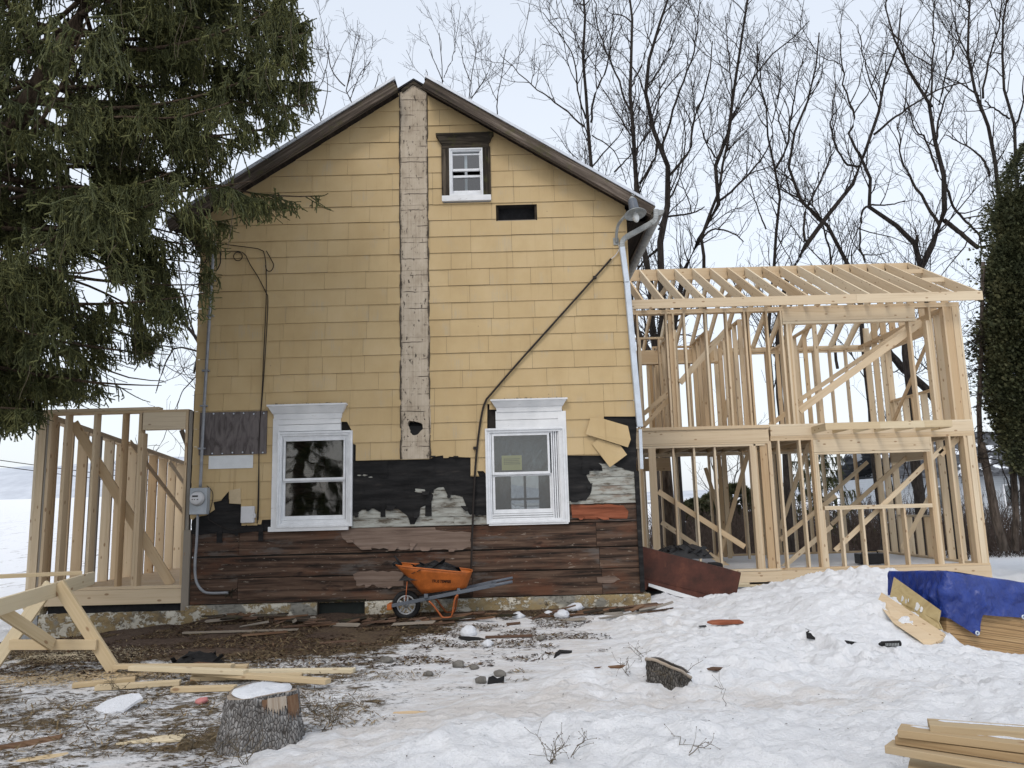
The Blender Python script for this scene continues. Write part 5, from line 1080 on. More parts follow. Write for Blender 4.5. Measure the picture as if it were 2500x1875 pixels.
def spruce(root, trunk, tr, limbs_z, zfun, Lfun, keep, dens=1.0, hang=(0.14, 0.46), nper=26, nlen=0.019, nwid=0.0045, core=0.006, sec_step=0.115, azr=None, twig_step=0.075, limbok=None, extra=(), sprig=0):
    k = len(trunk); LP = []; LR = []; ga = RNG.uniform(0, 6)
    for z in limbs_z:
        f = np.interp(z, trunk[:, 2], np.arange(k)); i = min(int(f), k - 2); p0 = trunk[i] * (1 - (f - i)) + trunk[i + 1] * (f - i); ga += 2.399 + RNG.uniform(-.3, .3)
        L = Lfun(z) * RNG.uniform(0.8, 1.12); s = np.linspace(0, 1, 12); d = np.array([math.cos(ga), math.sin(ga), 0]); pz = -0.30 * L * s + 0.22 * L * s ** 2.2 + zfun(z) * s
        bend = RNG.uniform(-.12, .12) * L; nrm = np.array([-d[1], d[0], 0]); LP.append(p0 + d * (L * s)[:, None] + nrm * (bend * s ** 2)[:, None] + np.stack([0 * s, 0 * s, pz], 1)); LR.append(np.linspace(0.010 + 0.007 * L, 0.005, 12))
    for E_ in extra:
        e_ = np.array(E_, float); z = e_[2] + 0.25; f = np.interp(z, trunk[:, 2], np.arange(k)); i = min(int(f), k - 2); p0 = trunk[i] * (1 - (f - i)) + trunk[i + 1] * (f - i)
        LP.append(smooth_line([p0, p0 * .55 + e_ * .45 + np.array([0, 0, .12]), p0 * .2 + e_ * .8 + np.array([0, 0, -.06]), e_], 12)); LR.append(np.linspace(0.03, 0.006, 12))
    LP = np.array(LP); LR = np.array(LR)
    if limbok is not None:
        for i in range(len(LP)):
            bad = np.nonzero(~limbok(LP[i]))[0]; bad = bad[bad > 2]
            if len(bad): j = bad[0]; LP[i] = smooth_line(LP[i, :j], 12)
    # secondaries: flat side shoots off each limb
    per = int(np.mean([Lfun(z) for z in limbs_z]) / sec_step * dens); N = len(LP); idx = np.repeat(np.arange(N), per); s = RNG.uniform(0.10, 1, len(idx)) * 10.999; i0 = s.astype(int); f = (s - i0)[:, None]
    p0 = LP[idx, i0] * (1 - f) + LP[idx, np.minimum(i0 + 1, 11)] * f; d = unit(LP[idx, np.minimum(i0 + 1, 11)] - LP[idx, i0]); sd_ = np.cross(d, np.array([0, 0, 1.0])); sgn = RNG.choice([-1, 1], len(idx))[:, None]
    L2 = RNG.uniform(0.30, 0.95, len(idx)) * (1.05 - 0.55 * s / 11) * np.clip(Lfun(limbs_z.mean()) / 3.6, .35, 1.2)
    dd = unit(d * RNG.uniform(.45, .95, (len(idx), 1)) + sd_ * sgn * RNG.uniform(.3, .9, (len(idx), 1)) + np.array([0, 0, 1]) * RNG.uniform(-.35, .12, (len(idx), 1)))
    t = np.linspace(0, 1, 6); SP = p0[:, None, :] + dd[:, None, :] * (t[None, :, None] * L2[:, None, None]); SP[:, :, 2] += (-0.32 * t ** 1.3 + 0.20 * t ** 3)[None, :] * L2[:, None]
    kp = keep(SP[:, 3]); SP = SP[kp]; L2 = L2[kp]
    # hanging twigs below the shoots, plus their own needled tips
    per2 = max(2, int(0.55 / twig_step)); idx = np.repeat(np.arange(len(SP)), per2); s = RNG.uniform(0.05, 1, len(idx)) * 4.999; i0 = s.astype(int); f = (s - i0)[:, None]
    q0 = SP[idx, i0] * (1 - f) + SP[idx, i0 + 1] * f; d = unit(SP[idx, i0 + 1] - SP[idx, i0]); hl = RNG.uniform(*hang, len(idx)) * RNG.uniform(0.5, 1.3, len(idx))
    hd = unit(np.array([0, 0, -1.0]) * RNG.uniform(.6, 1.5, (len(idx), 1)) + d * RNG.uniform(0.1, .8, (len(idx), 1)) + RNG.normal(size=q0.shape) * 0.28)
    t = np.linspace(0, 1, 4); HP = q0[:, None, :] + hd[:, None, :] * (t[None, :, None] * hl[:, None, None]); HP[:, :, 2] -= (0.30 * t ** 2)[None, :] * hl[:, None]
    kp = keep(HP[:, 3]); HP = HP[kp]
    tone_s = RNG.uniform(0.2, 0.9, len(SP)); tone_h = RNG.uniform(0.0, 0.85, len(HP))
    print('spruce twigs', len(SP), len(HP))
    if sprig:                                                       # short side sprigs make the hanging twigs branch
        ii = np.repeat(np.arange(len(HP)), sprig); jj = RNG.integers(1, 4, len(ii)); b0 = HP[ii, jj]; bd = unit(unit(HP[ii, 3] - HP[ii, 0]) * .8 + RNG.normal(size=b0.shape) * .6 + np.array([0, 0, -.1])); bl = RNG.uniform(.035, .10, len(ii))
        G = b0[:, None, :] + bd[:, None, :] * (np.array([0, .5, 1.0])[None, :, None] * bl[:, None, None]); T3, c3 = needles_on(G, nlen * 1.05, 9, np.clip(tone_h[ii] + .22, 0, 1), nwid); tris_mesh('sprigs', T3, M['needle'], root, c3)
        Vg, Qg = tubes(G, np.tile([core, core, core * .8], (len(G), 1)), 3); o = npmesh('sprig_stems', Vg, Qg, M['needle'], root, True); at_ = o.data.attributes.new('tone', 'FLOAT', 'POINT'); at_.data.foreach_set('value', np.full(len(Vg), 0.55, np.float32))
    T1, c1 = needles_on(SP, nlen * 1.05, int(nper * 1.5), tone_s, nwid); T2, c2 = needles_on(HP, nlen, nper, tone_h, nwid)
    tris_mesh('needles', np.concatenate([T1, T2]), M['needle'], root, np.concatenate([c1, c2]))
    Vc, Qc = join([tubes(SP, np.tile(np.linspace(core * 1.1, core * 0.6, 6), (len(SP), 1)), 3), tubes(HP, np.tile(np.linspace(core, core * 0.8, 4), (len(HP), 1)), 3)])
    o = npmesh('needled_twigs', Vc, Qc, M['needle'], root, True); at_ = o.data.attributes.new('tone', 'FLOAT', 'POINT'); at_.data.foreach_set('value', np.full(len(Vc), 0.25, np.float32))
    V_, Q2 = tubes(LP, LR, 6); npmesh('limbs', V_, Q2, M['sprucebark'], root, True)
    V_, Q2 = tubes(trunk[None], tr[None], 12); npmesh('trunk', V_, Q2, M['sprucebark'], root, True)
    return LP, HP
c0 = pix(-40, 430, 9.0); c1 = pix(90, 215, 8.9); c2 = pix(215, 0, 8.8); c3 = pix(300, -260, 8.8)
trunk = smooth_line([(-7.6, 9.3, -0.1), (-7.35, 9.2, 2.0), tuple(pix(-140, 640, 9.1)), tuple(c0), tuple(c1), tuple(c2), tuple(c3), (-3.9, 8.9, 11.8)], 26)
ENVY = np.array([-300, 0, 60, 150, 250, 310, 345, 380, 415, 432, 446, 468, 490, 505, 525, 545, 560, 620, 700, 760, 800, 860, 900, 955, 980, 993, 1040, 1062])
ENVX = np.array([690, 730, 748, 772, 765, 742, 700, 630, 555, 590, 690, 780, 796, 785, 730, 640, 560, 540, 525, 515, 482, 470, 425, 400, 310, 118, 100, 70])
def limb_env(Pt):
    px, py = proj(Pt); return (px < np.interp(py, ENVY, ENVX) + 8) & (py < 1045) & ~((Pt[:, 1] > 10.8) & (Pt[:, 0] > -5.1)) & ~((Pt[:, 1] > 11.0) & (Pt[:, 2] < 3.3))
def keep_big(Pt):
    px, py = proj(Pt); e_ = np.interp(py, ENVY, ENVX) + RNG.normal(size=len(px)) * 12
    ok = (px < e_) & (px > -260) & (py > -260) & (py < 1064 + RNG.normal(size=len(px)) * 10)
    # keep clear of the house and the wall frame
    ok &= ~((Pt[:, 1] > 10.85) & (Pt[:, 0] > -5.0)) & ~((Pt[:, 1] > 11.0) & (Pt[:, 2] < 3.25)) & ~((Pt[:, 1] > 10.85) & (Pt[:, 0] > -5.5) & (Pt[:, 2] > 4.3))
    hole = np.minimum.reduce([((px - hx) / hw) ** 2 + ((py - hy) / hh) ** 2 for hx, hy, hw, hh in ((215, 690, 60, 75), (410, 560, 38, 55), (45, 470, 30, 30), (330, 930, 130, 42), (460, 690, 40, 75), (600, 395, 50, 30), (330, 100, 25, 20), (150, 300, 28, 22), (200, 430, 40, 28), (300, 830, 30, 30), (420, 880, 60, 40), (30, 150, 18, 22), (120, 560, 30, 25), (540, 330, 35, 28), (90, 620, 35, 28), (480, 480, 40, 26), (250, 240, 30, 22), (430, 200, 26, 18), (360, 340, 34, 20), (620, 300, 26, 18), (300, 720, 40, 34), (130, 880, 36, 24))])
    return ok & (RNG.uniform(0, 1, len(px)) < np.clip(hole - 0.35, 0.02, 1.0))
tsp = thing('spruce_tree', 'big dark drooping spruce filling the upper left corner beside the yellow house', 'tree', (-7.6, 9.3, 0.0))
zs_ = np.concatenate([np.linspace(3.1, 6.6, 60), np.linspace(6.6, 11.2, 56)])
LP, HP = spruce(tsp, trunk, np.linspace(0.14, 0.08, 26), zs_, lambda z: 0.0, lambda z: float(np.interp(z, [3, 5, 8, 11], [4.0, 4.0, 3.7, 2.9])), keep_big, 1.12, hang=(0.07, 0.25), nper=24, nlen=0.017, nwid=0.0062, core=0.0085, sec_step=0.088, twig_step=0.046, limbok=limb_env, sprig=2, extra=[tuple(pix(*q)) for q in ((735, 30, 9.0), (750, 80, 8.5), (762, 130, 8.8), (770, 200, 9.3), (764, 255, 9.0), (735, 320, 9.4), (655, 350, 9.8), (786, 478, 9.6), (560, 540, 10.0), (530, 600, 10.1), (505, 640, 10.2), (500, 720, 12.2), (470, 790, 12.0), (455, 850, 11.8), (400, 930, 11.8), (330, 990, 11.5), (560, 250, 7.6), (420, 420, 7.4), (300, 640, 7.6), (180, 800, 7.8))])
# dry, needle-less twigs hanging among the foliage
sel = RNG.choice(len(HP), 420, replace=False); q0 = HP[sel, 3]; t = np.linspace(0, 1, 6); L = RNG.uniform(0.15, 0.55, 420)
DP = q0[:, None, :] + np.stack([np.sin(t[None] * 3 + RNG.uniform(0, 6, (420, 1))) * 0.03, np.cos(t[None] * 2.5 + RNG.uniform(0, 6, (420, 1))) * 0.03, -t[None] * L[:, None]], -1); DP = DP[keep_big(DP[:, 5])]
V, Q_ = tubes(DP, np.tile(np.linspace(0.005, 0.003, 6), (len(DP), 1)), 3); tag(npmesh('dry_twigs', V, Q_, M['drytwig'], tsp, True), kind='stuff')

# ---- small spruce behind the frame
def keep_all(P_): return np.ones(len(P_), bool)
bp = pix(2010, 1300, 31); zb = on(bp.x, 31)
t2 = thing('small_spruce', 'dark drooping spruce standing on snow behind the timber frame', 'tree', (bp.x, 31, zb))
tr2 = np.array([(bp.x, 31, zb - 0.1 + 5.2 * i / 9) for i in range(10)])
spruce(t2, tr2, np.linspace(0.14, 0.02, 10), np.linspace(zb + 0.5, zb + 4.9, 46), lambda z: 0.0, lambda z: float(np.interp(z, [zb, zb + 5], [3.0, 0.3])), keep_all, 1.1, (0.12, 0.40), 12, 0.05, 0.014, 0.014, 0.26)

# a conifer behind the viewer: the photograph shows it mirrored in the left window
tm = t2.copy(); C.objects.link(tm); tm.location = (-8.2, -7.5, on(-8.2, -7.5)); tm.scale = (2.0, 2.0, 2.1); tag(tm, 'conifer behind the viewer, seen only as a reflection in the left window')
for ch in list(t2.children): c_ = ch.copy(); C.objects.link(c_); c_.parent = tm
# ---- tall cedar at the right edge
def cedar(root, cols, n, m, size=(0.10, 0.24)):
    Ts, tn = [], []
    for (cx, cy, zb_, zt_, r, seed) in cols:
        u = RNG.uniform(0, 1, n); z = zb_ + (zt_ - zb_) * u; prof = np.interp(u, [0, 0.08, 0.35, 0.75, 0.92, 1], [0.55, 0.85, 1.0, 0.82, 0.45, 0.05]); an = RNG.uniform(0, 2 * np.pi, n)
        lob = 0.72 + 0.55 * fbm(an * 1.6 + 10, z * 1.3, seed, 3) * (0.7 + 0.6 * fbm(an * 5, z * 3.2, seed + 4, 3)); rad = r * prof * lob * np.where(RNG.uniform(0, 1, n) < .06, RNG.uniform(1.0, 1.22, n), RNG.uniform(0.55, 1.06, n) ** 0.5)
        p = np.stack([cx + np.cos(an) * rad, cy + np.sin(an) * rad, z], 1); out = np.stack([np.cos(an), np.sin(an), 0.55 + 0 * an], 1) + RNG.normal(size=(n, 3)) * 0.45; out = unit(out)
        q = RNG.normal(size=(n, 3)); q -= (q * out).sum(1, keepdims=True) * out; q = unit(q); L = RNG.uniform(*size, n)[:, None]
        for a, w in ((-0.65, .5), (-.2, .8), (.25, .9), (.7, .55)):                                # a fan of four slim leaflets
            d = unit(out + q * a); sd_ = np.cross(d, np.cross(out, q)); tip = p + d * L * w; mid = p + d * L * w * 0.5; Ts.append(np.stack([p, mid + sd_ * L * 0.12, tip], 1)); Ts.append(np.stack([p, tip, mid - sd_ * L * 0.12], 1))
            tone = np.clip(0.25 + 0.6 * fbm(an * 4, z * 2.5, seed + 9, 3) + RNG.uniform(-.2, .25, n), 0, 1); tn += [np.repeat(tone, 3)] * 2
    return tris_mesh('foliage', np.concatenate(Ts), m, root, np.concatenate(tn))
cp = pix(2578, 1200, 18.3)
tc_ = thing('cedar_tree', 'tall dense dark evergreen cut off by the right edge of the view', 'tree', (cp.x, 18.3, on(cp.x, 18.3)))
cedar(tc_, [(cp.x + 0.75, 18.3, 2.0, 10.4, 1.65, 3), (cp.x - 0.25, 18.0, 2.6, 7.9, 1.15, 8), (cp.x - 0.25, 17.7, 1.9, 6.6, 1.2, 12), (cp.x + 0.3, 18.2, 6.5, 9.0, 0.9, 17), (cp.x + 0.1, 17.9, 4.5, 7.2, 1.15, 21)], 36000, M['cedar'], (0.03, 0.125))
mb = MB()
for pts, r in (([(2452, 1345), (2432, 1270), (2412, 1160), (2395, 1080)], 0.11), ([(2478, 1345), (2480, 1250), (2475, 1150)], 0.08), ([(2520, 1340), (2510, 1200), (2500, 900)], 0.2), ([(2395, 1130), (2390, 1000), (2396, 850), (2400, 640)], 0.06)): mb.tube([pix(x, y, 18.3) for x, y in pts], np.linspace(r, r * 0.75, len(pts)), 8)
mb.build('trunk', M['barkbig'], tc_)
A = np.array([smooth_line([tuple(pix(2405 + RNG.uniform(-15, 60), y, 18.2)), tuple(pix(2370 + RNG.uniform(-20, 20), y + RNG.uniform(-10, 40), 18)), tuple(pix(2345 + RNG.uniform(-20, 25), y + RNG.uniform(-20, 60), 17.9))], 6) for y in RNG.uniform(700, 1150, 34)])
Ar = np.tile(np.linspace(0.014, 0.006, 6), (34, 1)); B, Br = children(A, Ar, 7, 0.15, 0.5, (0.006, 0.004), 0.6, 0.05, 4); V, Q_ = join([tubes(A, Ar, 4), tubes(B, Br, 3)]); npmesh('dead_branches', V, Q_, M['twig'], tc_, True)
# ---- dark rounded junipers and brush beyond the yard
for px_, Yt, h, r, lab in ((1700, 36, 2.3, 1.1, 'dark evergreen bush behind the frame, next to the thick trunk'), (1752, 37, 2.6, 1.1, 'dark evergreen bush behind the frame, taller of the pair of pointed bushes'), (1800, 36, 2.9, 1.3, 'dark evergreen bush behind the frame, beside its post cluster')):
    q = pix(px_, 1300, Yt); zb = on(q.x, Yt); b_ = thing('evergreen_bush', lab, 'bush', (q.x, Yt, zb), 'evergreen bushes behind the frame'); cedar(b_, [(q.x, Yt, zb - 0.1, zb + h, r, int(px_))], 3600, M['cedar'], (0.16, 0.34))
BP = []
n = 5200
x = np.concatenate([RNG.uniform(8.5, 21, int(n * .72)), RNG.uniform(5.5, 11, n - int(n * .72))]); y = RNG.uniform(27.5, 38, n); z = H(x, y); h = RNG.uniform(0.5, 2.3, n) * (0.5 + fbm(x * .5, y * .5, 15, 2))
d = unit(np.stack([RNG.normal(size=n) * .5, RNG.normal(size=n) * .4, 1 + 0 * x], 1)); t = np.linspace(0, 1, 5); BP = np.stack([x, y, z - .05], 1)[:, None, :] + d[:, None, :] * (t[None, :, None] * h[:, None, None]) + RNG.normal(size=(n, 5, 3)) * (0.07 * t)[None, :, None]
BR = np.tile(np.linspace(0.011, 0.007, 5), (n, 1)); B2, B2r = children(BP, BR, 3, 0.3, 0.9, (0.008, 0.006), 0.6, 0.1, 3); V, Q_ = join([tubes(BP, BR, 3), tubes(B2, B2r, 3)])
M['brush'] = plain('brown_brush', (0.085, 0.062, 0.05), 0.95, 0.3, 3); bo = npmesh('brush_thicket', V, Q_, M['brush'], None, True); tag(bo, 'tangled brown leafless brush beyond the yard, behind the frame', 'brush', kind='stuff')
# slim bare trees in the brush
for px_, Yt, lab in ((2175, 33, 'slim bare tree in the brush, seen through the frame left of the grey neighbour roof'), (2235, 36, 'slim bare tree in front of the grey neighbour roof'), (1765, 40, 'small spreading bare tree seen through the lower left opening'), (2470, 30, 'slim bare tree at the right edge in front of the pale neighbour house')):
    bare_tree(lab, Yt, [([(px_, 1320), (px_ + 6, 1230), (px_ - 4, 1150), (px_ + 8, 1040)], 9, 3), ([(px_ + 4, 1240), (px_ + 30, 1170), (px_ + 40, 1080)], 4, 2), ([(px_, 1200), (px_ - 28, 1130), (px_ - 30, 1060)], 4, 2)], 0.6, 'slim bare trees in the brush')
# ------------------------------------------------------------ beyond the yard
def mk_siding():
    t = NT('pale_siding', 0.7, 0.25); p = t.pos(); w = t.math('FRACT', t.math('MULTIPLY', t.sepz(p), 8.0)); c = t.mix(t.step(w, 0.10, 0.0), t.ramp(t.noise(p, 1.5, 4), [(0.3, (0.36, 0.385, 0.41)), (0.7, (0.43, 0.455, 0.48))]), (0.20, 0.215, 0.23)); t.col(c); return t.m
M['siding'] = mk_siding()
def mk_greyroof():
    t = NT('grey_shingle_roof', 0.9, 0.2); p = t.pos(); w = t.vor(t.map(p, (2.5, 2.5, 8)), 1, out='Color'); n = t.noise(p, 0.9, 4, 0.6)
    c = t.mix(t.sepz(w, 'X'), (0.035, 0.037, 0.042), (0.11, 0.115, 0.125)); c = t.mix(t.step(n, 0.56, 0.60), c, (0.74, 0.77, 0.81)); t.col(c); return t.m
M['greyroof'] = mk_greyroof()
nb = thing('neighbour_house', 'pale sided neighbour house with grey snow flecked roof, behind the brush at right', 'house', (28, 46, 0))
zg = on(28, 46)
mb = MB(); mb.abox(22.5, 36, 46, 54, zg - 0.3, 2.7, 'x'); mb.build('wall', M['siding'], nb)
mb = MB(); mb.hexa([(22, 45.4, 2.55), (36.5, 45.4, 2.55), (36.5, 50, 5.3), (22, 50, 5.3), (22, 45.4, 2.75), (36.5, 45.4, 2.75), (36.5, 50, 5.5), (22, 50, 5.5)]); mb.hexa([(22, 50, 5.3), (36.5, 50, 5.3), (36.5, 54.6, 2.55), (22, 54.6, 2.55), (22, 50, 5.5), (36.5, 50, 5.5), (36.5, 54.6, 2.75), (22, 54.6, 2.75)]); mb.build('roof', M['greyroof'], nb)
for x in (24.2, 28.5, 32.3):
    mb = MB(); ring_box(mb, (x, x + 1.0, 0.7, 2.1), 0.09, 45.93, 46.0); w_ = mb.build('window', M['vinyl'], nb); mb = MB(); pane(mb, (x + .09, x + .91, .79, 2.01), 45.985); mb.build('pane', M['glass'], w_)
# a wooded, snowed-in hillside across the field
hx_ = np.linspace(-900, 900, 160); hv = []
for i, x in enumerate(hx_):
    top = 26 + 20 * fbm(np.array(x / 260.0), np.array(0.3), 5, 4) + 10 * fbm(np.array(x / 40.0), np.array(2.3), 6, 3)
    top = float(top) * float(sstep(120, -260, x) * 0.85 + 0.15)
    for k in range(8): f = k / 7; hv.append((x, 560 + 260 * f, 4 + top * math.sin(f * 1.5) * 1.4))
I = np.arange(160 * 8).reshape(160, 8); Q = np.stack([I[:-1, :-1], I[1:, :-1], I[1:, 1:], I[:-1, 1:]], -1).reshape(-1, 4)
t = NT('snowy_woods', 0.95, 0.1); p = t.pos(); t.col(t.ramp(t.noise(t.map(p, (0.05, 0.02, 0.12)), 1, 5, 0.6), [(0.35, (0.46, 0.49, 0.54)), (0.65, (0.60, 0.63, 0.68))])); M['woods'] = t.m
hl = npmesh('hills', np.array(hv), Q, M['woods'], None, True); tag(hl, kind='structure')
# wires across the field
for y0, y1, lab in ((1123, 1205, 'upper of the two power lines crossing the field at left'), (1138, 1216, 'lower of the two power lines crossing the field at left')):
    mb = MB(); a = pix(-60, y0 - 8, 40); b = pix(700, y1, 60); mb.tube([a.lerp(b, f) - Vector((0, 0, 0.5 * 4 * f * (1 - f) * 0.3)) for f in np.linspace(0, 1, 14)], 0.022, 5); o = mb.build('power_line', M['cable']); tag(o, lab, 'power line', 'power lines over the field')
# ------------------------------------------------------------ things on the walls
def tubepx(pts, Y, r, n=6):
    P = [tuple(pix(p[0], p[1], p[2] if len(p) > 2 else Y)) for p in pts]; P = smooth_line(P, max(8, 5 * len(P))); return MB().tube([tuple(q) for q in P], r, n)
# barn lamp
lp = pix(1505, 590, YS); lamp = thing('barn_lamp', 'old grey bell shaped barn lamp on a curved arm under the right eave', 'wall lamp', lp)
tubepx([(1505, 592, 11.14), (1505, 572, 11.08), (1509, 550, 10.98), (1519, 535, 10.85), (1532, 522, 10.74)], 11, 0.022, 8).build('arm', M['gutter'], lamp)
mb = MB(); mb.abox(lp.x - 0.05, lp.x + 0.03, YS - 0.03, YS - 0.015, lp.z - 0.06, lp.z + 0.05); mb.build('wall_plate', M['gutter'], lamp)
LC = pix(1549, 515, 10.72); ax = Vector((0.10, -0.22, -1)).normalized()
mb = MB(); mb.lathe(LC, [(0.0, -0.025), (0.06, -0.03), (0.078, 0.0), (0.10, 0.012), (0.15, 0.045), (0.163, 0.058), (0.160, 0.062), (0.145, 0.05), (0.095, 0.02), (0.0, 0.012)], ax, 28); mb.build('lamp_shade', M['gutter'], lamp)
mb = MB(); mb.lathe(LC, [(0.0, -0.20), (0.05, -0.195), (0.062, -0.185), (0.066, -0.17), (0.073, -0.03), (0.076, -0.01)], ax, 22); mb.build('ballast_housing', M['steelgrey'], lamp)
mb = MB(); mb.lathe(LC, [(0.0, -0.25), (0.022, -0.245), (0.03, -0.225), (0.045, -0.21), (0.05, -0.195)], ax, 14); mb.tube([LC + Vector((-.03, 0, .26)), LC + Vector((0, 0, .235)), LC + Vector((.03, 0, .255))], 0.008, 5); mb.build('finial', M['gutter'], lamp)
t = NT('bulb_glass', 0.15, 0.5); t.col((0.55, 0.56, 0.55)); M['bulb'] = t.m
mb = MB(); mb.lathe(LC + ax * 0.02, [(0.022, 0.0), (0.024, 0.03), (0.045, 0.06), (0.050, 0.10), (0.040, 0.14), (0.02, 0.165), (0.0, 0.17)], ax, 18); mb.build('bulb', M['bulb'], lamp)
# gutter and downspout
gxx = ER + 0.085; gz = roofz(ER) - 0.03
gut = thing('roof_gutter', 'grey half round gutter running back along the right eave', 'gutter', (gxx, YF - OV, gz))
V = []; Fs = []; ys = np.linspace(YF - OV - 0.02, YB + 0.2, 24); K = 11
for i, y in enumerate(ys):
    for k in range(K): an = math.pi + math.pi * k / (K - 1); V.append((gxx + 0.082 * math.cos(an), y, gz - 0.004 * (y - 11) + 0.082 * math.sin(an)))
for i in range(len(ys) - 1):
    for k in range(K - 1): a = i * K + k; Fs.append((a, a + 1, a + K + 1, a + K))
Fs.append(tuple(range(K))); mb = MB(); mb.add(V, Fs, None, True); go = mb.build('trough', M['gutter'], gut, recalc=False); so = go.modifiers.new('solid', 'SOLIDIFY'); so.thickness = 0.004
mb = MB()
for y in (12.6, 14.4, 16.2): mb.tube([(gxx + 0.084 * math.cos(math.pi + math.pi * k / 10), y, gz - 0.004 * (y - 11) + 0.084 * math.sin(math.pi + math.pi * k / 10)) for k in range(11)], 0.006, 5)
mb.build('joint_band', M['conduit'], gut)
ds = thing('downspout', 'pale metal downspout with crimped elbows running down the right corner of the yellow wall', 'downspout', pix(1560, 1030, 11.1))
def rectpipe(pts, a, b, name, m, crimp=None):
    mb = MB(); P = [Vector(p) for p in pts]; V = []; Fs = []; n = 8
    for i, p in enumerate(P):
        t_ = (P[min(i + 1, len(P) - 1)] - P[max(i - 1, 0)]).normalized(); s_ = t_.cross(Vector((0, 1, 0))).normalized(); u_ = s_.cross(t_)
        k = 1.0 - (0.10 * (i % 2) if crimp and crimp(i) else 0)
        for c_, d_ in ((-1, -.8), (-.8, -1), (.8, -1), (1, -.8), (1, .8), (.8, 1), (-.8, 1), (-1, .8)): V.append(p + s_ * (a * c_ * k) + u_ * (b * d_ * k))
    for i in range(len(P) - 1):
        for k in range(n): Fs.append((i * n + k, i * n + (k + 1) % n, (i + 1) * n + (k + 1) % n, (i + 1) * n + k))
    mb.add(V, Fs, None, False); return mb.build(name, m, ds)
e1 = [tuple(pix(1601, 512, 10.86)), tuple(pix(1601, 526, 10.86)), tuple(pix(1599, 537, 10.87)), tuple(pix(1590, 545, 10.89))]; e1 = [tuple(q) for q in smooth_line(e1, 15)]
e2 = [tuple(pix(1534, 576, 11.05)), tuple(pix(1524, 583, 11.07)), tuple(pix(1519, 592, 11.08)), tuple(pix(1518.5, 604, 11.085))]; e2 = [tuple(q) for q in smooth_line(e2, 15)]
rectpipe(e1, 0.038, 0.032, 'elbow', M['gutter'], lambda i: 2 < i < 12); rectpipe([e1[-1], e2[0]], 0.037, 0.031, 'offset_pipe', M['gutter']); rectpipe(e2, 0.038, 0.032, 'elbow', M['gutter'], lambda i: 2 < i < 12)
rectpipe([e2[-1], tuple(pix(1530, 690, 11.09))], 0.040, 0.033, 'pipe', M['galv']); rectpipe([tuple(pix(1530, 688, 11.09)), tuple(pix(1562, 1042, 11.10))], 0.043, 0.036, 'pipe', M['galv'])
mb = MB(); q = pix(1530, 690, 11.09); mb.tube([q + Vector((0.05 * math.cos(a), 0.042 * math.sin(a), 0)) for a in np.linspace(0, 6.3, 12)], 0.004, 4); mb.build('strap', M['cable'], ds)
mb = MB(); a, b = pix(1563, 1048, 11.1), pix(1567, 1145, 11.1); mb.beam(a, b, 0.045, 0.02, (0, 1, 0)); mb.build('bottom_strip', M['galv'], ds)
# pole-to-ground pipe on the wall
pl = thing('wall_pipe', 'thin dark pipe bent diagonally down the yellow wall from the lamp to the wheelbarrow', 'pipe', pix(1150, 1390, YS - 0.03))
tubepx([(1492, 632), (1430, 702), (1350, 791), (1270, 880), (1205, 955), (1183, 985), (1170, 1050), (1160, 1150), (1153, 1300), (1150, 1400)], YS - 0.045, 0.015, 8).build('pipe', M['cable'], pl)
tubepx([(1492, 632), (1500, 626), (1507, 617), (1512, 606), (1510, 598)], YS - 0.04, 0.006).build('lead', M['plasticgrey'], pl); mb = MB()
for x, y in ((1452, 678), (1160, 1094)): q = pix(x, y, YS - 0.03); mb.abox(q.x - 0.025, q.x + 0.025, YS - 0.065, YS - 0.02, q.z - 0.02, q.z + 0.02)
mb.build('pipe_clamp', M['cable'], pl)
# electric service
mt = thing('electric_meter', 'grey electric meter box with a round dial, beside the porch frame', 'electric meter', pix(485, 1256, 11.08))
q = rect(464, 1191, 506, 1256, 11.05); mb = MB(); mb.abox(q[0], q[1], 11.03, YS - 0.01, q[2], q[3]); mb.build('meter_box', M['greymetal'], mt, bevel=0.006)
dc = pix(483, 1217, 11.03); mb = MB(); mb.lathe((dc.x, 11.03, dc.z), [(0.098, 0.0), (0.098, 0.02), (0.09, 0.03), (0.086, 0.07), (0.075, 0.082), (0.0, 0.085)], (0, -1, 0), 32); dial = mb.build('meter_dial', M['plasticgrey'], mt)
mb = MB(); mb.abox(dc.x - 0.045, dc.x + 0.035, 10.942, 10.946, dc.z + 0.02, dc.z + 0.042); mb.abox(dc.x - 0.05, dc.x - 0.035, 10.942, 10.946, dc.z - 0.02, dc.z - 0.01); mb.abox(dc.x - 0.02, dc.x - 0.005, 10.942, 10.946, dc.z - 0.02, dc.z - 0.01); mb.abox(dc.x + 0.02, dc.x + 0.04, 10.942, 10.946, dc.z - 0.02, dc.z - 0.01); mb.build('meter_display', M['black'], dial)
mb = MB(); mb.lathe((dc.x, 11.03, dc.z), [(0.103, -0.001), (0.107, 0.008), (0.103, 0.016)], (0, -1, 0), 32); mb.build('meter_ring', M['rim'], mt)
cd = thing('service_conduit', 'tall grey conduit with weatherhead on the left edge of the yellow wall', 'conduit', pix(488, 1190, 11.08))
tubepx([(522, 598), (515, 720), (505, 880), (497, 1020), (489, 1190)], 11.10, 0.022, 10).build('conduit', M['conduit'], cd)
mb = MB(); q = pix(522, 598, 11.10); mb.lathe(q, [(0.024, -0.05), (0.034, -0.04), (0.034, 0.03), (0.02, 0.06), (0, 0.065)], (0, -0.3, 1), 12); mb.build('weatherhead', M['conduit'], cd)
for x, y in ((517, 684), (512, 771), (501, 905), (496, 991), (491, 1095)): q = pix(x, y, 11.1); mb = MB(); mb.abox(q.x - 0.04, q.x + 0.055, 11.072, 11.135, q.z - 0.012, q.z + 0.012); mb.build('conduit_strap', M['conduit'], cd)
cd2 = thing('ground_conduit', 'grey conduit curving from under the electric meter into the brown boards', 'conduit', pix(500, 1446, 11.1))
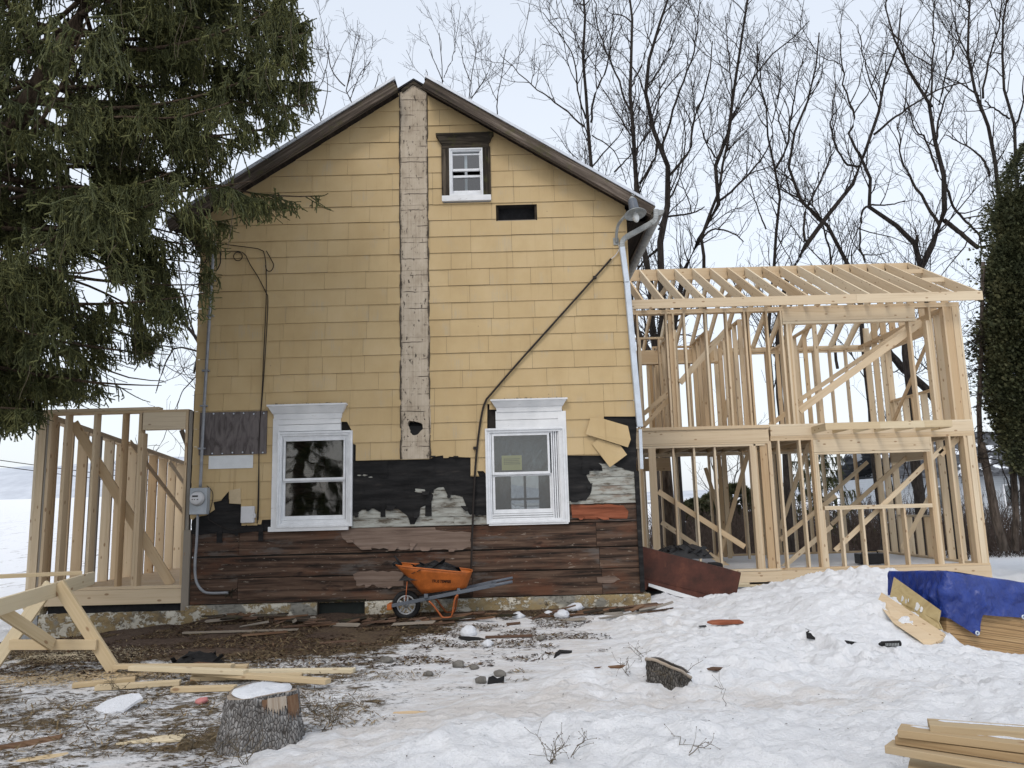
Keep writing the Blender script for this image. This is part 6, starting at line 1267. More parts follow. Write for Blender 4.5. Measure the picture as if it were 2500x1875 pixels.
tubepx([(483, 1256, 11.10), (480, 1325, 11.12), (476, 1379, 11.12), (479, 1418, 11.12), (493, 1441, 11.12), (512, 1448, 11.13), (558, 1447, 11.14)], 11.1, 0.019, 10).build('conduit', M['conduit'], cd2)
mb = MB(); q = pix(564, 1447, 11.15)
for k in range(14): mb.tube([q + Vector((random.uniform(-.03, .03), random.uniform(-.01, .02), random.uniform(-.02, .02))), q + Vector((random.uniform(-.09, .09), random.uniform(-.04, .0), random.uniform(-.08, .06)))], 0.006, 4)
mb.build('mortar_plug', M['oldtrim'], cd2)
bx = thing('cable_box', 'small pale grey plastic cable box beside the left ground floor window', 'utility box', pix(604, 1276, 11.1))
q = rect(588, 1236, 620, 1277, 11.09); mb = MB(); mb.abox(q[0], q[1], 11.075, YS - 0.02, q[2], q[3]); mb.build('cover', M['plasticgrey'], bx, bevel=0.012); mb = MB(); mb.abox(q[1] - 0.005, q[1] + 0.018, 11.09, 11.13, q[2] + 0.07, q[2] + 0.13); mb.build('hinge', M['plasticgrey'], bx)
mb = MB(); mb.abox(q[0] - 0.005, q[1] + 0.03, YS - 0.022, YS - 0.012, q[2] - 0.035, q[3] + 0.0); mb.build('mounting_board', M['shingle'], bx)
def cable(lab, runs, r=0.0065, Y=YS - 0.035, name='wall_cable', grp='cables on the wall', m=None):
    o = thing(name, lab, 'cable', pix(*runs[0][-1][:2], Y), grp)
    for rr in runs: tubepx(rr, Y, r, 5).build('run', m or M['cable'], o)
cable('black cable with a teardrop loop, hanging straight down the left part of the yellow wall', [[(497, 589), (560, 598), (633, 608), (644, 618), (649, 645), (650, 724), (645, 839), (640, 950), (634, 1050), (630, 1207), (628, 1278)], [(650, 612), (660, 630), (668, 647), (662, 661), (652, 660), (648, 648)]])
cable('black cable with a round coil, slanting to join the straight cable on the yellow wall', [[(488, 612), (540, 614), (592, 616), (610, 645), (628, 673), (650, 716), (654, 735), (649, 839), (641, 960), (633, 1060), (632, 1207), (630, 1270)], [(581 + 10.5 * math.cos(a), 626 + 10.5 * math.sin(a)) for a in np.linspace(0, 6.3, 14)]])
cable('drooping black service wires looped round the top of the tall conduit', [[(520, 596), (510, 625), (516, 655), (528, 660), (538, 640), (536, 612), (524, 597)], [(519, 600), (500, 640), (482, 655), (470, 650)], [(520, 600), (505, 622), (496, 620)]], 0.008)
cable('thin grey wire sagging from the meter to the pale cable box', [[(505, 1186), (518, 1200), (519, 1220), (512, 1250), (508, 1265), (520, 1275), (545, 1288), (570, 1294), (590, 1290), (602, 1282)]], 0.005)
o = thing('service_drop', 'pair of overhead service wires running left from the conduit through the spruce', 'overhead wires', pix(494, 614, 11.1))
for a, b in (((494, 616, 11.1), (-200, 566, 8.5)), ((497, 589, 11.1), (-200, 545, 8.6))):
    A_, B_ = pix(*a), pix(*b); MB().tube([A_.lerp(B_, f) - Vector((0, 0, 0.35 * f * (1 - f))) for f in np.linspace(0, 1, 12)], 0.008, 5).build('wire', M['cable'], o)
# loose white strip sticking out at the left edge of the wall
mb = MB(); mb.beam(pix(484, 862, 11.3), pix(473, 912, 11.25), 0.012, 0.05, (0, 1, 0)); o = mb.build('loose_trim_strip', M['gutter']); tag(o, 'loose grey trim strip hanging out from the left edge of the house', 'trim strip')
mb = MB(); a = pix(490, 950, 11.24); mb.abox(XL - 0.03, XL + 0.06, 11.16, 11.25, fz(490, 1003), fz(490, 955)); mb.build('torn_corner', M['tar'], house)

# ------------------------------------------------------------ wheelbarrow
wb0 = pix(991, 1522, 10.6); gz_ = on(wb0.x, 10.7)
wb = thing('wheelbarrow', 'orange wheelbarrow with grey handles standing against the stripped wall', 'wheelbarrow', (wb0.x + 0.4, 10.7, gz_))
WY = 10.70
wc = pix(991, 1485, WY - 0.05); wr = max(0.19, wc.z - gz_ - 0.0)
wc.z = gz_ + wr - 0.015
mb = MB(); r_ = wr
mb.lathe((wc.x, WY, wc.z), [(r_ - 0.065, -0.035), (r_ - 0.05, -0.045), (r_ - 0.02, -0.043), (r_ - 0.004, -0.028), (r_, 0), (r_ - 0.004, 0.028), (r_ - 0.02, 0.043), (r_ - 0.05, 0.045), (r_ - 0.065, 0.035), (r_ - 0.068, 0), (r_ - 0.065, -0.035)], (0, -1, 0), 40); wh = mb.build('wheel', M['rubber'], wb)
mb = MB(); ri = r_ - 0.062
mb.lathe((wc.x, WY, wc.z), [(ri, -0.02), (ri, 0.036), (ri - 0.008, 0.044), (ri - 0.018, 0.04), (ri - 0.022, 0.0), (ri - 0.02, -0.02)], (0, -1, 0), 36)
for k in range(5):
    a = 2 * math.pi * k / 5 + 0.31
    for da in (-0.13, 0.13):
        c_, s_ = math.cos(a), math.sin(a); o_ = Vector((-s_, 0, c_)) * da * 0.12; p0 = Vector((wc.x + c_ * 0.025, WY - 0.03, wc.z + s_ * 0.025)) + o_; p1 = Vector((wc.x + math.cos(a + da * 1.6) * (ri - 0.012), WY - 0.03, wc.z + math.sin(a + da * 1.6) * (ri - 0.012))); mb.beam(p0, p1, 0.02, 0.012, (0, 1, 0))
mb.lathe((wc.x, WY, wc.z), [(0.0, 0.06), (0.018, 0.058), (0.03, 0.045), (0.04, 0.03), (0.04, -0.02), (0, -0.02)], (0, -1, 0), 18); mb.build('rim', M['rim'], wh)
# tray
def prof(px_, py_, y): q = pix(px_, py_, y); return q.x, q.z
N = 44; rings = []
tl, tr = pix(963, 1381, 10.42), pix(1149, 1399, 10.42); bl, br = pix(1026, 1450, 10.5), pix(1137, 1436, 10.5)
for lv in np.linspace(0, 1, 7):
    a = bl.lerp(tl, lv ** 0.92); b = br.lerp(tr, lv); hw_ = 0.19 + 0.115 * lv; ring_ = []
    for k in range(N):
        an = 2 * math.pi * k / N; c_, s_ = math.cos(an), math.sin(an); e_ = 0.42 + 0.08 * (1 - lv); u_ = 0.5 + 0.5 * math.copysign(abs(c_) ** e_, c_); v_ = math.copysign(abs(s_) ** e_, s_)
        ring_.append((a.x + (b.x - a.x) * u_, WY + v_ * hw_, a.z + (b.z - a.z) * u_))
    rings.append(ring_)
V = [p for r in rings for p in r]; Fs = []
for i in range(len(rings) - 1):
    for k in range(N): Fs.append((i * N + k, i * N + (k + 1) % N, (i + 1) * N + (k + 1) % N, (i + 1) * N + k))
Fs.append(tuple(range(N))[::-1])
mb = MB(); mb.add(V, Fs, None, True); tray = mb.build('tray', M['orange'], wb, recalc=True); sm = tray.modifiers.new('solid', 'SOLIDIFY'); sm.thickness = 0.006
mb = MB(); mb.tube(rings[-1] + rings[-1][:1], 0.011, 7, False); mb.build('tray_rim', M['orange'], tray)
# lettering pressed on the side of the tray
fc = bpy.data.curves.new('tray_lettering', 'FONT'); fc.body = 'TRUE TEMPER'; fc.size = 0.056; fc.extrude = 0.0012; fc.shear = 0.25; fc.align_x = 'CENTER'; fc.align_y = 'CENTER'; fc.offset = 0.0012; fc.space_character = 0.92
M['letter'] = plain('black_lettering', (0.02, 0.012, 0.01), 0.6); fc.materials.append(M['letter'])
fo = bpy.data.objects.new('tray_lettering', fc); C.objects.link(fo); fo.parent = tray
ctr = pix(1077, 1419.5, 10.46); lvz = (ctr.z - (bl.z + br.z) / 2) / ((tl.z + tr.z) / 2 - (bl.z + br.z) / 2); yy = WY - (0.19 + 0.115 * lvz) - 0.006
fo.location = Vector((ctr.x, yy, ctr.z)) - root_loc(tray); slope = math.atan2(0.115, (tl.z + tr.z) / 2 - (bl.z + br.z) / 2)
fo.rotation_euler = (math.pi / 2 + slope, math.radians(3.2), 0); fo.scale = (0.78, 1, 1)
bpy.context.view_layer.update(); me_ = bpy.data.meshes.new_from_object(fo.evaluated_get(bpy.context.evaluated_depsgraph_get())); me_.name = 'tray_lettering'
f2 = bpy.data.objects.new('tray_lettering', me_); C.objects.link(f2); f2.parent = tray; f2.location = fo.location; f2.rotation_euler = fo.rotation_euler; f2.scale = fo.scale; bpy.data.objects.remove(fo)
mb = MB(); 
for hy, d in ((WY - 0.245, 0), (WY + 0.245, 1)):
    f0 = Vector((pix(945, 1484, 10.45).x, WY + (0.09 if d else -0.09), pix(945, 1484, 10.45).z)); f1 = Vector((pix(1209, 1428, 10.45).x, hy - (0 if d else 0.03), pix(1209, 1428, 10.45).z)); g = f0.lerp(f1, 1.16)
    mb = MB(); mb.beam(f0, f1, 0.035, 0.045); h_ = mb.build('handle', M['steelgrey'], wb, bevel=0.004)
    mb = MB(); mb.tube([f1 - (g - f1) * 0.3, f1.lerp(g, .1), g], [0.02, 0.021, 0.019], 12); mb.build('grip', M['rubber'] if False else M['steelgrey'], h_)
    yl = hy + (-0.02 if not d else 0.02); P = [tuple(pix(1047, 1467, 10.45)), tuple(pix(1058, 1478, 10.45)), tuple(pix(1076, 1517, 10.45)), tuple(pix(1082, 1523, 10.45)), tuple(pix(1097, 1523, 10.45)), tuple(pix(1104, 1517, 10.45)), tuple(pix(1111, 1462, 10.45)), tuple(pix(1118, 1452, 10.45))]
    zmin = min(p[2] for p in P); dzz = on(wb0.x + 0.6, WY) + 0.02 - zmin
    P = [(p[0], yl, p[2] + (dzz if i in (2, 3, 4, 5) else 0)) for i, p in enumerate(P)]; mb = MB(); mb.tube([tuple(q) for q in smooth_line(P, 30)], 0.013, 8); mb.build('leg', M['orangeleg'], wb)
q = pix(948, 1484, 10.5); mb = MB(); mb.abox(q.x - 0.035, q.x + 0.03, WY - 0.12, WY + 0.12, q.z - 0.04, q.z + 0.035); mb.build('wheel_guard', M['orange'], wb, bevel=0.008)
mb = MB(); mb.beam((pix(1040, 1457, 10.5).x, WY - 0.2, pix(1040, 1455, 10.5).z), (pix(1040, 1457, 10.5).x, WY + 0.2, pix(1040, 1455, 10.5).z), 0.05, 0.05); mb.beam((pix(1120, 1440, 10.5).x, WY - 0.22, pix(1120, 1440, 10.5).z), (pix(1120, 1440, 10.5).x, WY + 0.22, pix(1120, 1440, 10.5).z), 0.04, 0.04); mb.build('cross_bar', M['steelgrey'], wb)
mb = MB(); mb.tube([pix(1119, 1428, 10.9), pix(1118, 1415, 10.9), pix(1120, 1402, 10.95)], 0.012, 6); mb.build('brace', M['greymetal'], wb)
mb = MB(); mb.tube([pix(994, 1420, 10.45), pix(990, 1468, 10.45)], 0.006, 6); mb.build('splash_streak', M['orangeleg'], wb)
# the load
def rag(name, pts, Y0, Y1, m, lab, cat, grp=None, th=0.01, seg=3):
    pass
def heap(mb, c, rx, ry, h, n=26, seed=0):
    nx = 14; V = []; Fs = []; rng = random.Random(seed)
    for i in range(nx):
        for j in range(nx):
            u_, v_ = i / (nx - 1) * 2 - 1, j / (nx - 1) * 2 - 1; rr = max(0, 1 - u_ * u_) * max(0, 1 - v_ * v_); V.append((c[0] + u_ * rx, c[1] + v_ * ry, c[2] + h * (rr ** 0.6) * (0.55 + 0.9 * float(fbm(np.array(u_ * 2.2 + seed), np.array(v_ * 2.2), seed, 3)))))
    for i in range(nx - 1):
        for j in range(nx - 1): a = i * nx + j; Fs.append((a, a + 1, a + nx + 1, a + nx))
    mb.add(V, Fs, None, False)
    for k in range(n):                                          # stiff torn shards sticking out of the pile
        u_, v_ = rng.uniform(-.8, .8), rng.uniform(-.8, .8); rr = max(0, 1 - u_ * u_) * max(0, 1 - v_ * v_); c_ = Vector((c[0] + u_ * rx, c[1] + v_ * ry, c[2] + h * rr ** .6 * 0.85)); a = Vector((rng.uniform(-1, 1), rng.uniform(-1, 1), rng.uniform(-.1, .7))).normalized(); b = a.cross(Vector((rng.uniform(-1, 1), rng.uniform(-1, 1), 1))).normalized(); L = rng.uniform(.25, .6) * min(rx, .4); w_ = L * rng.uniform(.3, .7)
        p = [c_ - b * w_ / 2 - a * L * .3, c_ + b * w_ / 2 - a * L * .3, c_ + b * w_ * rng.uniform(.1, .5) + a * L * .7, c_ - b * w_ * rng.uniform(.1, .5) + a * L * .6]; mb.prism(p, a.cross(b) * 0.006)
tc2 = pix(1055, 1393, WY)
mb = MB(); heap(mb, (tc2.x, WY, tc2.z - 0.10), 0.42, 0.24, 0.20, seed=4); o = mb.build('roofing_scraps', M['black'], None, recalc=False); tag(o, 'heap of black torn roofing scraps piled in the orange wheelbarrow', 'roofing scraps')
mb = MB(); q = pix(972, 1378, WY - 0.2)
mb.tube([pix(960, 1379, WY - .15), pix(966, 1376, WY - .15), pix(978, 1379, WY - .15)], [0.03, 0.035, 0.02], 6); mb.tube([pix(963, 1357, WY - .15), pix(970, 1366, WY - .15), pix(980, 1380, WY - .15)], [0.012, 0.015, 0.02], 5); o = mb.build('crumpled_scrap', M['black']); tag(o, 'curled black scrap sticking up over the front lip of the orange wheelbarrow', 'roofing scrap')

# ------------------------------------------------------------ sawhorse and planks at the left
ft = at(281, 1640); ySH = ft.y + 0.05
sh = thing('sawhorse', 'large sawhorse nailed together from pale boards, cut by the left edge of the view', 'sawhorse', (ft.x - 0.9, ySH, ft.z))
topc = pix(140, 1438, ySH)
far = pix(227, 1411, ySH + 0.95); near_ = topc + (topc - far) * 3.5
mb = MB(); mb.beam(near_, far, 0.038, 0.14); mb.build('beam', M['lumber_pt'], sh, bevel=0.003)
for side, foot, in ((1, at(271, 1645)), (-1, at(-12, 1642))):
    f_ = Vector((foot.x, ySH - 0.06, foot.z)); tp = Vector((topc.x + side * 0.035, ySH - 0.055, topc.z + 0.055)); mb = MB(); mb.beam(f_, tp, 0.038, 0.125, (0, 0, 1) if False else (side, 0, 0.4)); mb.build('leg', M['lumber_pt'], sh, bevel=0.003)
a, b = pix(24, 1574, ySH - 0.10), pix(236, 1574, ySH - 0.10); mb = MB(); mb.beam(a, b, 0.036, 0.095); mb.build('crossbar', M['lumber_pt'], sh, bevel=0.003)
q0 = pix(128, 1574, ySH - 0.14); q1 = near_.lerp(far, 0.25); q1 = Vector((q1.x, q1.y, q1.z - 0.12)); mb = MB(); mb.beam(q0, q0.lerp(pix(-40, 1462, ySH - 1.0), 1.3), 0.038, 0.11); mb.build('diagonal_brace', M['lumber_pt'], sh, bevel=0.003)
nd = near_.lerp(far, 0.03)
for side in (-1, 1): mb = MB(); mb.beam((nd.x + side * 0.75, nd.y - 0.05, on(nd.x, nd.y)), (nd.x + side * 0.04, nd.y - 0.05, nd.z + 0.05), 0.038, 0.125, (side, 0, 0.4)); mb.build('leg', M['lumber_pt'], sh, bevel=0.003)
tp = near_.lerp(far, 0.86); zt_ = tp.z + 0.072
pA = pix(200, 1399, ySH + 0.8); pB = pix(-150, 1414, ySH + 0.1); pA.z = max(pA.z, far.z + 0.07)
mb = MB(); mb.beam(pB, pA, 0.09, 0.04); o = mb.build('plank', M['lumber_pt'], None, bevel=0.003); tag(o, 'pale plank lying across the top of the sawhorse and running off left', 'plank', 'loose planks')
LUM = [((281, 1645), (568, 1645), 'long two by four lying nearest the foot of the sawhorse, right across the pile', 0.045), ((505, 1637), (606, 1633), 'short board end poking out at the back of the pile of loose lumber', 0.0),
       ((590, 1646), (865, 1643), 'longest grey edged board at the right end of the loose lumber', 0.0), ((319, 1660), (600, 1672), 'board lying diagonally on top in the middle of the loose lumber', 0.085),
       ((468, 1662), (738, 1655), 'board slanting up right, under the diagonal boards of the loose lumber', 0.0), ((475, 1660), (801, 1684), 'board whose free end points to the right behind the big stump', 0.045),
       ((177, 1680), (330, 1664), 'board at the left end of the loose lumber, nearest the sawdust', 0.0), ((234, 1687), (440, 1674), 'board with a square cut end at the front left of the loose lumber', 0.005), ((421, 1690), (575, 1686), 'short board in front, running behind the top of the big stump', 0.0)]
for a, b, lab, dz in LUM:
    A_, B_ = at(*a), at(*b); dz += 0.022; A_.z += dz; B_.z += dz; mb = MB(); mb.beam(A_, B_, 0.085, 0.04); o = mb.build('lumber_piece', M['lumber_pt'], None, bevel=0.003); tag(o, lab, 'board', 'loose lumber on the ground')

# ------------------------------------------------------------ stumps
def mk_stumpbark(k_=1.0):
    t = NT('stump_bark', 0.95, 0.1); v = t.attr('lc'); n = t.noise(t.map(v, (1, 1, 0.5)), 16, 6, 0.7); f = t.vor(t.map(v, (60, 60, 30)), 1); f2 = t.vor(t.map(t.noise(v, 9, 3, 0.6, out='Color'), (3, 3, 3)), 1) if False else t.vor(t.mix(0.12, t.map(v, (62, 62, 26)), t.noise(v, 14, 3, 0.6, out='Color'), 'ADD') if False else t.map(v, (58, 58, 24)), 1, 'DISTANCE_TO_EDGE')
    c = t.ramp(n, [(0.3, (0.11, 0.10, 0.092)), (0.5, (0.26, 0.25, 0.24)), (0.66, (0.40, 0.39, 0.385))]); c = t.mix(t.math('MULTIPLY', t.step(f2, 0.13, 0.02), 0.8), c, (0.024, 0.019, 0.016)); t.col(c); t.b.inputs['Roughness'].default_value = 0.95; t.col(t.mix(1.0, c, (k_, k_ * .96, k_ * .9), 'MULTIPLY')) if k_ < 1 else None; t.bump(t.math('ADD', f2, t.math('MULTIPLY', n, 0.4)), 0.03, 1.0); return t.m
M['stumpbark'] = mk_stumpbark(); M['stumpdark'] = mk_stumpbark(0.5)
M['cutwood'] = weathered('split_pale_wood', (0.17, 0.11, 0.07), (0.33, 0.27, 0.21), (0.48, 0.43, 0.37)); M['redwood'] = weathered('orange_inner_wood', (0.06, 0.032, 0.02), (0.15, 0.085, 0.05), (0.25, 0.17, 0.11))
def stump(root, c, prof, topfun, m, seed, n=110, nz=46):
    V = []; LCs = []; Fs = []
    for i in range(n):
        an = 2 * math.pi * i / n
        for j in range(nz):
            f = j / (nz - 1); zt_ = topfun(an); z = zt_ * f; r = float(np.interp(z, *prof)); fl = 1 + 0.10 * math.cos(an * 5 + seed) * max(0, 1 - z / 0.25) + 0.05 * math.sin(an * 3 + 2)
            bk = 0.030 * (float(fbm(np.array(an * 9), np.array(z * 14), seed, 3)) - 0.5) + 0.016 * (abs(float(vnoise(np.array(an * 15), np.array(z * 18), seed + 3)) - 0.5) - .25); rr = r * fl + bk
            V.append((c[0] + rr * math.cos(an), c[1] + rr * math.sin(an), c[2] + z)); LCs.append((r * math.cos(an), r * math.sin(an), z))
    for i in range(n):
        for j in range(nz - 1): a = i * nz + j; b = ((i + 1) % n) * nz + j; Fs.append((a, b, b + 1, a + 1))
    mb = MB(); mb.add(V, Fs, LCs, True); o = mb.build('bark', m, root)
    return [V[i * nz + nz - 1] for i in range(n)]
s0 = at(640, 1838); ctr_ = Vector((pix(637, 1800, s0.y + 0.27).x, s0.y + 0.27, on(s0.x, s0.y + 0.27) - 0.05))
topz = pix(632, 1686, ctr_.y).z - ctr_.z; k_ = ctr_.y / 1900
R0 = 97 * k_; R1 = 79 * k_
st = thing('tree_stump', 'large upright rough barked stump with snow on its flat top, in the foreground', 'tree stump', ctr_, 'tree stumps in the snow')
rim_ = stump(st, ctr_, ([0, 0.08, 0.2, topz], [R0 * 1.10, R0 * 1.0, R0 * 0.9, R1]), lambda a: topz - 0.012 * math.sin(a * 2), M['stumpbark'], 3)
mb = MB(); cc = (ctr_.x, ctr_.y, ctr_.z + topz - 0.004); V = [cc] + [((p[0] - cc[0]) * .985 + cc[0], (p[1] - cc[1]) * .985 + cc[1], p[2] - 0.003) for p in rim_]; mb.add(V, [(0, 1 + i, 1 + (i + 1) % 110) for i in range(110)], [(v[0] * 3, v[1] * 3, 0) for v in V]); mb.build('cut_face', M['cutwood'], st)
mb = MB(); V = [(cc[0], cc[1], cc[2] + 0.03)]
for r_, h in ((0.5, 0.028), (0.8, 0.02), (0.86, 0.0)):
    for i in range(48): an = 2 * math.pi * i / 48; w = 1 + 0.10 * (float(fbm(np.array(an * 2), np.array(1.0), 8, 3)) - .5) - (0.16 if -1.5 < math.remainder(an, 6.2832) < -0.5 else 0); V.append((cc[0] + R1 * r_ * w * math.cos(an), cc[1] + R1 * r_ * w * math.sin(an), cc[2] + h + 0.006 * math.sin(an * 4)))
Fs = [(0, 1 + i, 1 + (i + 1) % 48) for i in range(48)] + [(1 + l * 48 + i, 1 + (l + 1) * 48 + i, 1 + (l + 1) * 48 + (i + 1) % 48, 1 + l * 48 + (i + 1) % 48) for l in (0, 1) for i in range(48)]
mb.add(V, Fs, None, True); sc_ = mb.build('snow_cap', M['snowy'], st)
def chip(name, a0, a1, zlo, zhi, m, jag):                        # bare wood where bark split off
    mb = MB(); V = []; LCs = []; n = 18
    for i in range(n + 1):
        an = a0 + (a1 - a0) * i / n; zb_ = zlo + jag * abs(math.sin(i * 1.9)) * 0.06 + 0.05 * abs(i / n - .5)
        for j in range(8): z = zb_ + (zhi - zb_) * j / 7; r = float(np.interp(z, [0, .08, .2, topz], [R0 * 1.1, R0, R0 * .9, R1])) * (1 + 0.05 * math.sin(an * 3 + 2)) + 0.022; V.append((ctr_.x + r * math.cos(an), ctr_.y + r * math.sin(an), ctr_.z + z)); LCs.append((z * 2, an * 0.3, 0))
    mb.add(V, [(i * 8 + j, (i + 1) * 8 + j, (i + 1) * 8 + j + 1, i * 8 + j + 1) for i in range(n) for j in range(7)], LCs, True); mb.build(name, m, st)
chip('split_wood', -1.12, -0.62, topz * 0.64, topz - 0.004, M['cutwood'], 1); chip('split_wood', -0.60, -0.22, topz * 0.48, topz - 0.01, M['redwood'], 1.4); chip('split_wood', -1.26, -1.12, topz * 0.72, topz - 0.01, M['redwood'], 1)
s1 = at(1640, 1682); c1_ = Vector((s1.x, s1.y + 0.16, on(s1.x, s1.y + .16) - 0.12)); k_ = c1_.y / 1900; R = 50 * k_
zhi = pix(1588, 1606, c1_.y).z - c1_.z; zlo = pix(1690, 1652, c1_.y).z - c1_.z
st2 = thing('tree_stump', 'smaller slant cut stump half sunk in the snow, right of the middle', 'tree stump', c1_, 'tree stumps in the snow')
tf = lambda a: (zhi + zlo) / 2 - (zhi - zlo) / 2 * math.cos(a) - 0.045 * math.sin(a) + 0.005 * math.sin(a * 5)
rim_ = stump(st2, c1_, ([0, 0.15, 0.5], [R * 1.08, R * 1.0, R * 0.95]), tf, M['stumpdark'], 7)
mb = MB(); cz = (zhi + zlo) / 2 + c1_.z - 0.01; V = [(c1_.x, c1_.y, cz)] + [(p[0], p[1], p[2] - 0.002) for p in rim_]; mb.add(V, [(0, 1 + i, 1 + (i + 1) % 110) for i in range(110)], [(v[0] * 2, v[1] * 4, 0) for v in V]); mb.build('cut_face', M['cutwood'], st2)
mb = MB(); mb.tube([Vector(p) - Vector((0, 0, .006)) for p in rim_[::3]] + [Vector(rim_[0]) - Vector((0, 0, .006))], 0.013, 6, False); mb.build('cut_edge', M['cutwood'], st2)
mb = MB(); V = [(c1_.x + 0.02, c1_.y + 0.02, cz + 0.035)] + [(c1_.x + (p[0] - c1_.x) * .9 + 0.03, c1_.y + (p[1] - c1_.y) * .9 + .02, p[2] + 0.012 + (p[0] - c1_.x) * 0.05) for p in rim_]; mb.add(V, [(0, 1 + i, 1 + (i + 1) % 110) for i in range(110)], None, True); mb.build('snow_cap', M['snowy'], st2)

# ------------------------------------------------------------ steel cellar hatch, stack of plywood, tarp
yb0 = 11.75
bk_ = thing('cellar_bulkhead', 'rusty brown steel cellar bulkhead sloping down from the right corner of the house', 'cellar hatch', pix(1600, 1470, yb0))
P = [pix(x, y, yb0) for x, y in ((1567, 1338), (1809, 1401), (1794, 1473), (1760, 1468), (1720, 1466), (1640, 1442), (1584, 1424), (1578, 1440), (1569, 1440))]; mb = MB(); mb.prism(P, (0, 0.012, 0)); mb.build('side_panel', M['rust'], bk_)
a, b = pix(1574, 1411, yb0 - 0.004), pix(1744, 1453, yb0 - 0.004); mb = MB(); mb.beam(a, b, 0.012, 0.012); mb.build('pressed_rib', M['rust'], bk_)
P0, P1 = pix(1567, 1338, yb0), pix(1809, 1401, yb0); back = Vector((0, 1.25, 0.0)); mb = MB(); mb.hexa([P0, P1, P1 + back, P0 + back, P0 + Vector((0, 0, .02)), P1 + Vector((0, 0, .02)), P1 + back + Vector((0, 0, .02)), P0 + back + Vector((0, 0, .02))]); mb.build('door', M['rust'], bk_)
P = [pix(x, y, yb0) + Vector((0, 1.24, 0)) for x, y in ((1567, 1338), (1809, 1401), (1794, 1473), (1569, 1473))]; mb = MB(); mb.prism(P, (0, 0.012, 0)); mb.build('side_panel', M['rust'], bk_)
mb = MB(); mb.prism([pix(x, y, yb0 - 0.02) for x, y in ((1584, 1424), (1720, 1464), (1722, 1470), (1650, 1455), (1583, 1431))], (0, 0.01, 0)); mb.build('pale_flashing', M['peelwhite'], bk_)
mb = MB(); q = rect(1580, 1432, 1640, 1480, yb0 + 0.2); mb.abox(XR + 0.02, q[1] + 0.4, yb0 + 0.05, yb0 + 1.1, -0.5, 0.12); mb.build('concrete_curb', M['block'], bk_)
mb = MB(); heap(mb, pix(1665, 1362, 12.3), 0.44, 0.3, 0.20, seed=9); o = mb.build('black_sheeting', M['black'], None, recalc=False); tag(o, 'crumpled black plastic sheeting lying on the rusty cellar bulkhead', 'plastic sheeting')
mb = MB(); q = pix(1752, 1385, 12.4); mb.abox(q.x - 0.09, q.x + 0.09, 12.4, 12.7, q.z - 0.05, q.z + 0.06); mb.abox(q.x - 0.17, q.x - 0.05, 12.35, 12.6, q.z - 0.06, q.z + 0.03); o = mb.build('dark_bundle', M['roofblack'], None, bevel=0.02); tag(o, 'small dark bundle on the low end of the rusty cellar bulkhead', 'bundle')
q = pix(2115, 1382, 15.9); mb = MB(); mb.abox(q.x - 0.10, q.x + 0.42, 15.9, 16.2, 0.20, 0.40); tbx = mb.build('toolbox', M['black'], None, bevel=0.012); tag(tbx, 'black toolbox on the floor inside the timber frame', 'toolbox')
mb = MB(); mb.tube([(q.x - 0.0, 16.05, 0.40), (q.x + .02, 16.05, 0.45), (q.x + 0.3, 16.05, 0.45), (q.x + .32, 16.05, 0.40)], 0.014, 6); mb.build('handle', M['black'], tbx)
# plywood: a tilted stack
S0, S1 = pix(2311, 1577, 8.2), pix(2560, 1612, 8.33)             # lower edge of the long side
T0 = pix(2330, 1400, 8.28)
ex = (S1 - S0).normalized(); upv = (T0 - S0); upv = (upv - ex * upv.dot(ex)); hgt = upv.length; upv.normalize(); ey = Vector((0.06, 1, 0.02)); ey = (ey - ex * ey.dot(ex) - upv * ey.dot(upv)).normalized()
def SP(a, b, c): return S0 + ex * a + ey * b + upv * c
ps = thing('plywood_stack', 'thick stack of plywood sheets under a blue tarp, tilted on the snow at right', 'plywood stack', SP(0.8, 0.6, 0))
def mk_plyedge():
    t = NT('plywood_edges', 0.75, 0.2); v = t.attr('lc'); z = t.sepz(v); w = t.math('FRACT', t.math('MULTIPLY', z, 82)); s = t.math('FRACT', t.math('MULTIPLY', z, 82 / 5.0)); n = t.noise(t.map(v, (2, 2, 90)), 1, 4, 0.65)
    c = t.ramp(n, [(0.3, (0.33, 0.205, 0.095)), (0.55, (0.45, 0.30, 0.155)), (0.75, (0.54, 0.39, 0.22))]); c = t.mix(t.math('MULTIPLY', t.step(w, 0.6, 0.75), 0.4), c, (0.22, 0.12, 0.05)); c = t.mix(t.math('MULTIPLY', t.step(s, 0.14, 0.0), 0.75), c, (0.07, 0.04, 0.02)); k = t.step(t.noise(t.map(v, (3, 3, 60), loc=(4, 4, 4)), 1, 2), 0.70, 0.74); c = t.mix(k, c, (0.06, 0.035, 0.02)); t.col(c); t.bump(w, 0.003, 0.5); return t.m
M['plyedge'] = mk_plyedge()
mb = MB(); nS = 17; 
for k in range(nS):
    c0_, c1_2 = hgt * 0.985 * k / nS, hgt * 0.985 * (k + 0.94) / nS; d = random.uniform(-.006, .006); P = [SP(d, d, c0_), SP(2.44 + d, d, c0_), SP(2.44 + d, 1.0 + d, c0_), SP(d, 1.0 + d, c0_), SP(d, d, c1_2), SP(2.44 + d, d, c1_2), SP(2.44 + d, 1.0 + d, c1_2), SP(d, 1.0 + d, c1_2)]
    mb.hexa(P, [(a, b, c) for c in (c0_, c1_2) for a, b in ((0, 0), (2.44, 0), (2.44, 1.0), (0, 1.0))])
mb.build('sheets', M['plyedge'], ps)
for a in (0.35, 1.9): mb = MB(); mb.hexa([SP(a, -.0, -.09), SP(a + .09, -.0, -.09), SP(a + .09, 1.0, -.09), SP(a, 1.0, -.09), SP(a, -.0, -.004), SP(a + .09, -.0, -.004), SP(a + .09, 1.22, -.004), SP(a, 1.22, -.004)]); mb.build('runner', M['roofblack'], ps)
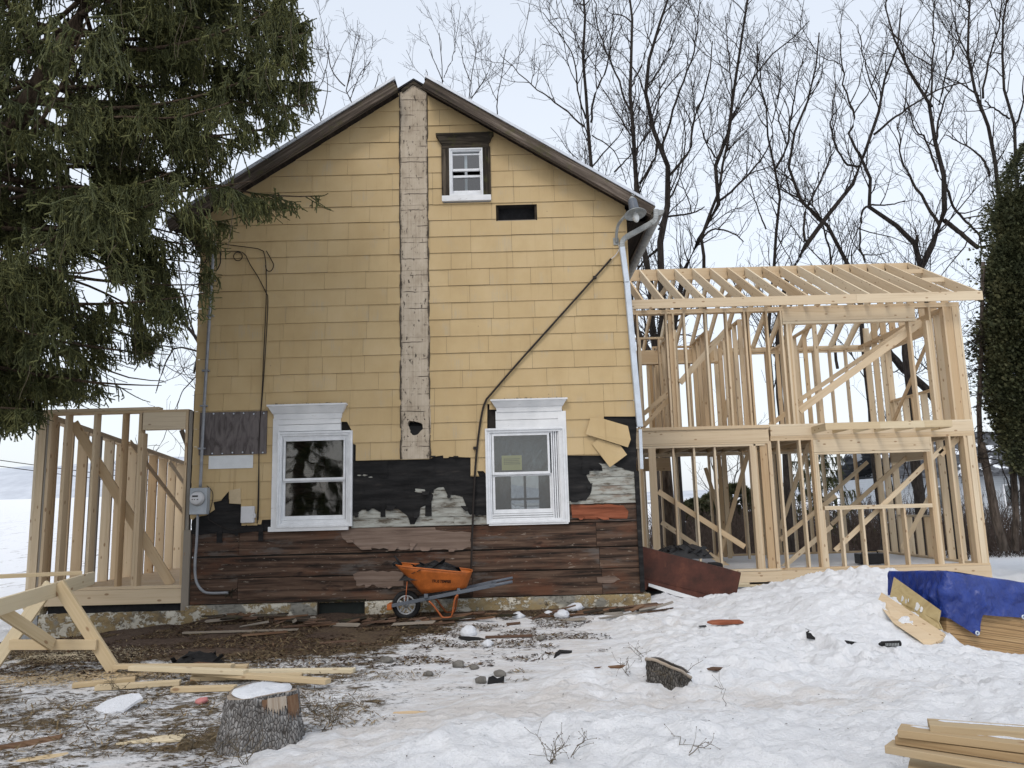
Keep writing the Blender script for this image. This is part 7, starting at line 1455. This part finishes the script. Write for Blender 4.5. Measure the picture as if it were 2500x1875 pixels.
mb = MB(); mb.hexa([SP(0.9, 0.06, hgt + .004), SP(2.46, 0.03, hgt + .004), SP(2.46, .98, hgt + .004), SP(0.9, .98, hgt + .004), SP(0.9, 0.06, hgt + .022), SP(2.46, 0.03, hgt + .022), SP(2.46, .98, hgt + .022), SP(0.9, .98, hgt + .022)]); o = mb.build('plywood_sheet', M['lumber_pt']); tag(o, 'pale loose sheet lying on top of the blue tarp', 'plywood sheet')
def mk_tarp():
    t = NT('blue_tarp', 0.32, 0.5); p = t.pos(); n = t.noise(p, 7, 4, 0.6); g = t.math('ADD', t.wave(t.map(p, (1, 1, 1)), 70, 0.3, 1, 1, 'X'), t.wave(t.map(p, (1, 1, 1)), 70, 0.3, 1, 1, 'Z')); t.col(t.ramp(n, [(0.3, (0.009, 0.024, 0.155)), (0.7, (0.016, 0.045, 0.255))])); t.bump(t.noise(t.map(p, (1, 1, 0.7)), 9, 5, 0.65, 0.8), 0.03, 0.9); return t.m
M['tarp'] = mk_tarp()
# the sheet is laid over the near left corner: parameter u runs round (end face, corner, long face), w from the top down
tarp = thing('blue_tarp', 'crumpled blue tarp draped over the plywood stack', 'tarp', SP(0.3, 0.3, hgt))
def drape():
    us = np.linspace(-0.99, 2.5, 210); ws = np.linspace(0, 1, 46); V = []; LCs = []
    for u in us:
        if u < 0: base = (0.0, -u); nrm = -ex
        else: base = (u, 0.0); nrm = -ey
        # lower hem: long face ~40 % down, dips to a point near the corner, the end face drops low
        if u >= 0.34: L = 0.385 + 0.012 * math.sin(u * 5) - 0.02 * u
        elif u >= 0.28: L = 0.385 + (0.34 - u) / 0.06 * 0.225
        elif u >= 0: L = 0.61 - (0.28 - u) * 0.50
        else: L = 0.46 + 0.12 * math.sin(-u * 2.2)
        for w in ws:
            top = 0.34; s = w * (top + L)
            if s < top:
                inn_ = top - s; a, b = (base[0] + (inn_ if u < 0 else 0), base[1] + (inn_ if u >= 0 else 0)); p = SP(a, b, hgt + 0.014 + 0.012 * (fbm(np.array(u * 6), np.array(s * 6), 4, 3) - .3)); 
            else:
                dn = s - top; foldd = (math.sin(u * 46 + math.sin(dn * 5 + u * 3) * 2.2 + dn * 5) * 0.012 * (0.5 + float(fbm(np.array(u * 7), np.array(dn * 3), 31, 2))) if u < 0 else math.sin(u * 9 + dn * 5) * 0.012) + (float(fbm(np.array(u * 5.0), np.array(dn * 5 + u), 14, 4)) - 0.5) * 0.10 + (float(fbm(np.array(u * 14.0 + dn * 4), np.array(dn * 11 - u * 3), 24, 3)) - 0.5) * (0.05 if -0.1 < u < 0.5 else 0.022)
                cornr = 0.06 * math.exp(-((u - 0.28) / 0.25) ** 2) * min(1, dn * 4)
                p = SP(base[0], base[1], hgt + 0.012 - dn) + nrm * (0.02 + max(0, foldd + 0.012) * min(1, dn * 9) + cornr)
            V.append(p)
    I = np.arange(len(us) * len(ws)).reshape(len(us), len(ws)); return np.array([tuple(v) for v in V]), np.stack([I[:-1, :-1], I[1:, :-1], I[1:, 1:], I[:-1, 1:]], -1).reshape(-1, 4)
Vt, Qt = drape(); npmesh('sheet', Vt, Qt, M['tarp'], tarp, True)
for u, dn in ((0.265, 0.565), (0.80, 0.34), (1.5, 0.33)):
    q = SP(u, -0.075 if u < .5 else -0.045, hgt - dn); mb = MB(); mb.lathe(q - ey * 0.02, [(0.010, 0.0), (0.010, 0.007), (0.022, 0.007), (0.024, 0.0)], -ey, 16); mb.build('grommet', M['galv'], tarp)
# boards leaning on the end of the stack
def leanboard(pts, Ys, lab, m, th, name='leaning_board', extra=None):
    P = [pix(x, y, Y) for (x, y), Y in zip(pts, Ys)]; n = (P[1] - P[0]).cross(P[-1] - P[0]).normalized(); n = n if n.y > 0 else -n
    mb = MB(); mb.prism(P, n * th, [(p.x * 3, p.z * 3, 0) for p in P] * 2); o = mb.build(name, m, None, bevel=0.002); tag(o, lab, 'board', 'boards leaning on the plywood stack'); return P, n, o
def mk_osb():
    t = NT('pale_panel', 0.8, 0.2); p = t.pos(); w = t.noise(p, 5, 3, 0.5, 1.5); t.col(t.ramp(w, [(0.3, (0.36, 0.275, 0.135)), (0.5, (0.44, 0.345, 0.18)), (0.7, (0.33, 0.245, 0.115))])); return t.m
M['osb'] = mk_osb()
P, n, ob = leanboard([(2182, 1408), (2295, 1489), (2290, 1515), (2300, 1535), (2280, 1535), (2172, 1458)], [8.9, 8.15, 8.1, 8.05, 8.05, 8.8], 'tan plywood piece with white paint smears, leaning between the tarp and the pale board', M['osb'], 0.02)
mb = MB()
for (x, y, w_, h_) in ((2203, 1462, 4, 9), (2212, 1468, 2, 7), (2218, 1466, 2, 6), (2240, 1480, 7, 13), (2250, 1488, 5, 8), (2235, 1490, 3, 9)):
    f = (x - 2172) / 125; mb.prism([pix(x + math.cos(a) * w_ * random.uniform(.5, 1), y + math.sin(a) * h_ * random.uniform(.6, 1) - math.cos(a) * 2, 8.85 - 0.8 * f - 0.035) for a in np.arange(0, 6.2, .7)], (0, 0.004, 0))
mb.build('paint_smear', M['peelwhite'], ob)
leanboard([(2152, 1446), (2306, 1546), (2297, 1562), (2262, 1579), (2240, 1560), (2180, 1520), (2141, 1470)], [8.75, 7.85, 7.82, 7.8, 7.85, 8.2, 8.7], 'long pale board leaning against the tan plywood piece, its foot in the snow', M['lumber'], 0.03)
# boards in the lower right corner
for pts, z, lab, m in ((((2267, 1771), (2620, 1797)), 0.40, 'back board of the wet boards in the lower right corner', M['board_wet']), (((2196, 1783), (2620, 1835)), 0.37, 'second board from the back of the wet boards in the lower right corner', M['board_wet']),
                       (((2192, 1800), (2620, 1862)), 0.33, 'third board from the back of the wet boards in the lower right corner', M['board_wet']), (((2170, 1822), (2620, 1900)), 0.29, 'front board with a clipped corner, of the wet boards in the lower right corner', M['board_wet'])):
    A_, B_ = gp(*pts[0], z), gp(*pts[1], z); mb = MB(); mb.beam(A_, B_, 0.13, 0.036); o = mb.build('stacked_board', m, None, bevel=0.003); tag(o, lab, 'board', 'wet boards at the lower right corner')
    d = (B_ - A_); sn = MB(); V = []; n = 24
    for k in range(n + 1):
        c_ = A_.lerp(B_, 0.06 + 0.9 * k / n); w_ = 0.045 * float(fbm(np.array(k * .45 + z * 90), np.array(z * 50), 2, 3)) * (1 if 0 < k < n else 0); 
        for v_, h in ((-w_, 0), (0, 0.008), (w_, 0)): V.append((c_.x + 0.02, c_.y + v_ + 0.025, c_.z + 0.0185 + h * (w_ * 25)))
    sn.add(V, [(3 * k + j, 3 * k + 3 + j, 3 * k + 4 + j, 3 * k + 1 + j) for k in range(n) for j in (0, 1)], None, True); sn.build('frost', M['snowy'], o)
A_ = [gp(2222, 1848, 0.22), gp(2620, 1905, 0.22), gp(2620, 2100, 0.22), gp(2170, 2100, 0.22)]; mb = MB(); mb.prism(A_, (0, 0, -0.02), [(p.x * 3, p.y * 3, 0) for p in A_] * 2); o = mb.build('plywood_sheet', M['lumber_pt']); tag(o, 'plywood sheet under the wet boards in the lower right corner', 'plywood sheet')
for x, y in ((2225, 1870), (2420, 1890)): q = gp(x, y, 0.1); mb = MB(); mb.abox(q.x - 0.02, q.x + 0.12, q.y - 0.25, q.y + 0.1, -0.3, 0.198); o = mb.build('wood_block', M['block']); tag(o, 'pale block carrying the plywood sheet in the lower right corner', 'block', 'blocks under the corner plywood')
# ------------------------------------------------------------ debris
def slab_piece(name, px, py, pts, th, m, lab, cat, grp=None, rz=0.0, tilt=(0, 0), lift=0.004):
    """small flat irregular piece lying on the ground: pts in metres round its centre"""
    c = at(px, py); mb = MB(); ca, sa = math.cos(rz), math.sin(rz); P = []
    for x, y in pts:
        X_, Y_ = c.x + x * ca - y * sa, c.y + x * sa + y * ca; P.append(Vector((X_, Y_, c.z + lift + x * tilt[0] + y * tilt[1] + random.uniform(-.006, .006))))
    n = len(P); cen = sum(P, Vector()) / n; cen.z += 0.01; V = [cen] + P + [p - Vector((0, 0, th)) for p in [cen] + P]
    Fs = [(0, 1 + i, 1 + (i + 1) % n) for i in range(n)] + [(n + 1, n + 2 + (i + 1) % n, n + 2 + i) for i in range(n)] + [(1 + i, n + 2 + i, n + 2 + (i + 1) % n, 1 + (i + 1) % n) for i in range(n)]
    mb.add(V, Fs, [(v.x * 3 + px, v.y * 3, v.z) for v in V]); o = mb.build(name, m); tag(o, lab, cat, grp); return o
def blob(L, W, k=9, j=.25): return [(L / 2 * math.cos(a) * random.uniform(1 - j, 1 + j), W / 2 * math.sin(a) * random.uniform(1 - j, 1 + j)) for a in np.arange(k) * 6.283 / k]
def strip(L, W, k=5): 
    xs = np.linspace(-L / 2, L / 2, k); return [(x, -W / 2 * random.uniform(.5, 1)) for x in xs] + [(x, W / 2 * random.uniform(.5, 1)) for x in xs[::-1]]
def lump(name, px, py, r, m, lab, cat, grp=None, sq=0.75, up=0.5):
    c = at(px, py); mb = MB(); V = []; Fs = []; n, k = 14, 9; sd_ = random.randint(0, 99)
    for i in range(k):
        th = math.pi * i / (k - 1)
        for j in range(n):
            ph = 2 * math.pi * j / n; rr = r * (0.7 + 0.75 * float(fbm(np.array(math.cos(ph) * math.sin(th) * 1.7 + sd_), np.array(math.sin(ph) * math.sin(th) * 1.7 + math.cos(th) * 1.9), sd_, 3)))
            V.append((c.x + rr * math.sin(th) * math.cos(ph), c.y + rr * math.sin(th) * math.sin(ph), c.z + r * up * .6 + rr * sq * math.cos(th)))
    for i in range(k - 1):
        for j in range(n): Fs.append((i * n + j, i * n + (j + 1) % n, (i + 1) * n + (j + 1) % n, (i + 1) * n + j))
    mb.add(V, Fs, None, True); o = mb.build(name, m); tag(o, lab, cat, grp); return o
G1 = 'roofing paper scraps on the snow'
slab_piece('paper_scrap', 1982, 1557, [(-.06, -.01), (0.01, -.03), (.08, -.02), (.02, .06), (-.01, .08)], 0.006, M['tar'], 'black triangular paper scrap standing up from the snow heap, highest of the black scraps', 'paper scrap', G1, 0.2, (0.1, 0.8))
slab_piece('paper_scrap', 2075, 1570, blob(.15, .07), 0.006, M['tar'], 'black paper scrap on the snow, left of the printed tube', 'paper scrap', G1, -.3, (0, .3))
slab_piece('paper_scrap', 1718, 1530, blob(.10, .06), 0.005, M['tar'], 'tiny black scrap just below the red board fragment', 'paper scrap', G1)
slab_piece('paper_scrap', 1372, 1598, [(-.12, -.06), (-.02, .02), (.1, -.01), (.12, .03), (0, .07), (-.06, .03)], 0.006, M['tar'], 'black scrap bent like an elbow, on the snow left of the small stump', 'paper scrap', G1, 0.3, (.1, .5))
slab_piece('paper_scrap', 1209, 1668, [(-.07, -.03), (.07, -.04), (.08, .06), (.03, .03), (-.02, .07), (-.06, .05)], 0.006, M['tar'], 'black scrap with a notched top, among the stones', 'paper scrap', G1, 0, (.0, .7))
slab_piece('paper_scrap', 1158, 1562, blob(.34, .14), 0.008, M['tar'], 'flat black scrap below the white lump near the wheelbarrow', 'paper scrap', G1, -.2, (-.15, .2))
slab_piece('paper_scrap', 824, 1566, strip(.42, .14), 0.01, M['scrap'], 'dark curled shingle piece on the dirty snow left of the wheelbarrow', 'shingle piece', None, .4)
slab_piece('red_board_fragment', 1770, 1524, [(-.19, .02), (-.14, -.03), (-.02, -.05), (.13, -.05), (.20, -.02), (.17, .03), (.05, .03), (-.05, .05), (-.14, .04)], 0.018, M['redpaper'], 'torn red brown board fragment lying on the snow heap', 'board fragment', None, 0.0, (0, .25), 0.03)
tb = at(2176, 1578); mb = MB(); mb.tube([(tb.x - .08, tb.y, tb.z + .02), (tb.x + .09, tb.y + .02, tb.z + .02)], 0.026, 10); mb.tube([(tb.x - .11, tb.y, tb.z + .02), (tb.x - .08, tb.y, tb.z + .02)], [0.010, 0.024], 8); o = mb.build('sealant_tube', M['tar'])
tag(o, 'dark printed sealant tube lying on the snow before the leaning boards', 'sealant tube'); mb = MB()
for k in range(9): mb.abox(tb.x - .06 + k * .014, tb.x - .052 + k * .014, tb.y - .024, tb.y - .021, tb.z + 0.005, tb.z + 0.03)
mb.build('faded_print', M['gutter'], o)
slab_piece('wood_chip', 1740, 1633, blob(.18, .07), 0.012, M['scrap'], 'small brown chip on the snow right of the small stump', 'wood chip', 'wood chips')
slab_piece('wood_chip', 1510, 1628, strip(.40, .05), 0.012, M['redwood'], 'narrow brown wood strip on the snow left of the small stump', 'wood strip', None, 0.05)
slab_piece('wood_chip', 1003, 1740, strip(.26, .07), 0.010, M['lumber'], 'pale wood chip on the trodden snow in the middle foreground', 'wood chip', 'wood chips', -.1)
slab_piece('wood_chip', 374, 1806, [(-.22, -.03), (-.05, -.06), (.18, -.07), (.20, .08), (.05, .06), (-.1, .02)], 0.012, M['lumber_pt'], 'wedge shaped pale wood chip left of the big stump', 'wood chip', 'wood chips', .25)
slab_piece('wood_chip', 110, 1850, [(-.28, -.06), (0, -.05), (.22, .0), (.24, .07), (.0, .05), (-.12, .01)], 0.012, M['lumber_pt'], 'longest pale wood chip, in the lower left corner', 'wood chip', 'wood chips', .35)
slab_piece('bark_piece', 40, 1824, [(-.30, -.05), (.05, -.05), (.24, .0), (.26, .05), (-.05, .06), (-.28, .05)], 0.03, M['redwood'], 'long curved bark piece at the lower left edge', 'bark piece', None, .45, (.05, .3))
slab_piece('wood_chip', 60, 1545, strip(.3, .05), .01, M['lumber_pt'], 'pale offcut on the ground under the sawhorse', 'wood chip', 'wood chips')
lump('snow_lump', 1144, 1550, 0.095, M['snowy'], 'round white snow lump in front of the wheelbarrow legs, largest of the lumps', 'snow lump', 'lumps at the foundation'); lump('snow_lump', 1190, 1577, 0.06, M['snowy'], 'white snow lump below the flat black scrap', 'snow lump', 'lumps at the foundation')
for x, y, r, lab in ((1265, 1508, .10, 'grey white lump of mortar by the foundation, left of the right window'), (1340, 1500, .07, 'smallest white lump of mortar by the foundation under the right window'), (1372, 1506, .12, 'white lump of mortar by the foundation under the right edge of the right window'), (1405, 1490, .13, 'white lump of mortar touching the foundation right of the right window')):
    lump('mortar_lump', x, y, r * .8, M['snowy'], lab, 'mortar lump', 'lumps at the foundation', .6)
for x, y, r, lab in ((1119, 1628, .075, 'grey stone, leftmost of the larger stones on the dirty snow'), (1158, 1633, .055, 'grey stone between two larger stones on the dirty snow'), (1221, 1650, .075, 'grey stone just above the notched black scrap'), (1174, 1666, .065, 'flat pale stone left of the notched black scrap'), (1046, 1650, .06, 'small dark stone farthest left on the dirty snow'), (944, 1618, .09, 'brown clod on the dirty snow behind the long boards'), (1022, 1525, .08, 'stone beside the wheelbarrow tyre'), (1320, 1562, .06, 'small grey stone on the snow between wheelbarrow and snow heap')):
    lump('stone', x, y, r * .72, M['stone'], lab, 'stone', 'stones on the dirty snow', .65)
slab_piece('plastic_bag', 285, 1735, blob(.30, .16, 11), 0.02, M['snowy'], 'crumpled white plastic scrap on the straw left of the big stump', 'plastic scrap', None, .2, (0.2, .5), 0.05)
M['pink'] = plain('pink_scrap', (0.50, 0.20, 0.19), 0.8); lump('pink_scrap', 492, 1716, .05, M['pink'], 'small crumpled pink scrap behind the big stump', 'scrap', None, .5)
mb = MB(); c = at(470, 1630); heap(mb, (c.x, c.y + .1, c.z - .02), 0.26, 0.17, 0.13, seed=21); o = mb.build('tar_paper_heap', M['tar'], None, recalc=False); tag(o, 'crumpled dark roofing paper behind the loose lumber', 'roofing paper')
slab_piece('red_board_fragment', 475, 1638, [(-.2, -.06), (.2, -.05), (.24, .05), (0, .09), (-.18, .04)], 0.02, M['redwood'], 'reddish fragment half under the crumpled roofing paper', 'board fragment', None, 0, (0, .35), .03)
M['yellow'] = plain('yellow_plastic', (0.45, 0.33, 0.03), 0.5)
c = at(140, 1540); o = MB().tube([(c.x - .25, c.y, c.z + .05), (c.x + .1, c.y, c.z + .07), (c.x + .35, c.y - .02, c.z + .08)], 0.05, 8).build('black_tool', M['black']); tag(o, 'black tool lying against the stone footing behind the sawhorse', 'tool')
o = MB().beam((c.x + .28, c.y - .1, c.z + .05), (c.x + .66, c.y - .12, c.z + .06), .05, .035).build('yellow_level', M['yellow']); tag(o, 'short yellow level lying beside the black tool', 'level')
# long split boards and splinters along the wall
for a, b, m, lab in (((447, 1549), (728, 1541), M['lumber_grey'], 'longest grey split board lying before the crawlspace hatch'), ((590, 1556), (702, 1546), M['redwood'], 'reddish split board lying just before the grey split board'), ((1185, 1560), (1300, 1556), M['scrap'], 'dark split board on the snow right of the wheelbarrow'), ((690, 1535), (870, 1522), M['scrap'], 'brown split board near the hatch, behind the grey split board')):
    A_, B_ = at(*a), at(*b); A_.z += .02; B_.z += .02; mb = MB(); mb.beam(A_, B_, .07, .018); o = mb.build('split_board', m); tag(o, lab, 'split board', 'split boards on the ground')
rs_ = random.Random(5)
for k in range(84):
    px_ = rs_.uniform(455, 1640) if k > 22 else rs_.uniform(490, 760); py_ = np.interp(px_, [450, 900, 1300, 1600, 1650], [1502, 1520, 1502, 1486, 1490]) + abs(rs_.gauss(0, 9)); c = at(px_, py_); L = rs_.uniform(.12, .62); an = rs_.gauss(0, .45) if rs_.random() < .8 else rs_.uniform(-1.5, 1.5); tl = rs_.gauss(0, .12); mm = [M['scrap'], M['scrap'], M['redwood'], M['oldtrim'], M['lumber_grey']][rs_.randrange(5)]
    d = Vector((math.cos(an), math.sin(an) * .5, abs(tl))).normalized() * L / 2; c.z += .012 + rs_.uniform(0, .05); w = rs_.uniform(.02, .075); mb = MB(); mb.beam(c - d, c + d, w, rs_.uniform(.006, .016), (rs_.uniform(-.3, .3), -.3, 1))
    for i in (0, 1, 4, 5): v = mb.v[i]; mb.v[i] = (v[0] + rs_.uniform(-.03, .03), v[1] + rs_.uniform(-.02, .02), v[2])
    o = mb.build('wood_splinter', mm); tag(o, 'splintered brown scrap of board on the ground along the foundation', 'wood scrap', 'splintered scraps along the foundation')
# ------------------------------------------------------------ uncountable litter on the bare ground: chips, straw, dead leaves
def scatter(name, n, sampler, size, m, lab, up=0.2, asp=(0.12, 0.5), lift=0.004):
    x, y = sampler(n); z = H(x, y); an = RNG.uniform(0, 6.28, len(x)); L = RNG.uniform(*size, len(x)); w = L * RNG.uniform(*asp, len(x)); d = unit(np.stack([np.cos(an), np.sin(an), RNG.normal(size=len(x)) * up], 1)); s = np.stack([-np.sin(an), np.cos(an), RNG.normal(size=len(x)) * up], 1)
    c = np.stack([x, y, z + lift + np.abs(d[:, 2]) * L * .5], 1); V = np.stack([c - d * L[:, None] / 2 - s * w[:, None] * .3, c + s * -w[:, None] / 2, c + d * L[:, None] / 2, c + s * w[:, None] / 2], 1).reshape(-1, 3); Q_ = np.arange(len(V)).reshape(-1, 4)
    o = npmesh(name, V, Q_, m, None, False, np.repeat(RNG.uniform(0, 40, (len(x), 3)), 4, axis=0)); tag(o, lab, 'litter', kind='stuff'); return o
def mk_litter(name, stops):
    t = NT(name, 0.9, 0.1); v = t.attr('lc'); t.col(t.ramp(t.noise(v, 1.0, 1, 0.5), stops)); return t.m
M['straw'] = mk_litter('dead_straw', [(0.3, (0.05, 0.034, 0.02)), (0.5, (0.14, 0.10, 0.055)), (0.62, (0.23, 0.175, 0.10)), (0.72, (0.33, 0.26, 0.16))]); M['chips'] = mk_litter('dark_chips', [(0.3, (0.012, 0.009, 0.007)), (0.5, (0.05, 0.03, 0.02)), (0.65, (0.11, 0.065, 0.04)), (0.75, (0.25, 0.19, 0.13))])
def samp_bare(thr, x0, x1, y0, y1):
    def f(n):
        xs, ys = [], []
        while len(xs) < n:
            x = RNG.uniform(x0, x1, n * 3); y = RNG.uniform(y0, y1, n * 3); k = (clear(x, y) * (0.3 + fbm(x * 2.2, y * 2.6, 66, 4)) > thr); xs += list(x[k]); ys += list(y[k])
        return np.array(xs[:n]), np.array(ys[:n])
    return f
scatter('ground_litter', 26000, samp_bare(0.80, -5.8, 0.8, 4.3, 10.9), (0.02, 0.085), M['straw'], 'dead straw and grass trodden into the dirty snow at left', 0.25, (0.05, 0.18))
scatter('bark_chips', 15000, samp_bare(0.72, -6.4, 1.9, 7.6, 11.05), (0.015, 0.06), M['chips'], 'dark wood chips and needles spread before the house', 0.2, (0.2, 0.6))
scatter('snow_specks', 1500, lambda n: (RNG.uniform(-1.2, 6.5, n), RNG.uniform(4.2, 11.2, n) ** 1.0), (0.006, 0.026), M['chips'], 'small dark specks of bark lying on the snow', 0.15, (0.2, 0.6))
sd0 = at(200, 1655); scatter('sawdust', 7000, lambda n: (RNG.normal(sd0.x, .55, n), RNG.normal(sd0.y, .16, n)), (0.008, 0.03), M['lumber_pt'], 'pale sawdust strewn under the sawhorse', 0.1, (0.4, 1.0)); sd1 = at(180, 1600); scatter('sawdust', 5000, lambda n: (RNG.normal(sd1.x, .4, n), RNG.normal(sd1.y, .22, n)), (0.008, 0.025), M['lumber_pt'], 'fainter sawdust strewn below the crossbar of the sawhorse', 0.1, (0.4, 1.0))
# ------------------------------------------------------------ weeds
def weed(px_, py_, h, n, lab, lean=.5):
    c = at(px_, py_); P = []
    for k in range(n):
        an = RNG.uniform(0, 6.28); d = np.array([math.cos(an) * lean, math.sin(an) * lean, 1.0]); t = np.linspace(0, 1, 6); L = h * .75 * RNG.uniform(.6, 1.1); P.append(np.array(c) + d[None] * (t * L / 1.1)[:, None] + np.array([math.cos(an), math.sin(an), -.6])[None] * (t ** 2.4 * L * .35 * lean)[:, None] + RNG.normal(size=(6, 3)) * .012)
    P = np.array(P); R_ = np.tile(np.linspace(.0026, .0015, 6), (n, 1)); B, Br = children(P, R_, 4, .05, .17, (.0016, .0012), .6, .1, 3, .7, .35, 1.0); V_, Q_ = join([tubes(P, R_, 4), tubes(B, Br, 3)])
    w = thing('dry_weed', lab, 'weed', c, 'dry weeds poking out of the snow'); npmesh('stems', V_, Q_, M['drytwig'], w, True); tip = B[:, -1]; s_ = .0036
    Vs = (tip[:, None, :] + np.array([[s_, 0, 0], [0, s_, 0], [-s_, 0, 0], [0, -s_, 0], [0, 0, s_], [0, 0, -s_]])[None]).reshape(-1, 3); F_ = np.array([(0, 1, 4), (1, 2, 4), (2, 3, 4), (3, 0, 4), (1, 0, 5), (2, 1, 5), (3, 2, 5), (0, 3, 5)]); Qs = (np.arange(len(tip))[:, None, None] * 6 + F_[None]).reshape(-1, 3); tag(npmesh('seed_heads', Vs, Qs, M['scrap'], w), kind='stuff')
for a in ((1345, 1868, .21, 6, 'dry weed tuft at the bottom edge, nearest the camera'), (1400, 1850, .25, 2, 'tall thin dry weed beside the tuft at the bottom edge'), (1640, 1672, .26, 4, 'dry weed stems in front of the small stump', 1.0), (1535, 1650, .24, 3, 'dry weed on the snow left of the small stump'), (1565, 1615, .2, 3, 'short dry weed behind the small stump', .6), (1775, 1730, .30, 1, 'lone thin stem right of the small stump', .2), (1330, 1612, .16, 2, 'dry weed stem below the elbow shaped scrap', .8),
          (810, 1765, .18, 12, 'low dark weed tuft right of the big stump', 1.3), (770, 1745, .2, 8, 'sparse dry weed behind the big stump on its right', 1.0), (470, 1830, .3, 5, 'dry weed stems left of the big stump', .5), (600, 1868, .24, 6, 'dry weed stems at the bottom edge below the big stump', .5), (290, 1690, .2, 4, 'dry stem among the loose lumber', .8), (1680, 1840, .13, 3, 'dry weed heads on the snow bank in the lower middle', 1.1), (530, 1850, .22, 5, 'dry weed at the foot of the big stump', .7)): weed(*a)
